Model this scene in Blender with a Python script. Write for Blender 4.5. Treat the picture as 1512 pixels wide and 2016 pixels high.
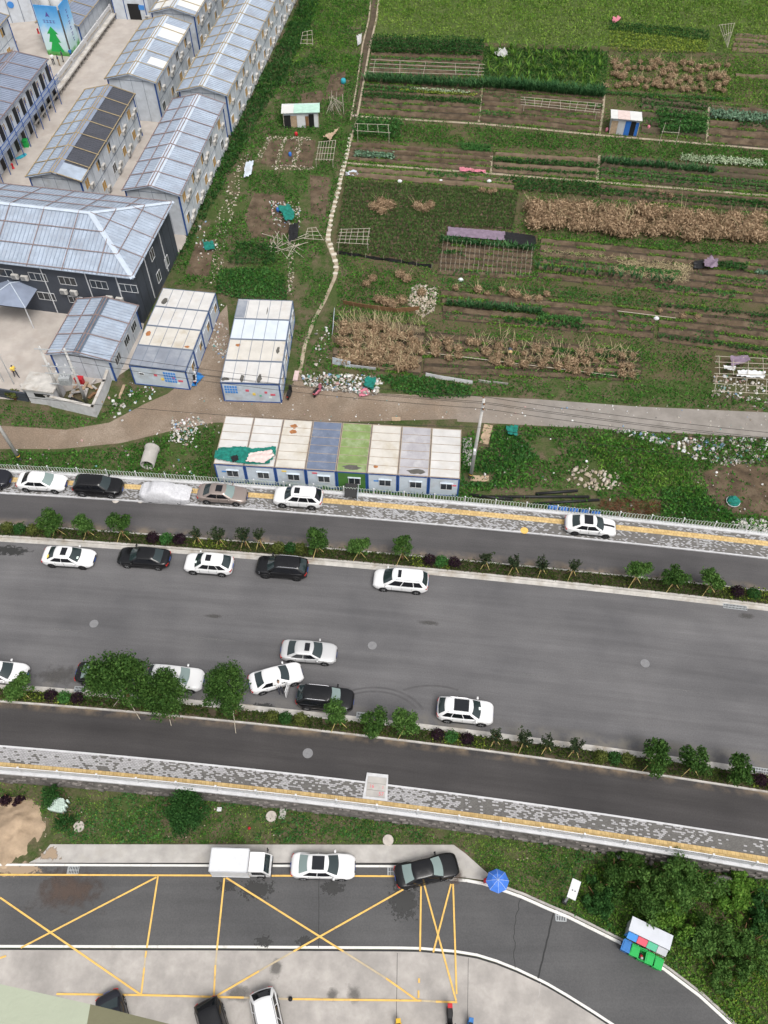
import bpy, bmesh, math, random
import numpy as np
from mathutils import Vector, Matrix, noise as mnoise

for o in list(bpy.data.objects):
    bpy.data.objects.remove(o, do_unlink=True)
scene = bpy.context.scene
COL = scene.collection
rad = math.radians
rnd = random.Random(7)
R = np.random.RandomState(11)

# ------------------------------------------------------------ camera
F_PX, NADIR, CAM_H = 1670.0, 2200.0, 65.0          # focal length and nadir row for a 1512x2016 frame
PITCH = math.atan((NADIR - 1008) / F_PX)
CA, SA = math.cos(PITCH), math.sin(PITCH)
cd = bpy.data.cameras.new('camera'); cam = bpy.data.objects.new('camera', cd); COL.objects.link(cam)
cd.sensor_fit = 'VERTICAL'; cd.sensor_height = 36.0; cd.lens = F_PX / 2016 * 36.0
cd.clip_start = 0.5; cd.clip_end = 2000
cam.location = (0, 0, CAM_H); cam.rotation_euler = (PITCH, 0, 0)
scene.camera = cam
scene.render.resolution_x, scene.render.resolution_y = 768, 1024

# ------------------------------------------------------------ sky, sun, exposure (overcast day)
SUN_EL, SUN_AZ = rad(62), rad(150)
w = bpy.data.worlds.new('World'); scene.world = w; w.use_nodes = True
nt = w.node_tree; nt.nodes.clear()
sky = nt.nodes.new('ShaderNodeTexSky'); sky.sky_type = 'NISHITA'; sky.sun_disc = False
sky.sun_elevation = SUN_EL; sky.sun_rotation = SUN_AZ
sky.air_density = 1.0; sky.dust_density = 6.0; sky.ozone_density = 1.0
hs = nt.nodes.new('ShaderNodeHueSaturation'); hs.inputs['Saturation'].default_value = 0.22
bg = nt.nodes.new('ShaderNodeBackground'); bg.inputs['Strength'].default_value = 0.13
wo = nt.nodes.new('ShaderNodeOutputWorld')
nt.links.new(sky.outputs[0], hs.inputs['Color']); nt.links.new(hs.outputs[0], bg.inputs['Color']); nt.links.new(bg.outputs[0], wo.inputs[0])
ld = bpy.data.lights.new('sun', 'SUN'); ld.energy = 1.3; ld.angle = rad(26); ld.color = (1.0, .965, .92)
sun = bpy.data.objects.new('sun', ld); COL.objects.link(sun); sun.location = (0, 0, 120)
sd = Vector((math.sin(SUN_AZ) * math.cos(SUN_EL), math.cos(SUN_AZ) * math.cos(SUN_EL), math.sin(SUN_EL)))
sun.rotation_euler = sd.to_track_quat('Z', 'Y').to_euler()
scene.view_settings.view_transform = 'Standard'; scene.view_settings.look = 'None'
scene.view_settings.exposure = 0.42; scene.view_settings.gamma = 1.0

# ------------------------------------------------------------ survey helpers
LZ, PZ = -0.3, -2.2          # level of the farmland, level of the car park; the road is 0
def G(u, v, z=0.0):
    cx = (u - 756) / F_PX; cy = (1008 - v) / F_PX
    dx, dy, dz = cx, cy * CA + SA, cy * SA - CA
    t = (z - CAM_H) / dz
    return Vector((dx * t, dy * t, z))
def G2(u, v, z=0.0):
    p = G(u, v, z); return (p.x, p.y)
def zfor(x, y, v):            # height above (x,y) that is seen in row v
    k = (1008 - v) / F_PX     # yc = k*(-zc)
    # (y*CA+Z*SA) = k*(y*SA - Z*CA)  -> Z
    Z = (k * y * SA - y * CA) / (SA + k * CA)
    return Z + CAM_H

# ------------------------------------------------------------ mesh helpers
class MB:
    def __init__(s): s.v = []; s.f = []; s.m = []; s.T = None
    def add(s, vs, fs, m=0):
        b = len(s.v)
        s.v += [tuple(s.T @ Vector(p)) for p in vs] if s.T else [tuple(p) for p in vs]
        for f in fs: s.f.append(tuple(b + i for i in f)); s.m.append(m)
        return s
    def box(s, cx, cy, cz, sx, sy, sz, rz=0, m=0, rx=0):
        c, n = math.cos(rz), math.sin(rz); vs = []
        for dz in (-.5, .5):
            for dx, dy in ((-.5, -.5), (.5, -.5), (.5, .5), (-.5, .5)):
                X, Y, Z = dx * sx, dy * sy, dz * sz
                if rx: Y, Z = Y * math.cos(rx) - Z * math.sin(rx), Y * math.sin(rx) + Z * math.cos(rx)
                vs.append((cx + X * c - Y * n, cy + X * n + Y * c, cz + Z))
        return s.add(vs, [(3, 2, 1, 0), (4, 5, 6, 7), (0, 1, 5, 4), (1, 2, 6, 5), (2, 3, 7, 6), (3, 0, 4, 7)], m)
    def tube(s, p, q, r, n=6, r2=None, m=0):
        p, q = Vector(p), Vector(q); d = q - p
        if d.length < 1e-6: return s
        r2 = r if r2 is None else r2
        a = d.orthogonal().normalized(); b = d.normalized().cross(a); vs = []
        for P_, rr in ((p, r), (q, r2)):
            for i in range(n):
                t = 2 * math.pi * i / n; vs.append(P_ + a * (math.cos(t) * rr) + b * (math.sin(t) * rr))
        fs = [(i, (i + 1) % n, n + (i + 1) % n, n + i) for i in range(n)]
        fs += [tuple(range(n - 1, -1, -1)), tuple(range(n, 2 * n))]
        return s.add(vs, fs, m)
    def path(s, pts, r, n=5, m=0):
        for a, b in zip(pts, pts[1:]): s.tube(a, b, r, n, m=m)
        return s
    def lathe(s, prof, n=16, c=(0, 0, 0), m=0, axis='z'):
        vs = []; k = len(prof)
        for i in range(n):
            t = 2 * math.pi * i / n
            for r, z in prof:
                p = (r * math.cos(t), r * math.sin(t), z)
                if axis == 'y': p = (p[0], p[2], p[1])
                if axis == 'x': p = (p[2], p[0], p[1])
                vs.append((c[0] + p[0], c[1] + p[1], c[2] + p[2]))
        fs = []
        for i in range(n):
            j = (i + 1) % n
            for q in range(k - 1): fs.append((i * k + q, j * k + q, j * k + q + 1, i * k + q + 1))
        if prof[-1][0] > 1e-5: fs.append(tuple(i * k + k - 1 for i in range(n)))
        if prof[0][0] > 1e-5: fs.append(tuple(i * k for i in range(n - 1, -1, -1)))
        return s.add(vs, fs, m)
    def prism(s, poly, z0, z1, m=0):
        n = len(poly)
        vs = [(x, y, z0) for x, y in poly] + [(x, y, z1) for x, y in poly]
        fs = [tuple(range(n - 1, -1, -1)), tuple(range(n, 2 * n))] + [(i, (i + 1) % n, n + (i + 1) % n, n + i) for i in range(n)]
        return s.add(vs, fs, m)
    def grid(s, fn, nu, nv, m=0):
        vs = [fn(i / nu, j / nv) for j in range(nv + 1) for i in range(nu + 1)]
        fs = [(j * (nu + 1) + i, j * (nu + 1) + i + 1, (j + 1) * (nu + 1) + i + 1, (j + 1) * (nu + 1) + i) for j in range(nv) for i in range(nu)]
        return s.add(vs, fs, m)
    def mesh(s, name, mats, smooth=False):
        me = bpy.data.meshes.new(name); me.from_pydata(s.v, [], s.f)
        for m in (mats if isinstance(mats, (list, tuple)) else [mats]): me.materials.append(m)
        if any(s.m): me.polygons.foreach_set('material_index', s.m)
        if smooth: me.polygons.foreach_set('use_smooth', [True] * len(s.f))
        me.update(); return me
    def build(s, name, mats, parent=None, smooth=False, loc=None, rz=0):
        o = bpy.data.objects.new(name, s.mesh(name, mats, smooth)); COL.objects.link(o)
        if parent: o.parent = parent
        if loc is not None: o.location = loc
        if rz: o.rotation_euler.z = rz
        return o
def tag(o, label=None, cat=None, group=None, kind=None):
    if label: o['label'] = label
    if cat: o['category'] = cat
    if group: o['group'] = group
    if kind: o['kind'] = kind
    return o
def thing(name, label, cat, loc=(0, 0, 0), rz=0, group=None):
    o = bpy.data.objects.new(name, None); COL.objects.link(o); o.empty_display_size = .2
    o.location = loc; o.rotation_euler = (0, 0, rz)
    return tag(o, label, cat, group)
def struct(o): o['kind'] = 'structure'; return o
def link_obj(name, me, parent=None, loc=None, rot=None, scale=None):
    o = bpy.data.objects.new(name, me); COL.objects.link(o)
    if parent: o.parent = parent
    if loc is not None: o.location = loc
    if rot is not None: o.rotation_euler = rot
    if scale is not None: o.scale = scale if hasattr(scale, '__len__') else (scale,) * 3
    return o
def copy_tree(o, parent=None):
    c = o.copy(); COL.objects.link(c); c.parent = parent
    for ch in list(o.children): copy_tree(ch, c)
    return c
def quads_mesh(name, V, mat, smooth=False, tri=False):     # V (n, 4 or 3, 3) array -> one mesh
    n, k = V.shape[0], V.shape[1]
    me = bpy.data.meshes.new(name)
    me.vertices.add(n * k); me.vertices.foreach_set('co', V.reshape(-1).astype(np.float32))
    me.loops.add(n * k); me.loops.foreach_set('vertex_index', np.arange(n * k, dtype=np.int32))
    me.polygons.add(n); me.polygons.foreach_set('loop_start', np.arange(0, n * k, k, dtype=np.int32))
    me.update(calc_edges=True)
    for m in (mat if isinstance(mat, (list, tuple)) else [mat]): me.materials.append(m)
    return me

# ------------------------------------------------------------ materials
MATS = {}
def srgb(r, g, b):
    f = lambda c: (c / 255 / 12.92) if c / 255 <= .04045 else ((c / 255 + .055) / 1.055) ** 2.4
    return (f(r), f(g), f(b))
def nodes(name):
    m = bpy.data.materials.new(name); m.use_nodes = True; MATS[name] = m
    t = m.node_tree; b = t.nodes['Principled BSDF']
    return m, t, b
def nd(t, kind, **kw):
    n = t.nodes.new(kind)
    for k, v in kw.items():
        if k in n.inputs: n.inputs[k].default_value = v
        else: setattr(n, k, v)
    return n
def ramp(t, stops, interp='LINEAR'):
    r = t.nodes.new('ShaderNodeValToRGB'); r.color_ramp.interpolation = interp
    e = r.color_ramp.elements
    while len(e) < len(stops): e.new(.5)
    for el, (p, c) in zip(e, stops):
        el.position = p; el.color = (*c, 1) if len(c) == 3 else c
    return r
def noise_n(t, scale, detail=4, rough=.55, vec=None, dist=0):
    n = nd(t, 'ShaderNodeTexNoise', Scale=scale, Detail=detail, Roughness=rough, Distortion=dist)
    if vec is not None: t.links.new(vec, n.inputs['Vector'])
    return n
def mixc(t, fac, a, b, mode='MIX'):
    m = t.nodes.new('ShaderNodeMix'); m.data_type = 'RGBA'; m.blend_type = mode
    for sock, val in ((m.inputs[0], fac), (m.inputs[6], a), (m.inputs[7], b)):
        if hasattr(val, 'links') or hasattr(val, 'is_linked'): t.links.new(val, sock)
        elif isinstance(val, (int, float)): sock.default_value = val
        else: sock.default_value = (*val, 1)
    return m.outputs[2]
def mat(name, c, rough=.6, var=.12, scale=1.5, metal=0, bump=0, bscale=20, spec=.3, coat=0, dirt=None, dscale=.6, dlo=.5, dhi=.7, world=True):
    """plain surface with two scales of tonal variation and optional dirt blotches"""
    if name in MATS: return MATS[name]
    m, t, b = nodes(name)
    vec = t.nodes.new('ShaderNodeNewGeometry').outputs['Position'] if world else t.nodes.new('ShaderNodeTexCoord').outputs['Object']
    col = None
    if var:
        n = noise_n(t, scale, 5, .6, vec)
        lo = tuple(max(0, x * (1 - var * 1.6)) for x in c); hi = tuple(min(1, x * (1 + var * 1.2)) for x in c)
        r = ramp(t, [(.3, lo), (.7, hi)]); t.links.new(n.outputs[0], r.inputs[0]); col = r.outputs[0]
    if dirt:
        n2 = noise_n(t, dscale, 6, .65, vec); r2 = ramp(t, [(dlo, (0, 0, 0)), (dhi, (1, 1, 1))]); t.links.new(n2.outputs[0], r2.inputs[0])
        col = mixc(t, r2.outputs[0], col if col is not None else c, dirt)
    if col is not None: t.links.new(col, b.inputs['Base Color'])
    else: b.inputs['Base Color'].default_value = (*c, 1)
    b.inputs['Roughness'].default_value = rough; b.inputs['Metallic'].default_value = metal
    b.inputs['Specular IOR Level'].default_value = spec; b.inputs['Coat Weight'].default_value = coat; b.inputs['Coat Roughness'].default_value = .08
    if bump:
        nb = noise_n(t, bscale, 4, .6, vec); bn = nd(t, 'ShaderNodeBump', Strength=bump, Distance=.05)
        t.links.new(nb.outputs[0], bn.inputs['Height']); t.links.new(bn.outputs[0], b.inputs['Normal'])
    return m
def leafmat(name, dark, mid, light, pos=.25, trans=.25, rough=.6):
    if name in MATS: return MATS[name]
    m, t, b = nodes(name)
    geo = t.nodes.new('ShaderNodeNewGeometry')
    n = noise_n(t, pos, 4, .6, geo.outputs['Position'])
    ad = nd(t, 'ShaderNodeMath', operation='ADD'); t.links.new(geo.outputs['Random Per Island'], ad.inputs[0]); t.links.new(n.outputs[0], ad.inputs[1])
    mu = nd(t, 'ShaderNodeMath', operation='MULTIPLY'); mu.inputs[1].default_value = .5; t.links.new(ad.outputs[0], mu.inputs[0])
    r = ramp(t, [(.2, dark), (.5, mid), (.8, light)]); t.links.new(mu.outputs[0], r.inputs[0])
    t.links.new(r.outputs[0], b.inputs['Base Color']); b.inputs['Roughness'].default_value = rough; b.inputs['Specular IOR Level'].default_value = .08
    tr = t.nodes.new('ShaderNodeBsdfTranslucent'); t.links.new(r.outputs[0], tr.inputs[0])
    mx = nd(t, 'ShaderNodeMixShader'); mx.inputs[0].default_value = trans
    t.links.new(b.outputs[0], mx.inputs[1]); t.links.new(tr.outputs[0], mx.inputs[2]); t.links.new(mx.outputs[0], t.nodes['Material Output'].inputs[0])
    return m
def islandmat(name, cols, rough=.7):
    if name in MATS: return MATS[name]
    m, t, b = nodes(name); geo = t.nodes.new('ShaderNodeNewGeometry')
    r = ramp(t, [(i / len(cols), c) for i, c in enumerate(cols)], 'CONSTANT'); t.links.new(geo.outputs['Random Per Island'], r.inputs[0])
    t.links.new(r.outputs[0], b.inputs['Base Color']); b.inputs['Roughness'].default_value = rough
    return m
# foliage
LF = dict(
 weed=leafmat('weed_leaf', (0.017, 0.072, 0.012), (0.046, 0.142, 0.022), (0.104, 0.246, 0.041)),
 weedlt=leafmat('weed_light', (0.048, 0.127, 0.019), (0.101, 0.212, 0.029), (0.182, 0.304, 0.055)),
 grass=leafmat('field_grass', (0.080, 0.153, 0.026), (0.142, 0.239, 0.042), (0.235, 0.333, 0.066), .12),
 dark=leafmat('dark_leaf', (0.013, 0.047, 0.013), (0.029, 0.087, 0.021), (0.058, 0.146, 0.036)),
 crop=leafmat('crop_leaf', (0.018, 0.070, 0.018), (0.041, 0.129, 0.030), (0.095, 0.226, 0.057)),
 corn=leafmat('corn_leaf', (0.021, 0.068, 0.026), (0.045, 0.124, 0.045), (0.106, 0.224, 0.083)),
 cabbage=leafmat('cabbage_leaf', (0.059, 0.118, 0.071), (0.118, 0.212, 0.130), (0.260, 0.378, 0.260)),
 yellow=leafmat('yellow_leaf', (0.108, 0.156, 0.024), (0.176, 0.241, 0.035), (0.299, 0.354, 0.059)),
 tree=leafmat('tree_leaf', (.020, .054, .012), (.046, .104, .022), (.095, .180, .040), .5),
 treelt=leafmat('tree_leaf_light', (0.029, 0.075, 0.017), (0.065, 0.141, 0.030), (0.132, 0.233, 0.058), .5),
 spindle=leafmat('spindle_leaf', (0.012, 0.024, 0.012), (0.028, 0.045, 0.020), (0.060, 0.080, 0.035), .5),
 purple=leafmat('purple_leaf', (0.010, 0.006, 0.010), (0.024, 0.012, 0.020), (0.050, 0.026, 0.034), .5),
 pale=leafmat('pale_head_leaf', (.16, .24, .12), (.36, .44, .28), (.58, .64, .48)),
 olive=leafmat('olive_leaf', (0.041, 0.059, 0.014), (0.088, 0.112, 0.026), (0.153, 0.177, 0.047), .5),
 cover=leafmat('cover_leaf', (0.018, 0.036, 0.010), (0.040, 0.067, 0.014), (0.081, 0.108, 0.022), .5),
 straw=leafmat('dry_straw', (.165, .112, .066), (.355, .250, .155), (.58, .43, .285), .9, .25),
 stalk=leafmat('dry_stalk', (0.220, 0.180, 0.100), (0.360, 0.300, 0.170), (0.500, 0.430, 0.270), .3, .1),
 stubble=leafmat('rice_leaf', (0.047, 0.095, 0.027), (0.084, 0.155, 0.045), (0.143, 0.236, 0.068), .3),
 brush=leafmat('dead_brush', (0.060, 0.025, 0.012), (0.120, 0.055, 0.030), (0.180, 0.090, 0.050), .5, .1),
)
M = dict(
 white_paint=mat('white_car_paint', (.70, .70, .70), .28, 0, coat=.6), black_paint=mat('black_car_paint', (.006, .006, .007), .25, 0, coat=.25, spec=.4),
 navy_paint=mat('charcoal_car_paint', (.014, .015, .020), .28, 0, coat=.3), silver_paint=mat('silver_car_paint', (.58, .58, .58), .3, 0, metal=.35, coat=.5),
 bronze_paint=mat('bronze_car_paint', (.30, .25, .225), .3, 0, metal=.4, coat=.5),
 glass=mat('car_glass', (.022, .034, .036), .06, 0, spec=.8), glasslt=mat('car_glass_light', (.20, .26, .25), .08, 0, spec=.8),
 glassdk=mat('car_glass_dark', (.008, .009, .012), .06, 0, spec=.6),
 tyre=mat('tyre_rubber', (.012, .012, .013), .85, 0), rim=mat('alloy_rim', (.42, .42, .43), .35, 0, metal=.6), rimdk=mat('dark_rim', (.06, .06, .065), .4, 0, metal=.5),
 trim=mat('black_trim', (.015, .015, .016), .5, 0), red=mat('tail_lamp', (.42, .02, .018), .25, 0), lamp=mat('head_lamp', (.55, .58, .62), .15, 0), chrome=mat('chrome_trim', (.6, .6, .62), .2, 0, metal=.8),
 plate=mat('blue_plate', (.03, .09, .40), .4, 0), yplate=mat('yellow_card', (.75, .55, .10), .5, 0), paper=mat('paper_slip', (.7, .8, .75), .6, 0),
 cloth=mat('silver_cover_cloth', (.52, .52, .54), .5, .10, 6),
 white=mat('white_painted_steel', (.60, .61, .62), .5, .05, 3), whitec=mat('white_concrete_trim', (.52, .52, .53), .7, .08, 2, dirt=(.34, .33, .32), dscale=1.2, dlo=.55, dhi=.8),
 hoop=mat('pale_green_rail', (.46, .52, .46), .5, .05, 3),
 kerb=mat('concrete_kerb', (.46, .44, .41), .85, .14, 1.3, bump=.2, dirt=(.30, .26, .21), dscale=.7),
 concrete=mat('grey_concrete', (.37, .35, .33), .85, .14, 1.2, bump=.2), concretelt=mat('pale_concrete', (.39, .372, .35), .85, .12, 1.0, bump=.15, dirt=(.36, .34, .31), dscale=.9),
 pole=mat('pole_concrete', (.48, .47, .45), .8, .08, 2), wire=mat('black_wire', (.02, .02, .02), .6, 0),
 wall=mat('white_wall_panel', (.55, .585, .63), .55, .07, 1.2, dirt=(.42, .44, .46), dscale=.5), seam=mat('panel_seam', (.16, .19, .24), .6, 0),
 blue=mat('blue_steel_frame', (.022, .075, .26), .5, .05, 2), roofb=mat('pale_blue_roof_sheet', (.335, .392, .475), .5, .13, .7, dirt=(.255, .28, .325), dscale=.45, dlo=.45, dhi=.72),
 rib=mat('roof_rib_shadow', (.235, .28, .35), .5, .08, 1), ribdk=mat('dark_roof_rib_shadow', (.035, .037, .045), .5, .08, 1), ribgb=mat('blue_grey_roof_rib_shadow', (.13, .155, .21), .5, .08, 1),  # ribs coloured darker than their sheets: painted shadow between corrugations
 roofdk=mat('dark_roof_sheet', (.060, .064, .080), .5, .10, .9), roofgb=mat('blue_grey_roof_sheet', (.21, .245, .32), .5, .10, .8), ridge=mat('roof_ridge_cap', (.46, .52, .60), .45, .06, 1),
 ridgedk=mat('slate_ridge_cap', (.10, .13, .17), .5, .10, 1), roofw=mat('white_roof_sheet', (.62, .62, .60), .5, .05, 1),
 pole_bam=mat('roof_pole_wood', (.34, .27, .16), .7, .12, 3), pole_rust=mat('roof_pole_rust', (.24, .18, .17), .7, .15, 3), bam=mat('bleached_bamboo', (.40, .36, .29), .7, .12, 3),
 darkwall=mat('charcoal_wall_panel', (.054, .062, .078), .6, .10, .8), furrow=mat('moist_shaded_furrow_soil', (.052, .039, .026), .95, .25, 1.5, bump=.4, bscale=6), winframe=mat('white_window_frame', (.56, .57, .58), .5, 0), winglass=mat('window_glass', (.025, .03, .036), .12, 0, spec=.6), curtain=mat('tan_blind', (.34, .26, .18), .7, .1, 4),  # furrow: moist soil, with the shade between ridges painted into its colour
 board=mat('orange_plywood', (.42, .25, .07), .7, .16, 3), ac=mat('ac_casing', (.50, .485, .455), .5, .06, 3), acgrille=mat('ac_grille', (.20, .20, .20), .6, 0),
 cont=mat('container_wall', (.50, .56, .62), .55, .07, 1.4, dirt=(.40, .42, .44), dscale=.8), controof=mat('container_roof_white', (.54, .53, .515), .55, .06, .8, dirt=(.47, .44, .40), dscale=.5, dlo=.50, dhi=.75),
 controof2=mat('container_roof_cream', (.53, .505, .46), .55, .06, .8, dirt=(.42, .37, .29), dscale=.6, dlo=.52, dhi=.75), controof3=mat('container_roof_bluewhite', (.54, .59, .65), .5, .05, .8),
 controofg=mat('container_roof_grey', (.215, .235, .275), .6, .08, .7, dirt=(.30, .32, .35), dscale=.6), controofs=mat('container_roof_slate', (.125, .155, .225), .6, .10, .9, dirt=(.20, .23, .29), dscale=.7),
 controofp=mat('container_roof_lavender', (.36, .35, .37), .6, .10, .9, dirt=(.46, .45, .46), dscale=.8), controofgr=mat('container_roof_green', (.19, .265, .095), .6, .16, .8, dirt=(.31, .36, .22), dscale=.9), greenwall=mat('green_wall', (.06, .16, .035), .6, .1, 1),
 rust=mat('rust', (.33, .14, .055), .8, .2, 3), stain=mat('dark_stain', (.10, .095, .085), .8, .2, 3), teal=mat('teal_net', (.010, .16, .125), .8, .25, 3), pinkcloth=mat('pale_pink_sheet', (.62, .50, .47), .7, .1, 2),
 slab=mat('paving_slab', (.52, .48, .40), .85, .15, 2), stone=islandmat('rubble_stone', [(.33, .28, .21), (.42, .37, .30), (.24, .20, .16), (.36, .30, .22), (.48, .44, .38)], .9),
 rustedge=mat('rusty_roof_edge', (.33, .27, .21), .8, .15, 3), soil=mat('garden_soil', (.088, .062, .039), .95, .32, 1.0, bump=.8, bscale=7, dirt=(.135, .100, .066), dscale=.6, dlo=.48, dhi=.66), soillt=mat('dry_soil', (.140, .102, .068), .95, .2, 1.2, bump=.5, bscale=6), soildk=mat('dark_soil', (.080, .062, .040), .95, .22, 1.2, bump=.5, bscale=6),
 sand=mat('builder_sand', (.36, .27, .185), .95, .16, .9, bump=1.0, bscale=4, dirt=(.26, .19, .125), dscale=.6), plank=mat('weathered_plank', (.38, .28, .19), .8, .18, 3), wood=mat('brown_wood', (.20, .11, .055), .8, .15, 3),
 netblk=mat('black_netting', (.016, .016, .017), .9, .2, 4), purpleplastic=mat('purple_plastic', (.20, .15, .20), .6, .15, 2, bump=.4, bscale=5), blackplastic=mat('black_plastic', (.012, .012, .013), .45, 0, bump=.5, bscale=5),
 bluetarp=mat('blue_tarp', (.025, .16, .42), .6, .1, 3), umb=mat('blue_umbrella_cloth', (.05, .16, .55), .6, .06, 3), green=mat('green_bin_plastic', (.018, .36, .075), .45, .05, 4), bluebin=mat('blue_bin_plastic', (.035, .16, .42), .45, .05, 4),
 bluepl=mat('blue_drum_plastic', (.03, .14, .46), .5, .05, 3), stonewall=mat('rubble_retaining_wall', (.17, .155, .145), .95, .35, 1.6, bump=1.0, bscale=3), fadeyel=mat('worn_yellow_marking', (.44, .365, .25), .8, .1, 3), dullwhite=mat('dull_white_plastic', (.42, .42, .41), .7, .2, 3), yellow=mat('yellow_marking', (.68, .43, .12), .75, .08, 2, dirt=(.40, .27, .12), dscale=2.5, dlo=.56, dhi=.72),
 whiteline=mat('white_kerb_paint', (.66, .65, .62), .75, .06, 2, dirt=(.40, .38, .35), dscale=2, dlo=.55, dhi=.75), manhole=mat('manhole_lid', (.195, .195, .20), .8, .08, 5), wellcap=mat('well_cap_concrete', (.45, .41, .37), .85, .1, 2.5),
 crack=mat('crack_sealant', (.035, .035, .035), .9, 0), mint=mat('mint_roof_sheet', (.42, .62, .52), .5, .08, 2), steel=mat('galvanised_steel', (.42, .44, .45), .5, .08, 3, metal=.3),
 skin=mat('skin', (.36, .22, .15), .6, 0), hair=mat('black_hair', (.012, .010, .010), .6, 0), shirt_w=mat('white_shirt', (.70, .70, .70), .8, 0), trouser=mat('dark_trousers', (.03, .032, .045), .8, 0), shirt_d=mat('dark_shirt', (.05, .06, .09), .8, 0), hat=mat('straw_hat', (.50, .36, .18), .8, .1, 8),
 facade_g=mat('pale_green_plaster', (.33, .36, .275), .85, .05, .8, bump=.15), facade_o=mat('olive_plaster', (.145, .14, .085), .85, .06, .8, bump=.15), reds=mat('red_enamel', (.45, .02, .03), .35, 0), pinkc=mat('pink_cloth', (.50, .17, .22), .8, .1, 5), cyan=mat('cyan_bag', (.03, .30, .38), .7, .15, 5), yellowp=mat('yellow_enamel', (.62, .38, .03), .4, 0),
 winred=mat('red_print', (.60, .10, .14), .6, 0), grnprint=mat('green_print', (.10, .42, .26), .6, 0), bluprint=mat('blue_print', (.06, .24, .60), .6, 0), cabinet=mat('grey_cabinet', (.45, .46, .48), .5, .05, 2), roofsil=mat('silver_roof_panel', (.50, .52, .56), .45, .04, 2), pinksheet=mat('pink_board', (.55, .42, .40), .8, .1, 3),
)
litter_mat = islandmat('litter', [(.46, .46, .44), (.34, .31, .27), (.52, .52, .53), (.22, .19, .15), (.38, .35, .30), (.50, .50, .48), (.16, .25, .38), (.42, .38, .33), (.38, .24, .22), (.56, .56, .54), (.40, .37, .32), (.12, .26, .24), (.36, .32, .28), (.68, .68, .67), (.14, .13, .12), (.50, .47, .42)])
# ------------------------------------------------------------ special ground shaders
def asphalt(name, base, streak=.18, patch=None):
    m, t, b = nodes(name)
    uv = t.nodes.new('ShaderNodeUVMap').outputs[0]; pos = t.nodes.new('ShaderNodeNewGeometry').outputs['Position']
    mp = nd(t, 'ShaderNodeMapping'); mp.inputs['Scale'].default_value = (.05, .9, 1); t.links.new(uv, mp.inputs[0])
    n1 = noise_n(t, 1.0, 5, .6, mp.outputs[0]); n2 = noise_n(t, .16, 4, .55, pos); n3 = noise_n(t, 9, 3, .7, pos)
    lo = tuple(x * (1 - streak) for x in base); hi = tuple(x * (1 + streak) for x in base)
    r1 = ramp(t, [(.32, lo), (.68, hi)]); t.links.new(n1.outputs[0], r1.inputs[0])
    r2 = ramp(t, [(.3, (.80, .80, .81)), (.7, (1.16, 1.15, 1.14))]); t.links.new(n2.outputs[0], r2.inputs[0])
    r3 = ramp(t, [(.3, (.86, .86, .86)), (.7, (1.12, 1.12, 1.12))]); t.links.new(n3.outputs[0], r3.inputs[0])
    c = mixc(t, 1.0, r1.outputs[0], r2.outputs[0], 'MULTIPLY'); c = mixc(t, 1.0, c, r3.outputs[0], 'MULTIPLY')
    if patch:       # dusty soil washed along the kerb (v given in metres from the first edge)
        for (v0, v1, colr) in patch:
            sp = t.nodes.new('ShaderNodeSeparateXYZ'); t.links.new(uv, sp.inputs[0])
            mr = nd(t, 'ShaderNodeMapRange'); mr.inputs[1].default_value = v0; mr.inputs[2].default_value = v1; t.links.new(sp.outputs[1], mr.inputs[0])
            nn = noise_n(t, .7, 5, .6, pos); mm = nd(t, 'ShaderNodeMath', operation='MULTIPLY'); t.links.new(mr.outputs[0], mm.inputs[0])
            rr = ramp(t, [(.42, (0, 0, 0)), (.62, (1, 1, 1))]); t.links.new(nn.outputs[0], rr.inputs[0]); t.links.new(rr.outputs[0], mm.inputs[1])
            c = mixc(t, mm.outputs[0], c, colr)
    t.links.new(c, b.inputs['Base Color']); b.inputs['Roughness'].default_value = .85; b.inputs['Specular IOR Level'].default_value = .25
    bn = nd(t, 'ShaderNodeBump', Strength=.25, Distance=.02); t.links.new(n3.outputs[0], bn.inputs['Height']); t.links.new(bn.outputs[0], b.inputs['Normal'])
    return m
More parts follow.
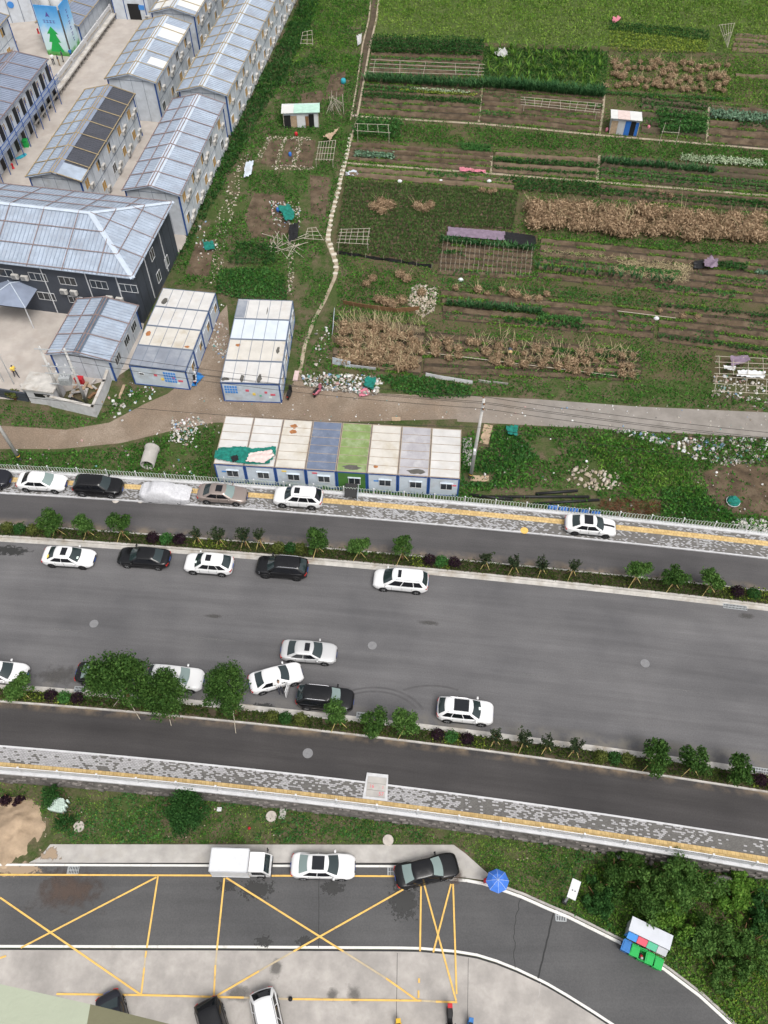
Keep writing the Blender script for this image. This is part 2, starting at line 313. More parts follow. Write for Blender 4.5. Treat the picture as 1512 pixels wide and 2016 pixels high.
def pavers(name, light, dark, bw, bh, thr0, thr1, xa, xb, ns=.22, mortar=(.14, .135, .13)):
    """two-tone pavers: the share of dark blocks goes from thr0 to thr1 between x=xa and x=xb and clusters with a noise"""
    m, t, b = nodes(name)
    uv = t.nodes.new('ShaderNodeUVMap').outputs[0]
    br = nd(t, 'ShaderNodeTexBrick', Scale=1.0); br.inputs['Color1'].default_value = (0, 0, 0, 1); br.inputs['Color2'].default_value = (1, 1, 1, 1); br.inputs['Mortar'].default_value = (.5, .5, .5, 1)
    br.inputs['Mortar Size'].default_value = .012; br.inputs['Brick Width'].default_value = bw; br.inputs['Row Height'].default_value = bh; br.inputs['Bias'].default_value = 0
    t.links.new(uv, br.inputs['Vector'])
    sp = t.nodes.new('ShaderNodeSeparateXYZ'); t.links.new(uv, sp.inputs[0])
    mr = nd(t, 'ShaderNodeMapRange'); mr.inputs[1].default_value = xa; mr.inputs[2].default_value = xb; mr.inputs[3].default_value = thr0; mr.inputs[4].default_value = thr1
    t.links.new(sp.outputs[0], mr.inputs[0])
    n = noise_n(t, ns, 3, .6, uv); mr2 = nd(t, 'ShaderNodeMapRange'); mr2.inputs[1].default_value = .3; mr2.inputs[2].default_value = .7; mr2.inputs[3].default_value = -.5; mr2.inputs[4].default_value = .5
    t.links.new(n.outputs[0], mr2.inputs[0])
    ad = nd(t, 'ShaderNodeMath', operation='ADD'); t.links.new(mr.outputs[0], ad.inputs[0]); t.links.new(mr2.outputs[0], ad.inputs[1])
    lt = nd(t, 'ShaderNodeMath', operation='LESS_THAN'); t.links.new(br.outputs['Color'], lt.inputs[0]); t.links.new(ad.outputs[0], lt.inputs[1])
    n4 = noise_n(t, 3, 4, .6, uv); r4 = ramp(t, [(.3, (.78, .78, .78)), (.7, (1.15, 1.15, 1.15))]); t.links.new(n4.outputs[0], r4.inputs[0])
    c = mixc(t, lt.outputs[0], light, dark); c = mixc(t, br.outputs['Fac'], c, mortar); c = mixc(t, 1.0, c, r4.outputs[0], 'MULTIPLY')
    t.links.new(c, b.inputs['Base Color']); b.inputs['Roughness'].default_value = .85
    return m
def ground_mat(name, a, bcol, ccol, s1=.12, s2=.9, thr=(.45, .6)):
    m, t, b = nodes(name); pos = t.nodes.new('ShaderNodeNewGeometry').outputs['Position']
    n1 = noise_n(t, s1, 6, .65, pos); n2 = noise_n(t, s2, 6, .7, pos); n3 = noise_n(t, 7, 4, .7, pos)
    r1 = ramp(t, [(thr[0], (0, 0, 0)), (thr[1], (1, 1, 1))]); t.links.new(n1.outputs[0], r1.inputs[0])
    r2 = ramp(t, [(.42, (0, 0, 0)), (.62, (1, 1, 1))]); t.links.new(n2.outputs[0], r2.inputs[0])
    r3 = ramp(t, [(.25, (.62, .62, .62)), (.75, (1.3, 1.3, 1.3))]); t.links.new(n3.outputs[0], r3.inputs[0])
    c = mixc(t, r1.outputs[0], a, bcol); c = mixc(t, r2.outputs[0], c, ccol); c = mixc(t, 1.0, c, r3.outputs[0], 'MULTIPLY')
    t.links.new(c, b.inputs['Base Color']); b.inputs['Roughness'].default_value = .95; b.inputs['Specular IOR Level'].default_value = .1
    bn = nd(t, 'ShaderNodeBump', Strength=.6, Distance=.1); t.links.new(n2.outputs[0], bn.inputs['Height']); t.links.new(bn.outputs[0], b.inputs['Normal'])
    return m
def stainmat(name, c, rough=.4, ns=2.0, edge=(.42, .50), alpha=1.0):
    """an irregular spill: noise eats into a disc or strip (UV 0..1), the rest is see-through"""
    m, t, b = nodes(name); uv = t.nodes.new('ShaderNodeUVMap').outputs[0]; pos = t.nodes.new('ShaderNodeNewGeometry').outputs['Position']
    mp = nd(t, 'ShaderNodeMapping'); mp.inputs['Location'].default_value = (-.5, -.5, 0); t.links.new(uv, mp.inputs[0])
    ln = nd(t, 'ShaderNodeVectorMath', operation='LENGTH'); t.links.new(mp.outputs[0], ln.inputs[0])
    n = noise_n(t, ns, 6, .7, pos); mr = nd(t, 'ShaderNodeMapRange'); mr.inputs[1].default_value = 0; mr.inputs[2].default_value = .5; mr.inputs[3].default_value = .20; mr.inputs[4].default_value = -.30
    t.links.new(ln.outputs['Value'], mr.inputs[0]); ad = nd(t, 'ShaderNodeMath', operation='ADD'); t.links.new(n.outputs[0], ad.inputs[0]); t.links.new(mr.outputs[0], ad.inputs[1])
    r = ramp(t, [(edge[0], (0, 0, 0)), (edge[1], (alpha,) * 3)]); t.links.new(ad.outputs[0], r.inputs[0])
    b.inputs['Base Color'].default_value = (*c, 1); b.inputs['Roughness'].default_value = rough; t.links.new(r.outputs[0], b.inputs['Alpha'])
    return m
M['asph'] = asphalt('main_road_asphalt', (.115, .113, .116), .15, [(13.2, 14.2, (.15, .14, .125))])
M['asph_n'] = asphalt('side_road_asphalt', (.080, .077, .078), .15, [(2.7, 3.6, (.21, .165, .12))])
M['asph_s'] = asphalt('side_road_dark_asphalt', (.050, .047, .047), .20, [(.7, .0, (.20, .15, .10))])
M['asph_p'] = asphalt('car_park_asphalt', (.084, .084, .085), .10)
M['pave_n'] = pavers('grey_pavers_north', (.38, .38, .39), (.125, .117, .108), .22, .11, .38, .72, -35, 34)
M['pave_s'] = pavers('grey_pavers_south', (.36, .355, .36), (.105, .100, .092), .24, .12, .18, .80, -30, 28)
M['tact'] = pavers('yellow_tactile_pavers', (.56, .40, .18), (.49, .34, .145), .30, .30, .4, .4, -30, 30, mortar=(.30, .19, .07))
M['ground'] = ground_mat('weedy_ground', (.120, .094, .062), (.066, .086, .030), (.046, .074, .020))
M['farm'] = ground_mat('farm_ground', (.105, .080, .050), (.092, .080, .044), (.078, .078, .034), .2, .7)
M['grassg'] = ground_mat('grass_ground', (.074, .104, .032), (.052, .086, .022), (.086, .112, .036), .2, .7)
M['dirt'] = ground_mat('dirt_road', (.245, .190, .145), (.300, .245, .195), (.210, .165, .125), .15, .5)
def track_mat():
    m = ground_mat('earth_track', (.225, .172, .128), (.270, .218, .170), (.195, .152, .114), .15, .5); t = m.node_tree; b = t.nodes['Principled BSDF']; old = b.inputs['Base Color'].links[0].from_socket
    pos = t.nodes.new('ShaderNodeNewGeometry').outputs['Position']; sp = t.nodes.new('ShaderNodeSeparateXYZ'); t.links.new(pos, sp.inputs[0]); n = noise_n(t, .25, 4, .6, pos); mu = nd(t, 'ShaderNodeMath', operation='MULTIPLY_ADD'); mu.inputs[1].default_value = 12; t.links.new(n.outputs[0], mu.inputs[0]); t.links.new(sp.outputs[0], mu.inputs[2])
    mr = nd(t, 'ShaderNodeMapRange'); mr.inputs[1].default_value = 9; mr.inputs[2].default_value = 24; t.links.new(mu.outputs[0], mr.inputs[0]); n2 = noise_n(t, .8, 5, .6, pos); r = ramp(t, [(.35, (.205, .187, .168)), (.65, (.262, .240, .218))]); t.links.new(n2.outputs[0], r.inputs[0])
    t.links.new(mixc(t, mr.outputs[0], old, r.outputs[0]), b.inputs['Base Color']); return m
M['track'] = track_mat()
M['gravel'] = ground_mat('gravel_road', (.245, .223, .202), (.215, .196, .176), (.265, .243, .222), .15, .9)
M['yard'] = mat('yard_concrete', (.40, .362, .328), .85, .10, .5, bump=.15, dirt=(.34, .30, .265), dscale=.35, dlo=.5, dhi=.72)
M['apron'] = mat('apron_concrete', (.375, .350, .325), .85, .12, .7, bump=.1, dirt=(.245, .230, .215), dscale=.40, dlo=.44, dhi=.74)
M['wet'] = stainmat('wet_splash', (.030, .030, .029), .5, 3.2, (.44, .50), .85)
M['oil'] = stainmat('oil_spot', (.07, .066, .06), .7, 1.2, (.25, .55), .5)
M['sandspill'] = stainmat('sand_spill', (.30, .225, .155), .95, 1.8, (.36, .46), 1.0)
M['rustspill'] = stainmat('brown_spill', (.085, .058, .045), .8, 1.5, (.25, .6), .75)
M['tyremark'] = mat('tyre_mark', (.085, .083, .085), .8, .1, 2)
M['dustmark'] = stainmat('pale_dust', (.24, .235, .23), .9, 4.5, (.52, .75), .35)

def corr_roof_uvless(): pass

# ------------------------------------------------------------ curves of the road corridor (world metres)
def fit(pts, z=0.0):
    wpt = np.array([G2(u, v, z) for u, v in pts]); return np.polyfit(wpt[:, 0], wpt[:, 1], 2)
C_FENCE = fit([(0, 926), (660, 968), (860, 984), (1312, 1031), (1512, 1047)])
C_SKERB = fit([(0, 973), (200, 982.5), (660, 1017), (860, 1034), (1312, 1080), (1512, 1100)])
C_MT = fit([(0, 1033), (190, 1043), (660, 1080), (860, 1098), (1312, 1145), (1512, 1161)])
C_MB = fit([(0, 1067), (200, 1078), (660, 1115), (860, 1132.7), (1312, 1181), (1512, 1202)])
C_LT = fit([(0, 1346), (150, 1357), (690, 1408), (860, 1428), (1312, 1490), (1512, 1514)])
C_LB = fit([(0, 1383.5), (200, 1399), (660, 1444), (860, 1468.7), (1312, 1532.5), (1512, 1561)])
C_LS = fit([(0, 1468), (200, 1486), (660, 1533), (860, 1556.8), (1312, 1622.5), (1512, 1652.7)])
C_CO = fit([(0, 1524), (200, 1540.6), (660, 1589), (860, 1614), (1312, 1686), (1512, 1714.6)])
def cy(c, x, off=0): return np.polyval(c, x) + off
def slope(c, x): return 2 * c[0] * x + c[1]
X0, X1 = -62.0, 58.0
def strip(name, ca, oa, cb, ob, z, m, parent=None, x0=X0, x1=X1, n=60, za=None, zb=None):
    """sheet between curve a+oa (far edge) and curve b+ob (near edge), UV in metres"""
    vs, fs, uvs = [], [], []
    for i in range(n + 1):
        x = x0 + (x1 - x0) * i / n; ya, yb = cy(ca, x, oa), cy(cb, x, ob)
        vs += [(x, ya, z if za is None else za), (x, yb, z if zb is None else zb)]; uvs += [(x, 0), (x, ya - yb)]
        if i: fs.append((2 * i - 2, 2 * i - 1, 2 * i + 1, 2 * i))
    me = bpy.data.meshes.new(name); me.from_pydata(vs, [], fs); me.materials.append(m)
    ul = me.uv_layers.new(name='UVMap')
    for l in me.loops: ul.data[l.index].uv = uvs[l.vertex_index]
    o = bpy.data.objects.new(name, me); COL.objects.link(o)
    if parent: o.parent = parent
    else: struct(o)
    return o
def sweep(name, c, o0, o1, z0, z1, m, parent=None, x0=X0, x1=X1, n=60):
    """a solid bar along a curve between two offsets"""
    vs, fs = [], []
    for i in range(n + 1):
        x = x0 + (x1 - x0) * i / n; a, b = cy(c, x, o0), cy(c, x, o1)
        vs += [(x, a, z0), (x, b, z0), (x, b, z1), (x, a, z1)]
        if i:
            k = 4 * i
            for q in range(4): fs.append((k - 4 + q, k - 4 + (q + 1) % 4, k + (q + 1) % 4, k + q))
    fs += [(0, 1, 2, 3), (4 * n + 3, 4 * n + 2, 4 * n + 1, 4 * n)]
    me = bpy.data.meshes.new(name); me.from_pydata(vs, [], fs); me.materials.append(m)
    o = bpy.data.objects.new(name, me); COL.objects.link(o)
    if parent: o.parent = parent
    else: struct(o)
    return o
def sheet(name, poly, z, m, uv=False, kind=True, parent=None):
    me = bpy.data.meshes.new(name); bm = bmesh.new()
    f = bm.faces.new([bm.verts.new((x, y, z)) for x, y in poly]); bm.normal_update()
    if f.normal.z < 0: f.normal_flip()
    bmesh.ops.triangulate(bm, faces=[f])
    ul = bm.loops.layers.uv.new('UVMap')
    for fc in bm.faces:
        for l in fc.loops: l[ul].uv = (l.vert.co.x, l.vert.co.y)
    bm.to_mesh(me); bm.free(); me.materials.append(m)
    o = bpy.data.objects.new(name, me); COL.objects.link(o)
    if parent: o.parent = parent
    elif kind: struct(o)
    return o
def PXP(pts, z): return [G2(u, v, z) for u, v in pts]

# ------------------------------------------------------------ terrain and roads
xs = [X0 + (X1 - X0) * i / 40 for i in range(41)]
sheet('ground', [(-400, 900), (-400, 60)] + [(x, cy(C_FENCE, x, -.1)) for x in xs] + [(400, 20), (400, 900)], LZ, M['ground'])
sheet('lower_ground', [(-150, 18.585 + 0)] + [(x, cy(C_CO, x, .12)) for x in xs][::1] + [(150, -10), (150, -120), (-150, -120)], PZ, M['ground'])
strip('main_road', C_MB, .35, C_LT, -.35, 0.0, M['asph'])
strip('side_road_north', C_SKERB, .1, C_MT, -.1, 0.0, M['asph_n'])
strip('side_road_south', C_LB, .1, C_LS, -.1, 0.0, M['asph_s'])
strip('sidewalk_north', C_FENCE, -.3, C_SKERB, .10, .118, M['pave_n'])
strip('sidewalk_south', C_LS, -.10, C_CO, .05, .118, M['pave_s'])
strip('tactile_strip_north', C_SKERB, 1.95, C_SKERB, 1.38, .123, M['tact'])
strip('tactile_strip_south', C_LS, -1.30, C_LS, -1.82, .123, M['tact'])
sweep('kerb_north_walk', C_SKERB, -.02, .10, -.05, .128, M['whitec'])
sweep('kerb_south_walk', C_LS, -.12, .02, -.05, .128, M['whitec'])
sweep('kerb_median_north_far', C_MT, -.02, -.16, -.05, .15, M['kerb'])
sweep('kerb_median_north_near', C_MB, .62, .42, -.05, .16, M['kerb'])
strip('gutter_north', C_MB, .43, C_MB, 0, .006, M['kerb'])
strip('gutter_south', C_LT, 0, C_LT, -.40, .006, M['kerb'])
sweep('kerb_median_south_far', C_LT, -.39, -.55, -.05, .16, M['kerb'])
sweep('kerb_median_south_near', C_LB, .02, .15, -.05, .15, M['kerb'])
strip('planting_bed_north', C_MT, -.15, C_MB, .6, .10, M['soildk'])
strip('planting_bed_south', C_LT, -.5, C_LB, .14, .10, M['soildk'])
# retaining wall under the south walk, with rough stones standing proud
wallS = sweep('retaining_wall', C_CO, .28, .02, PZ - .3, .05, M['stonewall'])
del wallS['kind']; tag(wallS, 'rough dark stone retaining wall below the white railing', 'wall')
mb = MB()
for i in range(330):
    x = X0 + 10 + i * .31 + rnd.uniform(-.1, .1); z = rnd.uniform(PZ + .1, -.25); s = rnd.uniform(.22, .5)
    mb.box(x, cy(C_CO, x, .03), z, s, .22, s * .6, math.atan(slope(C_CO, x)) + rnd.uniform(-.12, .12), rx=rnd.uniform(-.2, .2))
o = mb.build('wall_stone', M['stonewall'], wallS); o['kind'] = 'stuff'
# white copings
capS = sweep('coping_south', C_CO, .40, -.02, .02, .20, M['whitec']); capN = sweep('coping_north', C_SKERB, 2.45, 2.86, -.6, .24, M['whitec'])
# ------------------------------------------------------------ hooped fence (north)
fence = thing('hooped_fence', 'long white and pale green hooped fence along the far sidewalk', 'fence', (0, cy(C_FENCE, 0), 0))
fy0 = cy(C_FENCE, 0)
hm = MB(); pts = [(-.115, 0, 0), (-.115, 0, .70), (-.085, 0, .80), (0, 0, .85), (.085, 0, .80), (.115, 0, .70), (.115, 0, 0)]; hm.path(pts, .022, 4)
HOOP = hm.mesh('hoop', M['hoop']); pm = MB(); pm.box(0, 0, .47, .085, .085, .94); pm.box(0, 0, .96, .12, .12, .04); POST = pm.mesh('post', M['white'])
x = -41.0; k = 0
while x < 40:
    zt = .24; yy = cy(C_SKERB, x, 2.72) - fy0; a = math.atan(slope(C_SKERB, x))
    if k % 11 == 0: link_obj('post', POST, fence, (x, yy, zt), (0, 0, a)); x += .16
    else: link_obj('hoop', HOOP, fence, (x, yy, zt), (rnd.uniform(-.03, .03), 0, a)); x += .27
    k += 1
rl = MB(); n = 60
for zz in (.34,):
    rl.path([(x, cy(C_SKERB, x, 2.72) - fy0, zz) for x in np.linspace(-41, 40, n)], .018, 4)
rl.build('rail', M['white'], fence)
# ------------------------------------------------------------ picket railing (south)
rail = thing('picket_railing', 'white steel picket railing along the near sidewalk above the retaining wall', 'railing', (0, cy(C_CO, 0, .18), .2))
ry0 = cy(C_CO, 0, .18); L_ = 3.05; x = -40.0
pp = MB(); pp.box(0, 0, .55, .10, .10, 1.1); pp.box(0, 0, 1.12, .15, .15, .05); RPOST = pp.mesh('post', M['white'])
pk = MB(); pk.box(L_ / 2, 0, .98, L_ - .1, .055, .05); pk.box(L_ / 2, 0, .12, L_ - .1, .045, .04)
for i in range(25): pk.box(.12 + i * .117, 0, .55, .035, .03, .86)
PANEL = pk.mesh('picket_panel', M['white'])
while x < 39:
    a = math.atan2(cy(C_CO, x + L_) - cy(C_CO, x), L_); y = cy(C_CO, x, .18) - ry0
    link_obj('post', RPOST, rail, (x, y, 0), (0, 0, a)); link_obj('picket_panel', PANEL, rail, (x, y, 0), (0, 0, a)); x += L_ * math.cos(a)

# ------------------------------------------------------------ road furniture
def disc(name, p, r, z, m, n=20, th=.02, label=None, cat=None, group=None):
    q = MB(); q.lathe([(r * .96, 0), (r, 0.0), (r, th * .8), (r * .93, th), (r * .90, th * .6), (0.001, th * .6)], n); q.box(0, 0, th * .75, r * 1.1, .05, th * .5); q.box(0, 0, th * .75, .05, r * 1.1, th * .5)
    o = q.build(name, m, None, loc=(p.x, p.y, z)); tag(o, label, cat, group); return o
for (u, v, lab) in [(185, 1228, 'on the wide road'), (733, 1271, 'on the wide road'), (1270, 1306, 'on the wide road')]:
    disc('manhole_cover', G(u, v), .38, .004, M['manhole'], label='round grey manhole cover on the wide main road', cat='manhole cover', group='manhole covers along the main road')
disc('manhole_cover', G(606, 1483), .40, .004, M['manhole'], label='round blue grey manhole cover on the dark near side road', cat='manhole cover')
for u in (228, 277): disc('manhole_cover', G(u, 985), .33, .002, M['wellcap'], label='small brown rimmed manhole cover beside the far sidewalk kerb', cat='manhole cover', group='manhole covers by the far kerb')
disc('yellow_disc', G(1032, 1046), .36, .122, M['yellow'], th=.03, label='round yellow tactile disc on the far sidewalk', cat='paving disc')
for (u, v, r_, lab) in [(155, 1627, .42, 'round pale concrete well cap in the grass beside the sand pile'), (534, 1607, .42, 'round pale concrete well cap in the grass beside a fallen slab'), (764, 1654, .42, 'raised round concrete well at the edge of the walkway')]:
    p = G(u, v, PZ + .1); q = MB(); q.lathe([(r_, 0), (r_, .12), (r_ * .95, .16), (0.001, .17)], 20); tag(q.build('well_cap', M['wellcap'], loc=(p.x, p.y, PZ), smooth=False), lab, 'well cap')
def drain(u, v, z, w, d, rz, lab):
    p = G(u, v, z); q = thing('storm_drain', lab, 'drain', (p.x, p.y, z), rz)
    f = MB()
    for sx, sy, cx, cyy in ((w, .05, 0, d / 2), (w, .05, 0, -d / 2), (.05, d, w / 2, 0), (.05, d, -w / 2, 0), (w, .05, 0, 0)): f.box(cx, cyy, .012, sx, sy, .014)
    f.build('frame', M['steel'], q); b_ = MB(); b_.box(0, 0, .004, w, d, .004); b_.build('pit', M['trim'], q)
    for i in range(int(w / .12)): s = MB(); s.box(-w / 2 + .08 + i * .12, 0, .010, .05, d, .012); s.build('bar', M['steel'], q)
drain(1447, 1195, .008, 2.0, .42, -.14, 'double steel drain grate beside the far planted median'); drain(713, 1409, .008, .9, .5, -.11, 'steel drain grate beside the near planted median')
drain(1500, 1518, .008, 1.6, .45, -.15, 'long steel drain grate at the near median by a purple shrub'); drain(157, 1357, .008, .9, .45, -.07, 'steel drain grate under the big leafy median trees')
drain(144, 1713, PZ + .012, .8, .55, 0, 'rusty drain grate beside the brown stained asphalt'); drain(772, 1716, PZ + .012, .65, .6, 0, 'square drain grate beside the black sedan'); drain(1104, 1803, PZ + .012, .75, .7, -.05, 'pale square drain grate on the curving driveway')
# concrete inspection pit on the near sidewalk: frame and three cover slabs with red chalk numbers
p = G(741, 1550, .13); pit = thing('inspection_pit', 'square concrete inspection pit with three cover slabs and red chalk numbers', 'inspection pit', (p.x, p.y, .10), -.11)
q = MB(); q.prism([(-.95, -.95), (.95, -.95), (.80, 1.05), (-.85, 1.05)], 0, .05); q.build('frame', M['whitec'], pit)
for i in range(3): q = MB(); q.box(0, -.52 + i * .52, .08, 1.45, .49, .06); q.build('cover_slab', M['concretelt'], pit)
def text_mesh(txt, size, m, parent, loc, rot=(0, 0, 0), name='lettering'):
    cu = bpy.data.curves.new(name, 'FONT'); cu.body = txt; cu.size = size; cu.align_x = 'CENTER'; cu.align_y = 'CENTER'
    tmp = bpy.data.objects.new('tmp', cu); COL.objects.link(tmp); dg = bpy.context.evaluated_depsgraph_get()
    me = bpy.data.meshes.new_from_object(tmp.evaluated_get(dg)); bpy.data.objects.remove(tmp); me.materials.append(m)
    return link_obj(name, me, parent, loc, rot)
text_mesh('57', .40, M['winred'], pit, (.42, -.50, .114)); text_mesh('16', .36, M['winred'], pit, (-.35, .02, .114)); text_mesh('1', .34, M['winred'], pit, (.50, .0, .114))
def stain(name, u, v, z, w, d, m, rz=0):
    p = G(u, v, z); c, s = math.cos(rz), math.sin(rz)
    me = bpy.data.meshes.new(name); q = [(-w / 2, -d / 2), (w / 2, -d / 2), (w / 2, d / 2), (-w / 2, d / 2)]
    me.from_pydata([(x * c - y * s, x * s + y * c, 0) for x, y in q], [], [(0, 1, 2, 3)]); me.materials.append(m)
    ul = me.uv_layers.new(name='UVMap')
    for l, uvv in zip(range(4), ((0, 0), (1, 0), (1, 1), (0, 1))): ul.data[l].uv = uvv
    return struct(link_obj(name, me, None, (p.x, p.y, z)))
stain('wet_patch', 20, 1084, .005, 6.2, 1.9, M['wet'], -.06); stain('wet_patch', 1470, 1213, .005, 1.6, .7, M['oil'], -.1); stain('oil_patch', 845, 1226, .004, 2.2, .5, M['oil'], -.1); stain('oil_patch', 420, 1213, .004, 2.5, .4, M['oil'], -.08)
stain('wet_patch', 380, 1382, .005, 3.5, .9, M['wet'], -.08); stain('wet_patch', 520, 1388, .005, 3.0, .7, M['wet'], -.08); stain('oil_patch', 120, 1330, .004, 5.5, 2.0, M['oil'], -.06)
for i, (u, v, w, d) in enumerate([(120, 1240, 14, .8), (420, 1258, 15, .7), (760, 1290, 15, .6), (1050, 1330, 14, .6), (1350, 1360, 12, .6), (540, 1215, 8, .4)]): stain('dust_trail', u, v, .004, w, d, M['dustmark'], -.09 - .00004 * u)
for (u, v, r0, a0, a1, off) in [(735, 1420, 3.4, 20, 150, 0), (735, 1420, 3.0, 25, 145, 1), (850, 1420, 3.6, 60, 120, 2)]:
    c = G(u, v, 0); q = []; n = 26
    for i in range(n + 1):
        a = rad(a0 + (a1 - a0) * i / n); ww = .09
        q.append((c.x + math.cos(a) * (r0 + ww) * 1.25, c.y + math.sin(a) * (r0 + ww) * .85, .004)); q.append((c.x + math.cos(a) * (r0 - ww) * 1.25, c.y + math.sin(a) * (r0 - ww) * .85, .004))
    mm = MB(); q = [(a_, b_, c_ + off * .001) for a_, b_, c_ in q]; mm.add(q, [(2 * i, 2 * i + 1, 2 * i + 3, 2 * i + 2) for i in range(n)]); struct(mm.build('tyre_track', M['tyremark']))

# ------------------------------------------------------------ car park
AZ = PZ + .004
inner = [(0, 1863), (420, 1864), (780, 1866), (828, 1867), (897, 1873), (939, 1880), (978, 1892), (1018, 1908), (1058, 1927), (1078, 1937), (1119, 1961), (1170, 1993), (1205, 2016), (1270, 2060)]
outer = [(877, 1730), (919, 1734), (951, 1740), (978, 1749), (1026, 1766), (1080, 1790), (1119, 1806), (1218, 1855), (1308, 1909), (1377, 1961), (1433, 2012), (1480, 2060)]
sheet('driveway', PXP([(-250, 1702), (870, 1705)] + outer + inner[::-1] + [(-250, 1862)], AZ), AZ, M['asph_p'])
sheet('forecourt', PXP([(-300, 1868)] + [(u, v + 4) for u, v in inner] + [(1270, 2350), (-300, 2350)], AZ), AZ + .002, M['apron'])
walk = PXP([(58, 1699), (80, 1688), (88, 1678), (100, 1663), (893, 1664), (917, 1682), (962, 1722), (951, 1733), (905, 1727), (868, 1728), (868, 1699)], PZ)
q = MB(); q.prism(walk, PZ - .05, PZ + .13); struct(q.build('walkway', M['concretelt']))
def ribbon(name, pts, wd, z, m, parent=None, h=None):
    """flat (or raised by h) band along a polyline given in image pixels"""
    P_ = [Vector(G2(u, v, z)) for u, v in pts]; vs = []; n = len(P_)
    for i, p in enumerate(P_):
        d = (P_[min(i + 1, n - 1)] - P_[max(i - 1, 0)]).normalized(); s = Vector((-d.y, d.x)) * wd / 2
        vs += [(p.x + s.x, p.y + s.y, z), (p.x - s.x, p.y - s.y, z)]
        if h: vs += [(p.x + s.x, p.y + s.y, z + h), (p.x - s.x, p.y - s.y, z + h)]
    q = MB()
    if h:
        fs = []
        for i in range(n - 1):
            a, b = 4 * i, 4 * i + 4
            fs += [(a + 2, a + 3, b + 3, b + 2), (a, a + 2, b + 2, b), (a + 3, a + 1, b + 1, b + 3)]
        fs += [(0, 1, 3, 2), (4 * n - 3, 4 * n - 4, 4 * n - 2, 4 * n - 1)]
        q.add(vs, fs)
    else: q.add(vs, [(2 * i, 2 * i + 1, 2 * i + 3, 2 * i + 2) for i in range(n - 1)])
    o = q.build(name, m, parent)
    if not parent: struct(o)
    return o
ribbon('white_edge_line', [(u, v) for u, v in [(-200, 1863)] + inner], .17, AZ + .006, M['whiteline'])
ribbon('drain_slot', [(u, v + 5.5) for u, v in [(-200, 1863)] + inner[:-1]], .11, AZ + .004, M['crack'])
ribbon('driveway_kerb', [(-100, 1703), (60, 1703), (300, 1704), (600, 1705), (870, 1706)], .15, AZ, M['whiteline'], h=.08)
ribbon('driveway_kerb', outer, .20, AZ, M['whiteline'], h=.10)
ribbon('kerb_back', [(u + 3, v - 6) for u, v in outer[3:]], .16, AZ, M['concrete'], h=.14)
ribbon('wet_gutter', [(62, 1700), (300, 1700), (600, 1701), (866, 1701)], .16, AZ + .002, M['crack'])
_yz = .028
for seg in [[(676, 1873), (760, 1926)], [(578, 1873), (510, 1912)], [(427, 1870), (424, 1900)], [(480, 1964), (575, 1967)], [(830, 1970), (858, 1972)], [(286, 1885), (284, 1905)]]: ribbon('worn_yellow_line', seg, .12, AZ + (_yz := _yz + .0012), M['fadeyel'])
for seg in [[(0, 1722), (400, 1723.5), (780, 1725)], [(311, 1725), (289, 1866)], [(288, 1872), (286, 1885)], [(284, 1905), (278, 1958)], [(442, 1725), (427, 1870)], [(424, 1900), (421, 1962)], [(829, 1738), (827, 1873)], [(0, 1767), (146, 1868)], [(146, 1868), (278, 1959)], [(308, 1727), (41, 1866)],
            [(444, 1727), (676, 1873)], [(760, 1926), (822, 1970)], [(794, 1751), (578, 1873)], [(510, 1912), (422, 1963)], [(835, 1741), (898, 1970)], [(888, 1740), (853, 1875)], [(892, 1740), (899, 1957)], [(111, 1957), (278, 1959), (480, 1964)], [(575, 1967), (830, 1970)], [(858, 1972), (900, 1973)], [(825, 1926), (825, 1935)], [(824, 1950), (824, 1965)], [(0, 1886), (12, 1882)]]:
    ribbon('yellow_line', seg, .125, AZ + (_yz := _yz + .0012), M['yellow'])
def crackline(pts, wd, m=None, j=2.5):
    out = []
    for (a, b) in zip(pts, pts[1:]):
        for i in range(8): t = i / 8; out.append((a[0] + (b[0] - a[0]) * t + rnd.uniform(-j, j), a[1] + (b[1] - a[1]) * t))
    out.append(pts[-1]); ribbon('crack', out, wd, AZ + .008, m or M['crack'])
crackline([(1026, 1768), (1012, 1826), (1014, 1906)], .045); crackline([(1090, 1797), (1075, 1860), (1059, 1926)], .11, j=.6); crackline([(1064, 1936), (1048, 2016)], .05, M['concrete']); crackline([(782, 1876), (780, 2030)], .03, j=.2); crackline([(922, 1886), (920, 2030)], .025, j=.2); crackline([(628, 1728), (627, 1866)], .04, j=.3)
_yz = .009
for (u, v, w, d) in [(505, 1752, 4.6, 2.6), (655, 1747, 3.2, 1.9), (795, 1775, 4.2, 4.4), (518, 1853, 2.4, 1.3), (598, 1853, 2.2, 1.2), (445, 1745, 2.6, 1.4), (862, 1715, 1.2, 1.4)]: stain('wet_patch', u, v, AZ + (_yz := _yz + .0012), w, d, M['wet'])
for (u, v, w, d) in [(543, 1907, 1.0, 1.5), (470, 1956, 1.8, 1.4), (697, 1958, 1.3, 1.4), (655, 1960, 1.1, 1.0)]: stain('oil_patch', u, v, AZ + (_yz := _yz + .0012), w, d, M['oil'])
stain('sand_spill', 98, 1682, PZ + .134, 2.4, 1.5, M['sandspill']); stain('sand_spill', 35, 1712, AZ + .008, 6.0, 1.6, M['sandspill']); stain('brown_spill', 135, 1752, AZ + (_yz := _yz + .0012), 6.0, 3.4, M['rustspill']); stain('brown_spill', 898, 1722, PZ + .135, 1.6, 1.8, M['rustspill'])
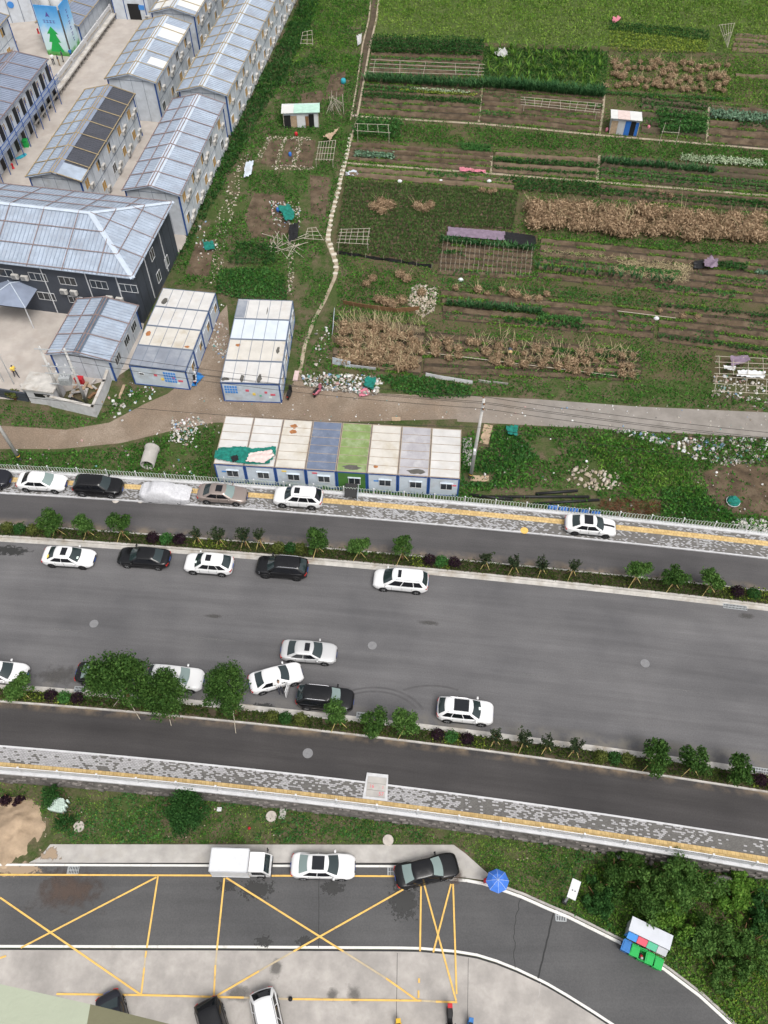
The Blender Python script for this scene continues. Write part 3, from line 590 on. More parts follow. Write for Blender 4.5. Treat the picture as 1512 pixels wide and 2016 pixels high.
# ------------------------------------------------------------ foliage generators
_lat = R.rand(64, 64)
def vnoise(x, y):
    xi, yi = np.floor(x).astype(int), np.floor(y).astype(int); fx, fy = x - xi, y - yi
    fx = fx * fx * (3 - 2 * fx); fy = fy * fy * (3 - 2 * fy)
    g = lambda a, b: _lat[a % 64, b % 64]
    return (g(xi, yi) * (1 - fx) + g(xi + 1, yi) * fx) * (1 - fy) + (g(xi, yi + 1) * (1 - fx) + g(xi + 1, yi + 1) * fx) * fy
def fbm(x, y, s):
    return (vnoise(x / s, y / s) + .5 * vnoise(x / s * 2.1 + 7, y / s * 2.1 + 3) + .25 * vnoise(x / s * 4.3 + 1, y / s * 4.3 + 9)) / 1.75
def in_poly(P_, poly):
    x, y = P_[:, 0], P_[:, 1]; ins = np.zeros(len(P_), bool); n = len(poly)
    for i in range(n):
        x1, y1 = poly[i]; x2, y2 = poly[(i + 1) % n]
        c = ((y1 > y) != (y2 > y)) & (x < (x2 - x1) * (y - y1) / (y2 - y1 + 1e-12) + x1); ins ^= c
    return ins
def poly_points(poly, dens):
    a = np.array(poly); lo, hi = a.min(0), a.max(0); n = int((hi - lo).prod() * dens)
    P_ = lo + R.rand(n, 2) * (hi - lo); return P_[in_poly(P_, poly)]
def leaves(P_, size, nrm=None, jitter=.9, aspect=.55):
    """rhombic leaves at points P_ (n,3) facing nrm with jitter"""
    n = len(P_)
    if nrm is None: nrm = np.tile([0, 0, 1.], (n, 1))
    N = nrm + R.randn(n, 3) * jitter; N /= np.linalg.norm(N, axis=1, keepdims=True) + 1e-9
    A = np.cross(N, R.randn(n, 3)); A /= np.linalg.norm(A, axis=1, keepdims=True) + 1e-9; B = np.cross(N, A)
    s = (size * (.55 + .9 * R.rand(n)))[:, None] if np.isscalar(size) else size[:, None]
    return np.stack([P_ - A * s * .5, P_ - B * s * aspect * .5 + A * s * .1, P_ + A * s * .5, P_ + B * s * aspect * .5 + A * s * .1], 1)
def blades(P_, h, w, lean=.35):
    """upright blades (triangles as thin quads) rooted at P_"""
    n = len(P_); a = R.rand(n) * 2 * np.pi; d = np.stack([np.cos(a), np.sin(a), np.zeros(n)], 1); sd = np.stack([-np.sin(a), np.cos(a), np.zeros(n)], 1)
    hh = (h * (.6 + .8 * R.rand(n)))[:, None]; l = (lean * hh[:, 0] * R.rand(n) * 1.6)[:, None]; ww = w * .5
    up = np.array([0, 0, 1.])
    mid = P_ + up * hh * .6 + d * l * .4; tip = P_ + up * hh + d * l
    return np.stack([P_ - sd * ww * .5, mid + sd * ww, tip, mid - sd * ww], 1)
def stuff_obj(name, V, m, label, cat, z=None):
    me = quads_mesh(name, V, m); o = link_obj(name, me); return tag(o, label, cat, kind='stuff')
def cover(name, poly, z, m, dens, size, hgt, label, cat, thr=.35, nscale=3.0, pw=1.0, upright=.35, holes=()):
    """low cover over a polygon, thinned by a clumping noise so the ground shows through"""
    P_ = poly_points(poly, dens)
    for h_ in holes: P_ = P_[~(in_poly(P_, h_) & (R.rand(len(P_)) < .9))]
    f = fbm(P_[:, 0], P_[:, 1], nscale); keep = f > thr + (R.rand(len(P_)) - .5) * .12; P_, f = P_[keep], f[keep]
    h = np.clip((f - thr) / (1 - thr), 0, 1) ** pw * hgt
    Q = np.column_stack([P_, z + R.rand(len(P_)) * h + .02])
    k = R.rand(len(P_)) < upright
    V = leaves(Q, size, jitter=.8); 
    if k.any():
        Q2 = np.column_stack([P_[k], np.full(k.sum(), z) + h[k] * .5]); V[k] = blades(Q2, max(size * 1.1, .12), size * .3)
    return stuff_obj(name, V, m, label, cat)
def blob_cloud(n, blobs, size, jitter=.7, shell=.55):
    w_ = np.array([b[3] ** 2 for b in blobs]); idx = R.choice(len(blobs), n, p=w_ / w_.sum()); B = np.array(blobs)[idx]
    d = R.randn(n, 3); d /= np.linalg.norm(d, axis=1, keepdims=True); d[:, 2] = np.where(d[:, 2] < -.35, -d[:, 2] * .6, d[:, 2])
    r = B[:, 3] * (shell + (1 - shell) * R.rand(n) ** .6) * (1 + .10 * R.randn(n)); P_ = B[:, :3] + d * r[:, None]
    return leaves(P_, size, d * .9, jitter)
def crown_blobs(r, n, flat=.85, seed=0):
    q = random.Random(seed); out = [(0, 0, 0, r * .62)]
    for i in range(n):
        a = q.uniform(0, 6.28); e = q.uniform(-.5, 1.0); rr = r * q.uniform(.40, .72)
        out.append((math.cos(a) * math.cos(e) * rr, math.sin(a) * math.cos(e) * rr, math.sin(e) * rr * flat, r * q.uniform(.26, .44)))
    return out
# round street tree: three crown variants, one trunk mesh each
def make_trunk(h, r):
    q = MB(); q.tube((0, 0, 0), (.03, .02, h * .55), r, 7, r * .8); q.tube((.03, .02, h * .55), (0, 0, h), r * .8, 6, r * .35)
    for i in range(5):
        a = i * 1.3; q.tube((.02, .01, h * (.55 + .07 * i)), (math.cos(a) * h * .22, math.sin(a) * h * .22, h * (.78 + .06 * i)), r * .45, 5, r * .15)
    return q.mesh('trunk', M['wood'], True)
def loose_blobs(n, seed):
    q = random.Random(seed); out = []
    for i in range(n):
        a = q.uniform(0, 6.28); e = q.uniform(-.6, 1.3); rr = q.uniform(.15, .95); out.append((math.cos(a) * math.cos(e) * rr, math.sin(a) * math.cos(e) * rr, math.sin(e) * rr * 1.1, q.uniform(.14, .30)))
    return out
CR = [quads_mesh('crown', blob_cloud(2300, crown_blobs(1.05, 10, .95, s) + loose_blobs(8, s + 3)[:6], .15, .8, .45), LF['treelt' if s == 2 else 'tree']) for s in range(4)]
CBIG = [quads_mesh('crown', blob_cloud(8500, crown_blobs(.98, 20, 1.1, 20 + s) + loose_blobs(18, s), .085, .85, .35), LF['treelt' if s == 1 else 'tree']) for s in range(3)]
def spind():
    V = []
    for i in range(9):
        a = i * 2.4; e = .25 + .7 * R.rand(); tip = np.array([math.cos(a) * e * .55, math.sin(a) * e * .55, .15 + .75 * R.rand()])
        t = R.rand(55, 1) ** .6; P_ = tip * t + R.randn(55, 3) * .085; V.append(leaves(P_, .15, None, 1.2))
    return quads_mesh('crown', np.concatenate(V), LF['spindle'])
SP = [spind() for _ in range(3)]
TR = make_trunk(1.0, .045); TRS = make_trunk(1.0, .03)
sk_ = MB(); sk_.tube((0, 0, 0), (0, 0, 1), .03, 5); STAKE = sk_.mesh('stake', mat('yellow_stake', (.50, .40, .16), .7, .1, 3))
sk_ = MB(); sk_.tube((0, 0, 0), (0, 0, 1), .03, 5); STAKEG = sk_.mesh('stake', M['bam'])
def stakes(root, n, rr, h, a0, me=STAKE):
    for i in range(n):
        a = a0 + i * 6.283 / n; p = Vector((math.cos(a) * rr, math.sin(a) * rr, 0)); d = Vector((0, 0, h)) - p
        link_obj('stake', me, root, p, d.to_track_quat('Z', 'Y').to_euler(), (1, 1, d.length))
def med_y(c1, o1, c2, o2, x): return (cy(c1, x, o1) + cy(c2, x, o2)) / 2
MED = {'N': (C_MT, -.15, C_MB, .55), 'S': (C_LT, -.5, C_LB, .15)}
def med_pos(u, v, med, zg):
    c1, o1, c2, o2 = MED[med]; x = G(u, v, zg).x
    for _ in range(6):
        y = med_y(c1, o1, c2, o2, x); z = zfor(x, y, v); x = G(u, v, z).x
    return x, y, z
TREE_N = {'N': 0, 'S': 0}
def round_tree(u, v, med, rpx, label, var=None, group=None, big=False):
    x, y, z = med_pos(u, v, med, 2.4); z = min(max(z, 1.9), 5.2); s = 21.5 if med == 'N' else 23.0
    r = rpx / s; root = thing('street_tree', label, 'tree', (x, y, .1), 0, group)
    var = rnd.randrange(4) if var is None else var
    link_obj('trunk', TR, root, None, None, (z * 1.0, z * 1.0, z * 1.05))
    link_obj('crown', (CBIG[var % 3] if big else CR[var]), root, (0, 0, z - .1), (0, 0, rnd.uniform(0, 6.28)), (r * 1.12, r * 1.12, r * (1.2 if big else 1.1)))
    stakes(root, 3, .75, z * .55, rnd.uniform(3.6, 4.2)) if not big else stakes(root, 3, 1.5, z * .45, rnd.uniform(4.6, 5.4), STAKEG)
    return root
gN, gS = 'round street trees on the far median', 'round street trees on the near median'
lN, lS = 'small round green street tree on yellow stakes in the far planted median', 'small round green street tree on yellow stakes in the near planted median'
LN = ['broadest round street tree beside the white sedan with the yellow card', 'round street tree between the yellow carded white sedan and the black sedan', 'round street tree beside the black sedan, next to a purple shrub', 'round street tree beside olive shrubs, next to the black car with roof rails', 'round street tree beside the bonnet of the long white people carrier', 'round street tree beside the roof of the long white people carrier', 'round street tree next to the spindly saplings on the far median', 'middle one of three round street trees between saplings and double drain grate', 'round street tree next to the double drain grate and a purple shrub']
for (u, v, r_), l_ in zip([(105, 1032, 27), (166, 1034, 22), (233, 1033, 24), (622, 1064, 24), (707, 1078, 22), (792, 1077, 21), (1258, 1122, 23), (1330, 1140, 24), (1403, 1144, 24)], LN): round_tree(u, v, 'N', r_, l_, None, gN)
LS = ['round street tree before the bonnet of a half seen white car', 'round street tree standing against the black car by the near median', 'wide round street tree beside the steel drain grate of the near median', 'round street tree between the drain grate tree and purple shrubs', 'largest round street tree next to olive shrubs on the near median', 'middle round street tree between olive shrubs and the long drain grate', 'round street tree next to the lone purple shrub at the long grate']
for (u, v, r_), l_ in zip([(38, 1355, 27), (662, 1404, 24), (737, 1430, 27), (797, 1424, 26), (1290, 1490, 30), (1372, 1499, 27), (1455, 1520, 27)], LS): round_tree(u, v, 'S', r_, l_, None, gS)
for (u, v, r_, lb) in [(224, 1332, 52, 'tall broad leafy tree hanging over a black sedan in the near median'), (318, 1368, 49, 'tall broad leafy tree hanging over a white car in the near median'), (446, 1354, 43, 'tall upright leafy tree beside the white sedan with the open door')]: round_tree(u, v, 'S', r_, lb, None, None, True)
def spindle_tree(u, v, med, label, group):
    x, y, z = med_pos(u, v, med, 1.6); z = min(max(z, 1.0), 2.4); root = thing('spindly_tree', label, 'tree', (x, y, .1), 0, group)
    link_obj('trunk', TRS, root, None, None, (z, z, z)); k = rnd.uniform(1.05, 1.35)
    link_obj('crown', rnd.choice(SP), root, (0, 0, z - .45 * k), (0, 0, rnd.uniform(0, 6.28)), k); stakes(root, 3, .55, z * .7, rnd.uniform(3.6, 4.2))
for (u, v) in [(385, 1050), (428, 1052), (478, 1052), (508, 1052), (957, 1099), (1013, 1107), (1068, 1112), (1130, 1114)]: spindle_tree(u, v, 'N', 'thin dark spindly sapling on stakes in the far planted median', 'spindly saplings on the far median')
for (u, v) in [(976, 1448), (1033, 1454), (1080, 1461), (1135, 1468)]: spindle_tree(u, v, 'S', 'thin dark spindly sapling on stakes in the near planted median', 'spindly saplings on the near median')
BALL = {k: quads_mesh('foliage', blob_cloud(620, [(0, 0, 0, .95), (.2, .1, .1, .8)], .24, .6, .8), LF[k]) for k in ('purple', 'olive', 'crop', 'dark')}
st_ = MB(); st_.tube((0, 0, -.6), (0, 0, .3), .08, 5); STEM = st_.mesh('stem', M['wood'])
def ball(u, v, med, k, r_=.62):
    x, y, z = med_pos(u, v, med, .5); nm = {'purple': 'dark purple', 'olive': 'olive yellow', 'crop': 'bright green', 'dark': 'dark green'}[k]; wh = 'far' if med == 'N' else 'near'
    root = thing('ball_shrub', f'{nm} clipped ball shrub in the {wh} planted median', 'shrub', (x, y, .1), 0, f'{nm} ball shrubs on the {wh} median')
    link_obj('foliage', BALL[k], root, (0, 0, r_ * .8), (0, 0, rnd.uniform(0, 6)), (r_, r_, r_ * .9)); link_obj('stem', STEM, root, (0, 0, r_ * .5), None, r_)
for (u, v, k) in [(20, 1046, 'olive'), (44, 1048, 'dark'), (70, 1049, 'olive'), (302, 1060, 'purple'), (327, 1061, 'crop'), (353, 1063, 'purple'), (548, 1077, 'olive'), (572, 1079, 'dark'), (593, 1080, 'olive'), (847, 1105, 'purple'), (869, 1108, 'crop'), (894, 1110, 'purple'), (1451, 1168, 'purple'), (1484, 1170, 'dark')]: ball(u, v, 'N', k)
for (u, v, k) in [(102, 1373, 'purple'), (128, 1375, 'crop'), (155, 1377, 'purple'), (535, 1411, 'olive'), (562, 1414, 'dark'), (592, 1416, 'olive'), (863, 1449, 'purple'), (887, 1452, 'crop'), (918, 1456, 'purple'), (1180, 1492, 'olive'), (1208, 1496, 'dark'), (1234, 1499, 'olive'), (1497, 1535, 'purple')]: ball(u, v, 'S', k, .58)
# low hedge planting in the medians
def median_cover(med, m, dens, hgt, x0, x1, label, cat='ground cover'):
    c1, o1, c2, o2 = MED[med]; n = int((x1 - x0) * 1.5 * dens); x = x0 + R.rand(n) * (x1 - x0); t = R.rand(n)
    a = np.polyval(c1, x) + o1 - .05; b = np.polyval(c2, x) + o2 + .02; y = a + (b - a) * t; f = fbm(x, y, 1.2); k = f > .22
    Q = np.column_stack([x, y, .1 + R.rand(n) * hgt * (.4 + f)])[k]; V = leaves(Q, .17, jitter=.8)
    stuff_obj('hedge_planting', V, m, label, cat)
median_cover('N', LF['cover'], 130, .50, -42, 40, 'low dark hedge planting along the far median')
median_cover('S', LF['cover'], 130, .50, -38, 36, 'low dark hedge planting along the near median')
for (med, a, b) in [('N', -17.5, -14.5), ('N', 2.5, 6.5), ('N', 29.5, 36), ('S', -29.5, -24.5), ('S', 3.8, 8), ('S', 27.5, 33)]:
    median_cover(med, LF['yellow'], 60, .55, a, b, 'yellow green low planting around the ball shrubs in the ' + ('far' if med == 'N' else 'near') + ' median')
# ------------------------------------------------------------ vehicles
def lerp(a, b, t): return a + (b - a) * t
def interp(tab, s):
    for (a, va), (b, vb) in zip(tab, tab[1:]):
        if s <= b: return lerp(va, vb, (s - a) / (b - a)) if b > a else vb
    return tab[-1][1]
KIND = {
 'sedan': dict(L=4.65, W=1.80, H=1.45, deck=[(-1, .70), (-.985, .84), (-.93, .97), (-.72, 1.02), (-.5, .98), (.3, .95), (.46, .93), (.75, .83), (.9, .74), (.97, .64), (1, .52)], wb=.46, rf=.12, rr=-.40, rb=-.76, belt=.93, pil=(.50,), wr=.325),
 'suv': dict(L=4.62, W=1.86, H=1.67, deck=[(-1, .72), (-.99, .95), (-.96, 1.08), (-.5, 1.08), (.3, 1.07), (.48, 1.06), (.78, 1.00), (.92, .90), (.98, .78), (1, .60)], wb=.50, rf=.18, rr=-.68, rb=-.955, belt=1.05, pil=(.36, .68), wr=.37),
 'mpv': dict(L=4.85, W=1.86, H=1.74, deck=[(-1, .70), (-.99, .95), (-.965, 1.05), (-.5, 1.06), (.4, 1.02), (.58, 1.00), (.80, .90), (.93, .80), (.98, .70), (1, .55)], wb=.60, rf=.24, rr=-.74, rb=-.96, belt=1.03, pil=(.38, .70), wr=.34),
 'hatch': dict(L=4.35, W=1.80, H=1.60, deck=[(-1, .70), (-.99, .90), (-.95, 1.02), (-.5, 1.02), (.3, 1.00), (.48, .98), (.78, .92), (.92, .82), (.98, .72), (1, .55)], wb=.50, rf=.16, rr=-.56, rb=-.94, belt=1.0, pil=(.38, .68), wr=.35),
}
def smoothstep_(t): return t * t * (3 - 2 * t)
def body_mesh(k, paint, grow=0.0, wob=None):
    q = MB(); Lh, Wh = k['L'] / 2, k['W'] / 2
    S = [-1, -.99, -.96, -.90, -.80, -.66, -.5, -.25, 0, .25, .45, .6, .74, .85, .92, .965, .99, 1]; rows = []
    for s in S:
        e = max(0, (abs(s) - .72) / .28); hw = Wh * (1 - .30 * e ** 2.6) * (1 - (.02 if abs(s) < .3 else 0)); top = interp(k['deck'], s); zb = .24 + .10 * max(0, (abs(s) - .8) / .2); x = s * Lh
        sec = [(hw * .90, zb), (hw * .985, zb + .12), (hw, min(.52, top - .1)), (hw * .985, top - .13 if top - .13 > .54 else top - .06), (hw * .93, top - .035), (hw * .80, top - .005), (hw * .45, top + .02), (0, top + .028)]
        rows.append([(x, -y, z) for y, z in sec] + [(x, y, z) for y, z in sec[-2::-1]])
    n = len(rows[0]); vs = [p for r in rows for p in r]; fs = []
    for i in range(len(rows) - 1):
        for j in range(n - 1): a = i * n + j; fs.append((a, a + n, a + n + 1, a + 1))
        fs.append((i * n, i * n + n - 1, (i + 1) * n + n - 1, (i + 1) * n))
    fs.append(tuple(range(n))); fs.append(tuple(range(len(vs) - 1, len(vs) - n - 1, -1)))
    q.add(vs, fs)
    return q
def cabin(k):
    Lh, W = k['L'] / 2, k['W']; zb, zt = k['belt'], k['H'] - .05
    def surf(side, a, t):
        tt = max(t, 0.0); xf = lerp(k['wb'], k['rf'], tt ** .95) * Lh; xr = lerp(k['rb'], k['rr'], tt ** (1.15)) * Lh; hw = lerp(.455, .35, tt ** 1.25) * W; z = lerp(zb, zt, t)
        cr = .035 * tt
        if side == 'f': return Vector((xf + .13 * (1 - a * a), a * hw * .97, z + cr * (1 - a * a)))
        if side == 'r': return Vector((xr - .09 * (1 - a * a), a * hw * .97, z + cr * (1 - a * a)))
        sg = 1 if side == 'l' else -1
        return Vector((lerp(xf, xr, a), sg * hw * (.97 + .045 * math.sin(math.pi * a)), z))
    return surf
def pane(surf, side, a0, a1, t0, t1, m, root, name, na=5, ntt=3, off=.012, trim_=None):
    q = MB(); c0 = Vector((0, 0, .4))
    def fn(i, j):
        a = lerp(a0, a1, i); t = lerp(t0, t1, j)
        if trim_: t = t0 + (t1 - t0) * j; a = trim_(a, j)
        p = surf(side, a, t); d = 1e-3
        du = surf(side, a + d, t) - surf(side, a - d, t); dv = surf(side, a, t + d) - surf(side, a, t - d); nn = du.cross(dv)
        if nn.length < 1e-9: nn = Vector((0, 0, 1))
        nn.normalize()
        if nn.dot(p - c0) < 0: nn = -nn
        return p + nn * off
    q.grid(fn, na, ntt); return q.build(name, m, root, True)
WHEELS = {}
def wheel_mesh(r, rim):
    key = (round(r, 3), rim)
    if key not in WHEELS:
        t = MB(); t.lathe([(r * .62, -.11), (r * .92, -.11), (r, -.07), (r, .07), (r * .92, .11), (r * .62, .11)], 22, axis='y')
        q = MB(); q.lathe([(.001, .085), (r * .14, .10), (r * .16, .075), (r * .58, .085), (r * .66, .108), (r * .66, -.1)], 22, axis='y')
        for i in range(5):
            a = i * 1.2566; q.tube((math.cos(a) * r * .12, .098, math.sin(a) * r * .12), (math.cos(a) * r * .6, .10, math.sin(a) * r * .6), r * .075, 5)
        WHEELS[key] = (t.mesh('wheel', M['tyre'], True), q.mesh('rim', M[rim], False))
    return WHEELS[key]
def car(u, v, deg, kind, paint, label, z0=0.0, sunroof=None, rails=False, glass='glass', side='glassdk', rear='glass', rim='rim', flip=False, black_roof=False, stripe=False, door_open=False, card=None, group=None, L=None, rearcard=False):
    k = dict(KIND[kind])
    if L: k['L'] = L
    p = G(u, v, z0 + .72); root = thing('parked_car', label, 'car', (p.x, p.y, z0), rad(deg) + (math.pi if flip else 0), group); Lh, W = k['L'] / 2, k['W']; surf = cabin(k)
    bm_ = body_mesh(k, paint)
    for sx in (-.60, .60):
        for sg in (-1, 1): bm_.lathe([(.001, .012), (k['wr'] * 1.16, .012), (k['wr'] * 1.16, -.02)], 20, (sx * Lh, sg * (W / 2 - .004), k['wr']), m=1, axis='y') if sg > 0 else bm_.lathe([(.001, -.012), (k['wr'] * 1.16, -.012), (k['wr'] * 1.16, .02)], 20, (sx * Lh, sg * (W / 2 - .004), k['wr']), m=1, axis='y')
    # door seams and sills
    for sg in (-1, 1): bm_.box(0, sg * (W / 2 - .035), .27, k['L'] * .46, .06, .10, m=1)
    for sx in (.30, -.08, -.42):
        for sg in (-1, 1): bm_.box(sx * Lh, sg * (W / 2 - .008), .66, .014, .012, .52, m=1)
    bm_.build('body', [M[paint], M['trim']], root, True)
    q = MB(); nt_ = 6; ring = [('f', -1 + 2 * i / 6) for i in range(6)] + [('l', i / 8) for i in range(8)] + [('r', 1 - 2 * i / 6) for i in range(6)] + [('R', 1 - i / 8) for i in range(8)]
    vs = []
    for j in range(nt_ + 1):
        for sd_, a in ring: vs.append(surf(sd_, a, j / nt_ * 1.0 - (.06 if j == 0 else 0)))
    n = len(ring); top = vs[-n:]; cx_ = sum((p.x for p in top)) / n
    for f_, dz in ((.86, .030), (.55, .050)): vs += [Vector((lerp(cx_, p.x, f_), p.y * f_, p.z + dz)) for p in top]
    vs.append(Vector((cx_, 0, k['H'] + .045))); fs = []
    for j in range(nt_ + 2): fs += [(j * n + i, j * n + (i + 1) % n, (j + 1) * n + (i + 1) % n, (j + 1) * n + i) for i in range(n)]
    b0 = (nt_ + 2) * n; fs += [(b0 + i, b0 + (i + 1) % n, len(vs) - 1) for i in range(n)]
    q.add(vs, fs); q.build('cabin', M['black_paint' if black_roof else paint], root, True)
    pane(surf, 'f', -.90, .90, .05, .93, M[glass], root, 'windshield', 8, 4); pane(surf, 'r', -.86, .86, (.18 if kind != 'sedan' else .08), .90, M[rear], root, 'rear_window', 8, 4)
    cuts = [.07] + list(k['pil']) + [.93 if kind != 'sedan' else .90]
    for sd_ in ('l', 'R'):
        for a0, a1 in zip(cuts, cuts[1:]):
            if door_open and sd_ == 'R' and a0 < .1: continue
            pane(surf, sd_, a0 + .012, a1 - .012, .10, .86, M[side], root, 'side_window', 5, 3)
    H = k['H']
    def roofpatch(name, x0, x1, hw, m, dz=.004):
        g = MB()
        def fn(i, j):
            x = lerp(x0, x1, i) * Lh; y = lerp(-hw, hw, j) * W; xm = (k['rf'] + k['rr']) / 2 * Lh; d = max(abs(x - xm) / (abs(k['rf'] - k['rr']) / 2 * Lh), abs(y) / (.365 * W)); hgt = interp([(0, .055), (.55, .05), (.86, .03), (1, 0)], min(d, 1))
            return (x, y, H + .062)
        g.grid(fn, 6, 4); g.build(name, M[m], root)
    if sunroof: roofpatch('sunroof', sunroof[0], sunroof[1], sunroof[2], 'glassdk')
    if rails:
        for sg in (-1, 1):
            g = MB(); y = sg * .335 * W; g.path([(k['rf'] * Lh - .15, y, H - .02), (k['rf'] * Lh - .3, y, H + .045), (k['rr'] * Lh + .25, y, H + .045), (k['rr'] * Lh + .1, y, H - .02)], .022, 5); g.build('roof_rail', M['chrome'], root)
    for sg in (-1, 1):
        g = MB(); zt = interp(k['deck'], .93) - .10; g.grid(lambda i, j, sg=sg: (lerp(.80, .965, i) * Lh, sg * W / 2 * lerp(1.0, .66, i) * lerp(1.0, .90, j) * (1 - .30 * (max(0, (lerp(.80, .965, i) - .72) / .28)) ** 2.6) / lerp(1, .80, i), interp(k['deck'], lerp(.80, .965, i)) - lerp(.16, .02, j)), 4, 2); g.build('headlight', M['lamp'], root, True)
        g = MB(); zt = interp(k['deck'], -.97) - .16; g.box(-.965 * Lh, sg * .355 * W, zt, .10, .17 * W, .16, sg * -.35); g.build('taillight', M['red'], root)
        g = MB(); g.box((k['wb'] - .10) * Lh, sg * (W / 2 + .07), k['belt'] + .06, .14, .20, .13); g.build('mirror', M[paint], root, True)
    g = MB(); g.box(.995 * Lh, 0, .52, .04, W * .46, .16); g.box(.985 * Lh, 0, .34, .06, W * .62, .10); g.build('grille', M['trim'], root)
    for sx, zz in ((1.0, .44), (-1.005, .66)): g = MB(); g.box(sx * (Lh + .012), 0, zz, .02, .44, .14); g.build('number_plate', M['plate'], root)
    tm, rm = wheel_mesh(k['wr'], rim)
    for sx in (-.60, .60):
        for sg in (-1, 1):
            w_ = link_obj('wheel', tm, root, (sx * Lh, sg * (W / 2 - .085), k['wr']), (0, 0, 0 if sg > 0 else math.pi)); link_obj('rim', rm, w_)
    if card: g = MB(); a = surf('f', card[0], .22); g.box(a.x + .02, a.y, a.z + .05, .18, .24, .012); g.build('dashboard_paper', M['paper'], root)
    if rearcard: g = MB(); a = surf('r', -.5, .3); g.box(a.x - .02, a.y, a.z + .05, .14, .30, .05); g.build('rear_shelf_card', M['yplate'], root)
    if stripe: g = MB(); g.grid(lambda i, j: (lerp(.50, .93, i) * Lh, lerp(-.06, .06, j) * W - .0, interp(k['deck'], lerp(.50, .93, i)) + .036), 8, 1); g.build('bonnet_stripe', M['trim'], root)
    if door_open:
        g = MB(); g.box(-.52, 0, .58, 1.04, .07, .60); d_ = g.build('door', [M[paint]], root); d_.location = (k['wb'] * Lh - .12, -W / 2 + .02, 0); d_.rotation_euler.z = rad(62)
        g = MB()
        for a_, b_ in (((-.02, 0, .88), (-.30, 0, 1.36)), ((-.30, 0, 1.36), (-1.02, 0, 1.38)), ((-1.02, 0, 1.38), (-1.04, 0, .88))): g.tube(a_, b_, .035, 5)
        g.build('window_frame', M[paint], d_); g = MB(); g.add([(-.05, 0, .88), (-1.03, 0, .88), (-1.0, 0, 1.36), (-.30, 0, 1.35)], [(0, 1, 2, 3)]); g.build('door_window', M['glass'], d_)
        g = MB(); g.box(-.48, .03, .55, .85, .03, .5); g.build('door_lining', M['shirt_d'], d_)
        g = MB(); g.box(.15, -.42, .75, .95, .80, .55); g.build('door_opening', M['trim'], root)
    return root
rd = lambda c, u, v: math.degrees(math.atan(slope(c, G(u, v).x)))
aN = lambda u: rd(C_SKERB, u, 960); aM = lambda u: rd(C_MB, u, 1110); aL = lambda u: rd(C_LT, u, 1340)
# far sidewalk (z .12)
car(-28, 940, aN(0), 'suv', 'navy_paint', 'dark grey car behind the first white sedan on the far sidewalk', .12, flip=False)
car(82, 947, aN(80), 'sedan', 'white_paint', 'white sedan parked first on the far sidewalk, no sunroof, beside a black car', .12, glass='glasslt', rear='glassdk')
car(193, 956, aN(190), 'suv', 'black_paint', 'black boxy car parked on the far sidewalk between a white sedan and a covered car', .12)
car(438, 971, aN(430), 'sedan', 'bronze_paint', 'bronze brown sedan with sunroof parked on the far sidewalk', .12, sunroof=(-.22, .04, .20), glass='glasslt')
car(587, 978, aN(580), 'suv', 'white_paint', 'white off-road car with black rear windows parked on the far sidewalk', .12, flip=True, sunroof=(-.10, .12, .18), rails=True, rear='glassdk')
car(1163, 1033, aN(1160), 'sedan', 'white_paint', 'white sedan with black bonnet stripe parked alone on the far sidewalk', .12, sunroof=(-.30, .04, .28), stripe=True, rim='rimdk')
# main road, far side
car(135, 1095, aM(130), 'sedan', 'white_paint', 'white sedan with yellow card in its rear window beside the far median', 0, sunroof=(-.20, .02, .22), rim='rimdk', card=(-.4, 0), rearcard=True)
car(283, 1096, aM(280), 'sedan', 'black_paint', 'black sedan parked between two white cars by the far median', 0, flip=True, L=4.7, side='glassdk')
car(411, 1109, aM(410), 'hatch', 'white_paint', 'small white crossover with dark rear quarter window by the far median', 0, flip=True, sunroof=(-.16, .06, .18), card=(.3, 0))
car(555, 1116, aM(550), 'suv', 'black_paint', 'black car with silver roof rails by the far median', 0, flip=True, rails=True, rim='rimdk')
car(789, 1142, aM(780), 'mpv', 'white_paint', 'long white people carrier parked alone by the far median', 0, flip=True, sunroof=(-.02, .10, .20), rails=True, L=4.85)
# main road, near side
car(-2, 1322, aL(0), 'sedan', 'white_paint', 'white car whose bonnet shows behind a small tree of the near median', 0)
car(205, 1327, aL(200), 'sedan', 'black_paint', 'black sedan under the big tree by the near median', 0, rear='glasslt')
car(345, 1334, aL(345), 'suv', 'white_paint', 'white car half hidden under big trees by the near median', 0, glass='glasslt')
car(608, 1282, -4.5, 'sedan', 'silver_paint', 'silver sedan double parked in the middle of the road', 0, sunroof=(-.12, .06, .20), side='glassdk')
car(543, 1333, 17, 'sedan', 'white_paint', 'white sedan at an angle with its driver door open', 0, door_open=True, L=4.4)
car(640, 1374, -6, 'suv', 'black_paint', 'black car with silver roof rails beside the near median', 0, rails=True, glass='glasslt')
car(916, 1399, -6.5, 'suv', 'white_paint', 'white car with large panoramic sunroof by the near median', 0, sunroof=(-.42, .10, .27), rails=True, card=(.1, 0), L=4.5)
# car park
car(636, 1704, -1.5, 'sedan', 'white_paint', 'white sedan with square black sunroof parked at the walkway', PZ, sunroof=(-.32, .06, .27), rear='glasslt', L=4.75)
car(840, 1713, 12.5, 'sedan', 'black_paint', 'black sedan parked askew across the walkway kerb', PZ + .06, glass='glasslt', rear='glasslt', side='glassdk', L=4.75)
car(230, 2024, 118, 'sedan', 'navy_paint', 'dark grey car half hidden by the green building ledge', PZ, flip=True, rear='glass')
car(426, 2040, 115, 'suv', 'black_paint', 'black car at the lower yellow line of the forecourt', PZ, flip=True, rear='glassdk', sunroof=(-.3, .1, .27))
car(530, 2022, 108, 'suv', 'white_paint', 'white car with red tail lamps at the lower yellow line of the forecourt', PZ, flip=True, rear='glassdk', rails=True, sunroof=(.02, .12, .2))
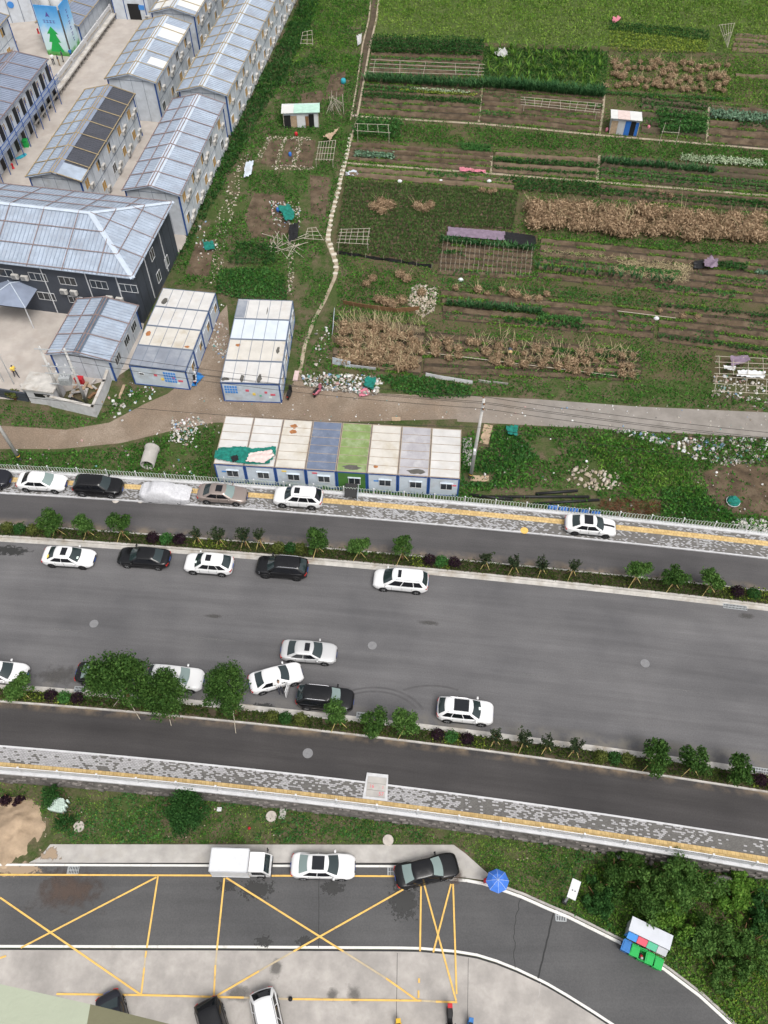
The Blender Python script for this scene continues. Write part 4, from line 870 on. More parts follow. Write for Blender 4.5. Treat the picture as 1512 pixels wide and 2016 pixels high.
# car under a silver cover
p = G(326, 968, .12 + .7); k = KIND['sedan']; q = MB(); NS, NR = 40, 26; vs = []
rc_ = thing('covered_car', 'car hidden under a wrinkled silver cover on the far sidewalk', 'covered car', (p.x, p.y, .12), rad(aN(326)))
for i in range(NS + 1):
    s = -1.03 + 2.06 * i / NS; e = max(0, (abs(s) - .7) / .33); hw = (k['W'] / 2 + .05) * (1 - .32 * min(1, e) ** 2.4)
    deck = interp(k['deck'], max(-.99, min(.99, s))) + .04; rt = interp([(-1.1, 0), (-.80, 0), (-.42, 1), (.10, 1), (.50, 0), (1.1, 0)], s); rt = smoothstep_(rt)
    for j in range(NR + 1):
        t = -1 + 2 * j / NR; a = abs(t); sg = 1 if t > 0 else -1
        pr = [(0, 0, deck + .03 + rt * (1.50 - deck)), (.22, .36, deck + .02 + rt * (1.48 - deck)), (.36, .72, deck + rt * (1.40 - deck)), (.52, .90, deck - .03 + rt * .06), (.66, .99, .66), (1, .97, .14)]
        for (a0, w0, z0_), (a1, w1, z1_) in zip(pr, pr[1:]):
            if a <= a1 + 1e-6: f = (a - a0) / (a1 - a0); y = sg * lerp(w0, w1, f) * hw; z = lerp(z0_, z1_, f); break
        x = s * k['L'] / 2; wv = mnoise.noise(Vector((x * 2.2, y * 2.6, z * 1.5))) * .045 + mnoise.noise(Vector((x * 6, y * 2, z * 5))) * .022; vs.append((x, y + sg * wv, max(.05, z + wv)))
q.add(vs, [(i * (NR + 1) + j, (i + 1) * (NR + 1) + j, (i + 1) * (NR + 1) + j + 1, i * (NR + 1) + j + 1) for i in range(NS) for j in range(NR)])
q.build('cover_cloth', M['cloth'], rc_, True)
tm, rm = wheel_mesh(.325, 'rim')
for sx in (-1.4, 1.4):
    for sg in (-1, 1): link_obj('wheel', tm, rc_, (sx, sg * .8, .325))
# box truck
p = G(472, 1701, PZ + 1.0); tr = thing('box_truck', 'small white box truck parked at the walkway', 'truck', (p.x, p.y, PZ), rad(-1.5))
q = MB(); q.box(-.62, 0, 1.32, 2.75, 1.62, 1.55); q.build('cargo_box', M['white'], tr)
q = MB()
for y in (-.815, .815): q.box(-.62, y, 2.10, 2.79, .06, .06); q.box(-.62, y, .57, 2.79, .06, .06)
for x in (-2.0, .76): q.box(x, 0, 2.10, .06, 1.66, .06)
q.build('box_frame', M['cabinet'], tr)
q = MB(); prof = [(.80, .45), (2.28, .45), (2.32, .75), (2.22, 1.05), (1.88, 1.72), (1.70, 1.80), (.80, 1.80)]; n = len(prof); vs = [(x, -.74 + (.05 if z > 1.6 else 0), z) for x, z in prof] + [(x, .74 - (.05 if z > 1.6 else 0), z) for x, z in prof]
q.add(vs, [tuple(range(n)), tuple(range(2 * n - 1, n - 1, -1))] + [(i, n + i, n + (i + 1) % n, (i + 1) % n) for i in range(n)]); q.build('cab', M['white_paint'], tr)
q = MB(); q.add([(2.215, -.66, 1.09), (2.215, .66, 1.09), (1.90, .60, 1.70), (1.90, -.60, 1.70)], [(0, 1, 2, 3)]); q.build('windshield', M['glass'], tr)
for sg in (-1, 1):
    q = MB(); y = sg * .752; q.add([(1.0, y, 1.08), (2.05, y, 1.08), (1.82, y - sg * .03, 1.62), (1.0, y - sg * .03, 1.62)], [(0, 1, 2, 3) if sg < 0 else (3, 2, 1, 0)]); q.build('side_window', M['glassdk'], tr)
    q = MB(); q.path([(1.95, sg * .75, 1.2), (2.1, sg * .98, 1.35), (1.95, sg * 1.0, 1.5)], .025, 5); q.box(2.0, sg * .98, 1.42, .05, .2, .3); q.build('mirror', M['trim'], tr)
    q = MB(); q.box(2.30, sg * .5, .72, .06, .3, .16); q.build('headlight', M['lamp'], tr)
q = MB(); q.box(2.33, 0, .5, .08, 1.4, .2); q.build('bumper', M['trim'], tr)
q = MB(); q.box(.1, 0, .48, 4.1, .7, .16); q.build('chassis', M['trim'], tr)
tm, rm = wheel_mesh(.30, 'rim')
for sx in (-1.25, 1.55):
    for sg in (-1, 1): w_ = link_obj('wheel', tm, tr, (sx, sg * .68, .30), (0, 0, 0 if sg > 0 else math.pi)); link_obj('rim', rm, w_)
# scooters and motorbikes
def scooter(u, v, z, deg, paint, label, seat='trim', top=None):
    p = G(u, v, z + .5); s = thing('motor_scooter', label, 'scooter', (p.x, p.y, z), rad(deg)); P_ = M[paint]
    for x in (-.62, .62):
        q = MB(); q.lathe([(.14, -.05), (.22, -.05), (.25, 0), (.22, .05), (.14, .05)], 16, (x, 0, .25), axis='y'); w_ = q.build('wheel', M['tyre'], s); q = MB(); q.lathe([(.001, .03), (.15, .03), (.15, -.03), (.001, -.03)], 10, (x, 0, .25), axis='y'); q.build('rim', M['rim'], w_)
    q = MB(); rows = [(-.85, .09, .62, .70), (-.7, .20, .45, .78), (-.35, .23, .33, .76), (-.12, .20, .28, .68), (0, .18, .26, .40), (.3, .20, .26, .38)]
    vs = [];
    for x, w_, z0, z1 in rows: vs += [(x, -w_, z0), (x, w_, z0), (x, w_ * .8, z1), (x, -w_ * .8, z1)]
    fs = [(4 * i + a, 4 * i + (a + 1) % 4, 4 * i + 4 + (a + 1) % 4, 4 * i + 4 + a) for i in range(len(rows) - 1) for a in range(4)] + [(3, 2, 1, 0), (20, 21, 22, 23)]
    q.add(vs, fs); q.build('body', P_, s, True)
    q = MB(); q.add([(.30, -.20, .30), (.30, .20, .30), (.44, .17, .98), (.44, -.17, .98), (.40, -.16, .30), (.40, .16, .30), (.54, .12, 1.0), (.54, -.12, 1.0)], [(0, 1, 2, 3), (7, 6, 5, 4), (0, 4, 5, 1), (1, 5, 6, 2), (2, 6, 7, 3), (3, 7, 4, 0)]); q.build('front_shield', P_, s)
    q = MB(); q.box(.56, 0, .52, .34, .12, .08); q.tube((.45, 0, .95), (.62, 0, .28), .04, 6); q.build('fork', P_, s)
    q = MB(); q.box(-.40, 0, .80, .78, .27, .09); q.build('seat', M[seat], s)
    q = MB(); q.path([(.30, -.34, 1.06), (.44, -.1, 1.02), (.44, .1, 1.02), (.30, .34, 1.06)], .022, 6); q.build('handlebar', M['trim'], s)
    for sg in (-1, 1): q = MB(); q.tube((.42, sg * .26, 1.05), (.46, sg * .32, 1.2), .012, 4); q.box(.46, sg * .33, 1.24, .02, .12, .09); q.build('mirror', M['trim'], s)
    q = MB(); q.box(.55, 0, .93, .08, .16, .12); q.build('headlight', M['lamp'], s); q = MB(); q.box(-.87, 0, .66, .05, .18, .08); q.build('taillight', M['red'], s)
    if top: q = MB(); q.box(-.74, 0, .94, .28, .32, .22); q.box(-.74, 0, 1.07, .24, .27, .06); q.build('top_box', M[top], s)
    return s
scooter(570, 772, LZ, 80, 'trim', 'black scooter parked beside the end of the white container block'); scooter(626, 768, LZ, 60, 'pinkc', 'pink scooter parked before the rubbish heap'); scooter(383, 742, LZ, 100, 'white_paint', 'white scooter parked on a blue tarp beside containers')
scooter(886, 2006, PZ, -90, 'trim', 'motor scooter with red top box on the forecourt', top='reds'); scooter(786, 2036, PZ, -85, 'yellowp', 'yellow scooter at the forecourt edge', top='yellowp'); scooter(924, 2034, PZ, -100, 'bluetarp', 'blue scooter at the forecourt edge', top='bluebin')
# ------------------------------------------------------------ buildings
CANG = rad(-9.4); UX = Vector((math.cos(CANG), math.sin(CANG), 0)); UY = Vector((-math.sin(CANG), math.cos(CANG), 0))
def window(parent, x, y, z, w, h, face='s', m='winglass', board=None, sub=True, frame='winframe', mull=1):
    """a window standing proud of a wall face (s: -y, e: +x); local coordinates of the parent"""
    q = MB(); t = .04
    def bx(a, c, sa, sc, depth, off):
        if face == 's': q.box(x + a, y - off, z + c, sa, depth, sc)
        else: q.box(x + off, y + a, z + c, depth, sa, sc)
    for a, c, sa, sc in ((0, h / 2, w + t, t), (0, -h / 2, w + t, t), (-w / 2, 0, t, h - t), (w / 2, 0, t, h - t)): bx(a, c, sa, sc, .07, .03)
    for i in range(mull): bx(-w / 2 + w * (i + 1) / (mull + 1), 0, .04, h - t, .06, .03)
    o = q.build('window', M[frame], parent)
    q = MB(); bx(0, 0, w - .02, h - .02, .02, .018); q.build('pane', M[m], o)
    if board:
        q = MB(); bx(-w / 4 + .02, 0, w / 2 - .06, h - .06, .02, .04); q.build('blind', M[board], o)
    return o
AC_ME = None
def ac_unit(parent, x, y, z, face='e'):
    global AC_ME
    if AC_ME is None:
        q = MB(); q.box(.18, 0, 0, .30, .78, .54); q.box(.335, -.12, 0, .012, .46, .46, m=1); q.box(.13, -.3, -.30, .36, .04, .06, m=1); q.box(.13, .3, -.30, .36, .04, .06, m=1); AC_ME = q.mesh('ac_unit', [M['ac'], M['acgrille']])
    link_obj('ac_unit', AC_ME, parent, (x, y, z), (0, 0, 0 if face == 'e' else -math.pi / 2))
def gable_roof(root, Wd, Ld, ze, zr, m, over=.35, rib=.40, ridge='ridge', east=None, patches=(), ridge_x=0.0, ridge_w=.5, panels=0):
    """two ribbed slopes, ridge along local y; each slope its own part"""
    for sg in (-1, 1):
        mm = (east or m) if sg > 0 else m; xe = sg * (Wd / 2 + over); q = MB(); L2 = Ld / 2 + over; nrib = int(2 * L2 / rib)
        dx, dz = xe - ridge_x, ze - zr; th = .06
        q.add([(ridge_x, -L2, zr), (xe, -L2, ze), (xe, L2, ze), (ridge_x, L2, zr), (ridge_x, -L2, zr - th), (xe, -L2, ze - th), (xe, L2, ze - th), (ridge_x, L2, zr - th)], [(0, 1, 2, 3), (7, 6, 5, 4), (0, 4, 5, 1), (1, 5, 6, 2), (2, 6, 7, 3), (3, 7, 4, 0)] if sg > 0 else [(3, 2, 1, 0), (4, 5, 6, 7), (1, 5, 4, 0), (2, 6, 5, 1), (3, 7, 6, 2), (0, 4, 7, 3)])
        s = q.build('roof_slope', M[mm], root); q = MB()
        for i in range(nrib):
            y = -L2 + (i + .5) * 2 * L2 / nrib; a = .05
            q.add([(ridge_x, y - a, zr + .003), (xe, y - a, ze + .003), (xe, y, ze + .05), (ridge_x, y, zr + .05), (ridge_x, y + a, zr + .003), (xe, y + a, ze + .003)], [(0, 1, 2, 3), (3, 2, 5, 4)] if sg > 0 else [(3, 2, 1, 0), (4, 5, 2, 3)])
        r_ = q.build('sheet_ribs', M[{'roofdk': 'ribdk', 'roofgb': 'ribgb'}.get(mm, 'rib')], s); r_['kind'] = 'stuff'  # rib colour carries the corrugation shadow
        for (pg, t0, t1, y0, y1, pm_) in patches:
            if pg != sg: continue
            q = MB(); f = lambda t, y, k: (lerp(ridge_x, xe, t), y, lerp(zr, ze, t) + k)
            q.add([f(t0, y0, .055), f(t1, y0, .055), f(t1, y1, .055), f(t0, y1, .055)], [(0, 1, 2, 3) if sg > 0 else (3, 2, 1, 0)]); q.build('roof_sheet', M[pm_], s)
    q = MB(); L2 = Ld / 2 + over
    for sg in (-1, 1):
        k = ridge_w / (abs(Wd / 2 + over - sg * ridge_x)); x1 = ridge_x + sg * ridge_w; z1 = zr - (zr - ze) * k
        q.add([(ridge_x, -L2 - .02, zr + .09), (x1, -L2 - .02, z1 + .065), (x1, L2 + .02, z1 + .065), (ridge_x, L2 + .02, zr + .09)], [(0, 1, 2, 3) if sg > 0 else (3, 2, 1, 0)])
    q.build('ridge_cap', M[ridge], root)
def roof_poles(root, Wd, Ld, ze, zr, m, ys, ts, over=.35, ridge_x=0.0):
    f = lambda sg, t, y: Vector((lerp(ridge_x, sg * (Wd / 2 + over), t), y, lerp(zr, ze, t) + .12))
    L2 = Ld / 2 + over
    for y in ys:
        for sg in (-1, 1):
            j = rnd.uniform(-.06, .06); q = MB(); q.tube(f(sg, -.02, y + j), f(sg, 1.02, y - j), .055, 5); q.build('roof_pole', M[m], root)
    for sg, t in ts: q = MB(); q.tube(f(sg, t, -L2), f(sg, t, L2), .055, 5); q.build('roof_pole', M[m], root)
def dorm(NR, z_e, Wd, Ld, label, m='roofb', zr_add=.95, east=None, poles='pole_bam', patches=(), anchor='NR', wins=True, wall='wall', ridge='ridge', ac=True, ridge_x=0.0, ridge_w=.5, ang=CANG, boards=True, south_w=True, wallcol=None, floors=2):
    over = .35; p = G(NR[0], NR[1], z_e); ux = Vector((math.cos(ang), math.sin(ang), 0)); uy = Vector((-math.sin(ang), math.cos(ang), 0))
    sy = 1 if anchor == 'NR' else -1
    c = p - ux * (Wd / 2 + over) + uy * sy * (Ld / 2 + over)
    root = thing('prefab_dormitory', label, 'building', (c.x, c.y, LZ), ang); ze, zr = z_e - LZ, z_e - LZ + zr_add
    hw, hl = Wd / 2, Ld / 2; q = MB(); hb = ze + .02
    q.add([(-hw, -hl, 0), (hw, -hl, 0), (hw, -hl, hb), (ridge_x, -hl, zr - .08), (-hw, -hl, hb), (-hw, hl, 0), (hw, hl, 0), (hw, hl, hb), (ridge_x, hl, zr - .08), (-hw, hl, hb)], [(0, 1, 2, 3, 4), (9, 8, 7, 6, 5), (1, 6, 7, 2), (5, 0, 4, 9), (2, 7, 8, 3), (4, 3, 8, 9)])
    wl = q.build('wall', M[wall], root)
    for sx, sy_ in ((1, -1), (-1, -1), (1, 1)): q = MB(); q.box(sx * (hw + .005), sy_ * (hl + .005), ze / 2 - .05, .16, .16, ze - .1); q.build('corner_post', M['blue'], root)
    q = MB(); nb = max(3, int(round(Ld / 1.82)))
    for i in range(1, nb): q.box(hw + .004, -hl + i * Ld / nb, ze / 2, .022, .045, ze - .02)
    if floors == 2: q.box(hw + .006, 0, ze / 2, .03, Ld, .07)
    q.build('panel_seam', M['seam'], wl); q = MB(); nb2 = 4
    for i in range(1, nb2): q.box(-hw + i * Wd / nb2, -hl - .004, (ze + .2) / 2, .045, .022, ze + .2)
    q.box(0, -hl - .008, ze - .02, Wd, .03, .06); q.build('panel_seam', M['seam'], wl)
    gable_roof(root, Wd, Ld, ze, zr, m, over, east=east, patches=patches, ridge=ridge, ridge_x=ridge_x, ridge_w=ridge_w)
    n = max(2, int(round(Ld / 3.0)))
    if poles: roof_poles(root, Wd, Ld, ze, zr, poles, [-hl - .25 + i * (Ld + .5) / n for i in range(n + 1)], [(-1, .98), (1, .98), (-1, .5), (-1, .05), (1, .05)], over, ridge_x)
    if wins:
        nbay = int(Ld / 3.64)
        for i in range(nbay):
            y = -hl + (i + .5) * Ld / nbay
            for fl in range(floors):
                zc = 1.5 + fl * 2.85
                r_ = rnd.random(); window(root, hw, y - .55, zc + .1, 1.1, 1.2, 'e', 'winglass' if r_ > .45 else 'board', 'board' if boards and r_ < .85 else None)
                if ac: ac_unit(root, hw, y + .35 + rnd.uniform(-.15, .15), zc - .75 + fl * .1); (rnd.random() < .6 and ac_unit(root, hw, y + 1.15 + rnd.uniform(-.15, .1), zc - .35))
    return root
dorm((448, 190), 5.4, 6.4, 44, 'longest pale blue roofed prefab dormitory beside the overgrown field edge', zr_add=1.0, poles='pole_bam', ang=rad(-9.2))
dorm((355, 387), 5.4, 6.5, 20.0, 'pale blue roofed prefab dormitory just behind the big charcoal building', poles='pole_rust', ang=rad(-8.6))
dorm((161, 360), 5.4, 6.4, 19.6, 'prefab dormitory whose roof is half dark charcoal sheets and half pale blue', east='roofdk', poles='pole_bam', ridge='roofgb', ridge_w=.62, patches=[(1, .05, 1.0, -9.9, -7.6, 'roofb')], ang=rad(-8.6), boards=True)
dorm((307, 165), 5.4, 6.6, 16.3, 'prefab dormitory with a few white replacement sheets in its pale blue roof', patches=[(1, .1, 1.0, 2.6, 6.4, 'roofw'), (1, .35, 1.0, -4.6, -2.8, 'roofw')], ang=rad(-8.8))
dorm((385, 33), 5.4, 6.5, 20, 'farthest pale roofed prefab dormitory beside the service alley', patches=[(1, .05, 1.0, -9, 2, 'roofw'), (-1, .1, .9, -9.5, -1, 'roofw')], ang=rad(-9))
FD = dorm((96, 117), 5.2, 6.6, 26, 'slate grey roofed dormitory with an outside gallery above the notice boards', m='roofgb', ridge='roofgb', zr_add=.7, poles='pole_rust', anchor='FR', wins=False, wall='wall', ang=rad(-9.5), ridge_x=-1.0)
hw, hl = 3.3, 13.0
q = MB(); q.box(hw + .6, 0, 2.75, 1.2, 26, .12); q.build('gallery_deck', M['roofgb'], FD)
for i in range(12):
    y = -hl + .5 + i * 2.2; q = MB(); q.tube((hw + 1.15, y, 0), (hw + 1.15, y, 5.4), .06, 5); q.build('gallery_post', M['blue'], FD)
    q = MB(); q.box(hw + .03, y + .9, 3.85, .06, .85, 2.0); q.build('door', M['trim'], FD); window(FD, hw, y + 1.75, 4.2, .7, .9, 'e', 'curtain'); q = MB(); q.box(hw + .03, y + .9, 1.1, .06, .85, 2.0); q.build('door', M['trim'], FD)
q = MB()
for zz in (3.2, 3.75): q.tube((hw + 1.15, -hl, zz), (hw + 1.15, hl, zz), .04, 5)
q.build('gallery_rail', M['blue'], FD)
dorm((19, 32), 5.2, 6.6, 26, 'white prefab block with yellow edged roof standing by the brown boards', m='roofgb', anchor='FR', wins=True, ac=False, ang=rad(-9.5))
dorm((156, 53), 2.7, 6.4, 30, 'low slate roofed hut behind the painted water tower', m='roofgb', ridge='roofgb', zr_add=.8, wins=False, floors=1, ang=rad(-9.5))
# far service building with a dark opening, and a far white block
p0, p1 = G(228, 37, LZ), G(298, 40, LZ); d = p1 - p0; a_ = math.atan2(d.y, d.x); L = d.length
sb = thing('service_building', 'white prefab building with dark open doorway at the alley end', 'building', (p0.x, p0.y, LZ), a_)
q = MB(); q.box(L / 2, 4, 2.7, L, 8, 5.4); q.build('wall', M['wall'], sb); q = MB(); q.box(L * .58, -.02, 1.2, 1.9, .06, 2.4); q.build('doorway', M['trim'], sb)
for x in (0.08, L * .33, L * .9): q = MB(); q.box(x, -.02, 2.7, .12, .08, 5.4); q.build('corner_post', M['blue'], sb)
q = MB(); q.box(L * .80, -.03, 1.9, .9, .05, .7); q.build('poster', M['bluprint'], sb); q = MB(); q.box(L / 2, 4, 5.5, L + .7, 8.7, .12); q.build('roof', M['roofb'], sb); ac_unit(sb, L * .93, -.05, .5, 's')
p0, p1 = G(-30, 50, LZ), G(74, 41, LZ); d = p1 - p0; L = d.length
kb = thing('far_white_block', 'white prefab block with round blue emblem behind the concrete yard', 'building', (p0.x, p0.y, LZ), math.atan2(d.y, d.x))
q = MB(); q.box(L / 2, 5, 3.0, L, 10, 6.0); q.build('wall', M['wall'], kb)
for i in range(5): q = MB(); q.box(L - .1 - i * 1.9, -.02, 3.0, .09, .06, 6.0); q.build('corner_post', M['blue' if i == 0 else 'seam'], kb)
q = MB(); q.lathe([(.001, -.03), (.5, -.03), (.5, 0)], 18, (L - 3.3, -.02, 2.7), axis='y'); q.build('emblem', M['bluprint'], kb); q = MB(); q.box(L / 2, 5, 6.06, L + .6, 10.6, .12); q.build('roof', M['roofb'], kb)
# ------------------------------------------------------------ charcoal two-storey building with hipped roof
NE, SE = G(342, 398, 6.5), G(262, 549, 6.5); bd = (NE - SE); aB = math.atan2(bd.y, bd.x) - math.pi / 2; D = bd.length
rdge_e, rdge_w = G(209, 440, 9.0), G(29, 420, 9.0)
ux = Vector((math.cos(aB), math.sin(aB), 0)); Lr = (rdge_e - rdge_w).length + D * .98
base = SE - ux * Lr; bb = thing('charcoal_office_building', 'charcoal two storey building with pale blue hipped roof', 'building', (base.x, base.y, LZ), aB)
ov = .6; ze, zr = 6.5 - LZ, 9.0 - LZ; q = MB(); q.box(Lr / 2, D / 2, ze / 2, Lr - 2 * ov, D - 2 * ov, ze); q.build('wall', M['darkwall'], bb)
hr = D * .49; A, B_, C_, D_ = (0, 0, ze), (Lr, 0, ze), (Lr, D, ze), (0, D, ze); E_, F_ = (hr, D / 2, zr), (Lr - hr, D / 2, zr)
for pts_, nm in (([A, B_, F_, E_], 's'), ([B_, C_, F_], 'e'), ([C_, D_, E_, F_], 'n'), ([D_, A, E_], 'w')):
    q = MB(); vs = [Vector(p) for p in pts_]; dn = [v - Vector((0, 0, .08)) for v in vs]; n = len(vs); q.add(vs + dn, [tuple(range(n)), tuple(range(2 * n - 1, n - 1, -1))] + [(i, n + i, n + (i + 1) % n, (i + 1) % n) for i in range(n)]); s = q.build('roof_slope', M['roofb'], bb)
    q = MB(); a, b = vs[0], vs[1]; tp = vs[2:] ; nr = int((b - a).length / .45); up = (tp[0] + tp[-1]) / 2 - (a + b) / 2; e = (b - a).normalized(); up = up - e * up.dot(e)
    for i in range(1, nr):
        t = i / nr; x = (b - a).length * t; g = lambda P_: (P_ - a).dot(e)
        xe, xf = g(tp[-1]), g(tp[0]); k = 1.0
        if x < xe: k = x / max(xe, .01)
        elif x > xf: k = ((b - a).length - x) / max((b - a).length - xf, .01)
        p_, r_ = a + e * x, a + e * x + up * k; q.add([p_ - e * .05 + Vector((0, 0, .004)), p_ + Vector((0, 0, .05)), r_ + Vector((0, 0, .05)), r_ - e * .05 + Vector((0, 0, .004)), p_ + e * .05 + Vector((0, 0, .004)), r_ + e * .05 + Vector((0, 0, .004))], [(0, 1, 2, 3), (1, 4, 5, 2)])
    o = q.build('sheet_ribs', M['rib'], s); o['kind'] = 'stuff'  # darker rib colour stands for shadow in the corrugation
    nrm = (vs[1] - vs[0]).cross(up).normalized() * .12
    for t in (.03, .36, .70): # lashed poles along each slope
        pa, pb = vs[0] + (vs[-1] - vs[0]) * t + nrm, vs[1] + (vs[2 % n] - vs[1]) * t + nrm
        q = MB(); q.tube(pa, pb, .05, 5); q.build('roof_pole', M['pole_rust'], s)
    npz = int((b - a).length / 3.4)
    for i in range(1, npz):
        x = (b - a).length * i / npz; xe, xf = g(tp[-1]), g(tp[0]); k = 1.0
        if x < xe: k = x / max(xe, .01)
        elif x > xf: k = ((b - a).length - x) / max((b - a).length - xf, .01)
        q = MB(); q.tube(a + e * x + nrm, a + e * x + up * k + nrm, .045, 5); q.build('roof_pole', M['pole_rust'], s)
for a, b in ((E_, F_), (A, E_), (D_, E_), (B_, F_), (C_, F_)):
    a, b = Vector(a) + Vector((0, 0, .06)), Vector(b) + Vector((0, 0, .06)); d = (b - a).normalized(); s = d.cross(Vector((0, 0, 1))).normalized() * .28; q = MB(); q.add([a - s - Vector((0, 0, .03)), a + Vector((0, 0, .08)), a + s - Vector((0, 0, .03)), b - s - Vector((0, 0, .03)), b + Vector((0, 0, .08)), b + s - Vector((0, 0, .03))], [(0, 1, 4, 3), (1, 2, 5, 4)]); q.build('ridge_cap', M['ridge'], bb)
def onS(u, v):    # local coordinates on the south wall from a picture position
    y_ = ov; inv = Matrix.Translation(bb.location).to_4x4() @ Matrix.Rotation(aB, 4, 'Z'); inv = inv.inverted()
    o_ = inv @ Vector((0, 0, CAM_H)); d_ = (inv @ G(u, v, 0)) - o_; t = (ov - o_.y) / d_.y; h_ = o_ + d_ * t; return h_.x, h_.z
for (u, v, w_, h_, mu) in [(12, 537, 1.7, 1.0, 1), (75, 545, 2.0, 1.0, 2), (133, 553, 1.9, 1.0, 2), (195, 560, 1.9, 1.0, 2), (253, 567, 2.0, 1.0, 2), (92, 583, 2.0, 1.0, 2), (150, 590, 1.7, .9, 2), (32, 575, 1.8, 1.0, 1)]:
    x, z = onS(u, v); window(bb, x, ov, z, w_, h_, 's', 'winglass', mull=mu)
for (u, v) in [(31, 542), (50, 545), (127, 572), (147, 574), (217, 585), (237, 588)]: x, z = onS(u, v); ac_unit(bb, x, ov - .02, z, 's')
for (u, v) in [(82, 535), (170, 547), (231, 555)]:
    x, z = onS(u, v); q = MB(); q.tube((x, ov - .07, ze - .1), (x, ov - .07, .1), .06, 6); q.build('downpipe', M['winframe'], bb)
for y, zc in ((6.5, 4.9), (6.5 + .2, 1.7), (9.5, 1.6)): window(bb, Lr - ov, y, zc, 1.0, 1.3, 'e')
for y in (4.4, 9.2): q = MB(); q.tube((Lr - ov + .07, y, ze - .1), (Lr - ov + .07, y, .5), .06, 6); q.build('downpipe', M['winframe'], bb)
for i in range(1, 8): q = MB(); q.box(Lr - ov + .004, i * D / 8, ze / 2, .02, .04, ze - .2); q.build('panel_seam', M['trim'], bb)
# porch canopy in front of it
pc = G(22, 562, 3.6); po = thing('porch_canopy', 'small pyramid roofed porch on white posts before the charcoal building', 'canopy', (pc.x, pc.y, LZ), aB)
w_ = 2.5; he = 3.2; q = MB(); q.add([(-w_, -w_, he), (w_, -w_, he), (w_, w_, he), (-w_, w_, he), (0, 0, he + 1.0)], [(0, 1, 4), (1, 2, 4), (2, 3, 4), (3, 0, 4), (3, 2, 1, 0)]); q.build('roof', M['roofgb'], po)
for sx in (-1, 1):
    for sy in (-1, 1): q = MB(); q.tube((sx * (w_ - .3), sy * (w_ - .3), 0), (sx * (w_ - .3), sy * (w_ - .3), he), .07, 6); q.build('post', M['winframe'], po)
    for sy in (-1, 1): q = MB(); q.tube((sx * w_, sy * w_, he + .04), (0, 0, he + 1.05), .06, 5); q.build('hip_cap', M['ridge'], po)
# small white hut
NRh = (218, 714); SB = dorm(NRh, 2.75, 6.4, 8.1, 'low white hut with pale blue roof and dark ridge strip beside the transformer yard', poles='pole_rust', ridge='ridgedk', ridge_w=.42, wins=False, floors=1, zr_add=.75, ang=rad(-9.6))
for y in (-2.4, .4, 2.6): window(SB, 3.2, y, 1.65, 1.3, 1.0, 'e', 'winglass', mull=2)
# ------------------------------------------------------------ site containers
def container(loc, ang, label, roofm, seams='long', wall='cont', south=True, group=None, slope_n=5, win_s=None, win_e=None, rust=(), posters=None, W=6.05, D=2.99, h=2.75, edge='blue', doorE=False):
    root = thing('site_container', label, 'container', loc, ang, group)
    q = MB(); q.box(0, 0, h / 2, W - .06, D - .06, h - .02); q.build('wall', M[wall], root)
    for sx in (-1, 1):
        for sy in (-1, 1): q = MB(); q.box(sx * (W / 2 - .065), sy * (D / 2 - .065), h / 2, .13, .13, h); q.build('corner_post', M[edge], root)
    q = MB()
    for sy in (-1, 1):
        for zz in (.07, h - .07): q.box(0, sy * (D / 2 - .06), zz, W - .33, .12, .13)
    for sx in (-1, 1):
        for zz in (.07, h - .07): q.box(sx * (W / 2 - .06), 0, zz, .12, D - .33, .13)
    q.build('frame_beam', M[edge], root)
    q = MB(); q.box(0, 0, h + .03, W - .04, D - .04, .06); rf = q.build('roof', M[roofm], root)
    q = MB(); n = slope_n
    for i in range(1, n):
        if seams == 'long': q.box(-W / 2 + i * W / n, 0, h + .07, .045, D - .1, .03)
        else: q.box(0, -D / 2 + i * D / n, h + .07, W - .1, .045, .03)
    q.build('roof_seam', M['seam' if seams == 'long' else 'rustedge'], rf)
    q = MB()
    for sx in (-1, 1): q.box(sx * (W / 2 - .04), 0, h + .06, .07, D, .07)
    for sy in (-1, 1): q.box(0, sy * (D / 2 - .04), h + .06, W - .16, .07, .07)
    q.build('roof_edge', M['seam' if seams == 'long' else 'rustedge'], rf)
    for (x, y, r1, r2, m_) in rust:
        q = MB(); pts_ = [(x + math.cos(a) * r1 * rnd.uniform(.6, 1.1), y + math.sin(a) * r2 * rnd.uniform(.6, 1.1)) for a in np.linspace(0, 6.28, 14)[:-1]]; q.prism(pts_, h + .062, h + .066); q.build('rust_patch', M[m_], rf)
    return root
def cont_cols(P0, P1, n, label_fn, roofs, **kw): pass
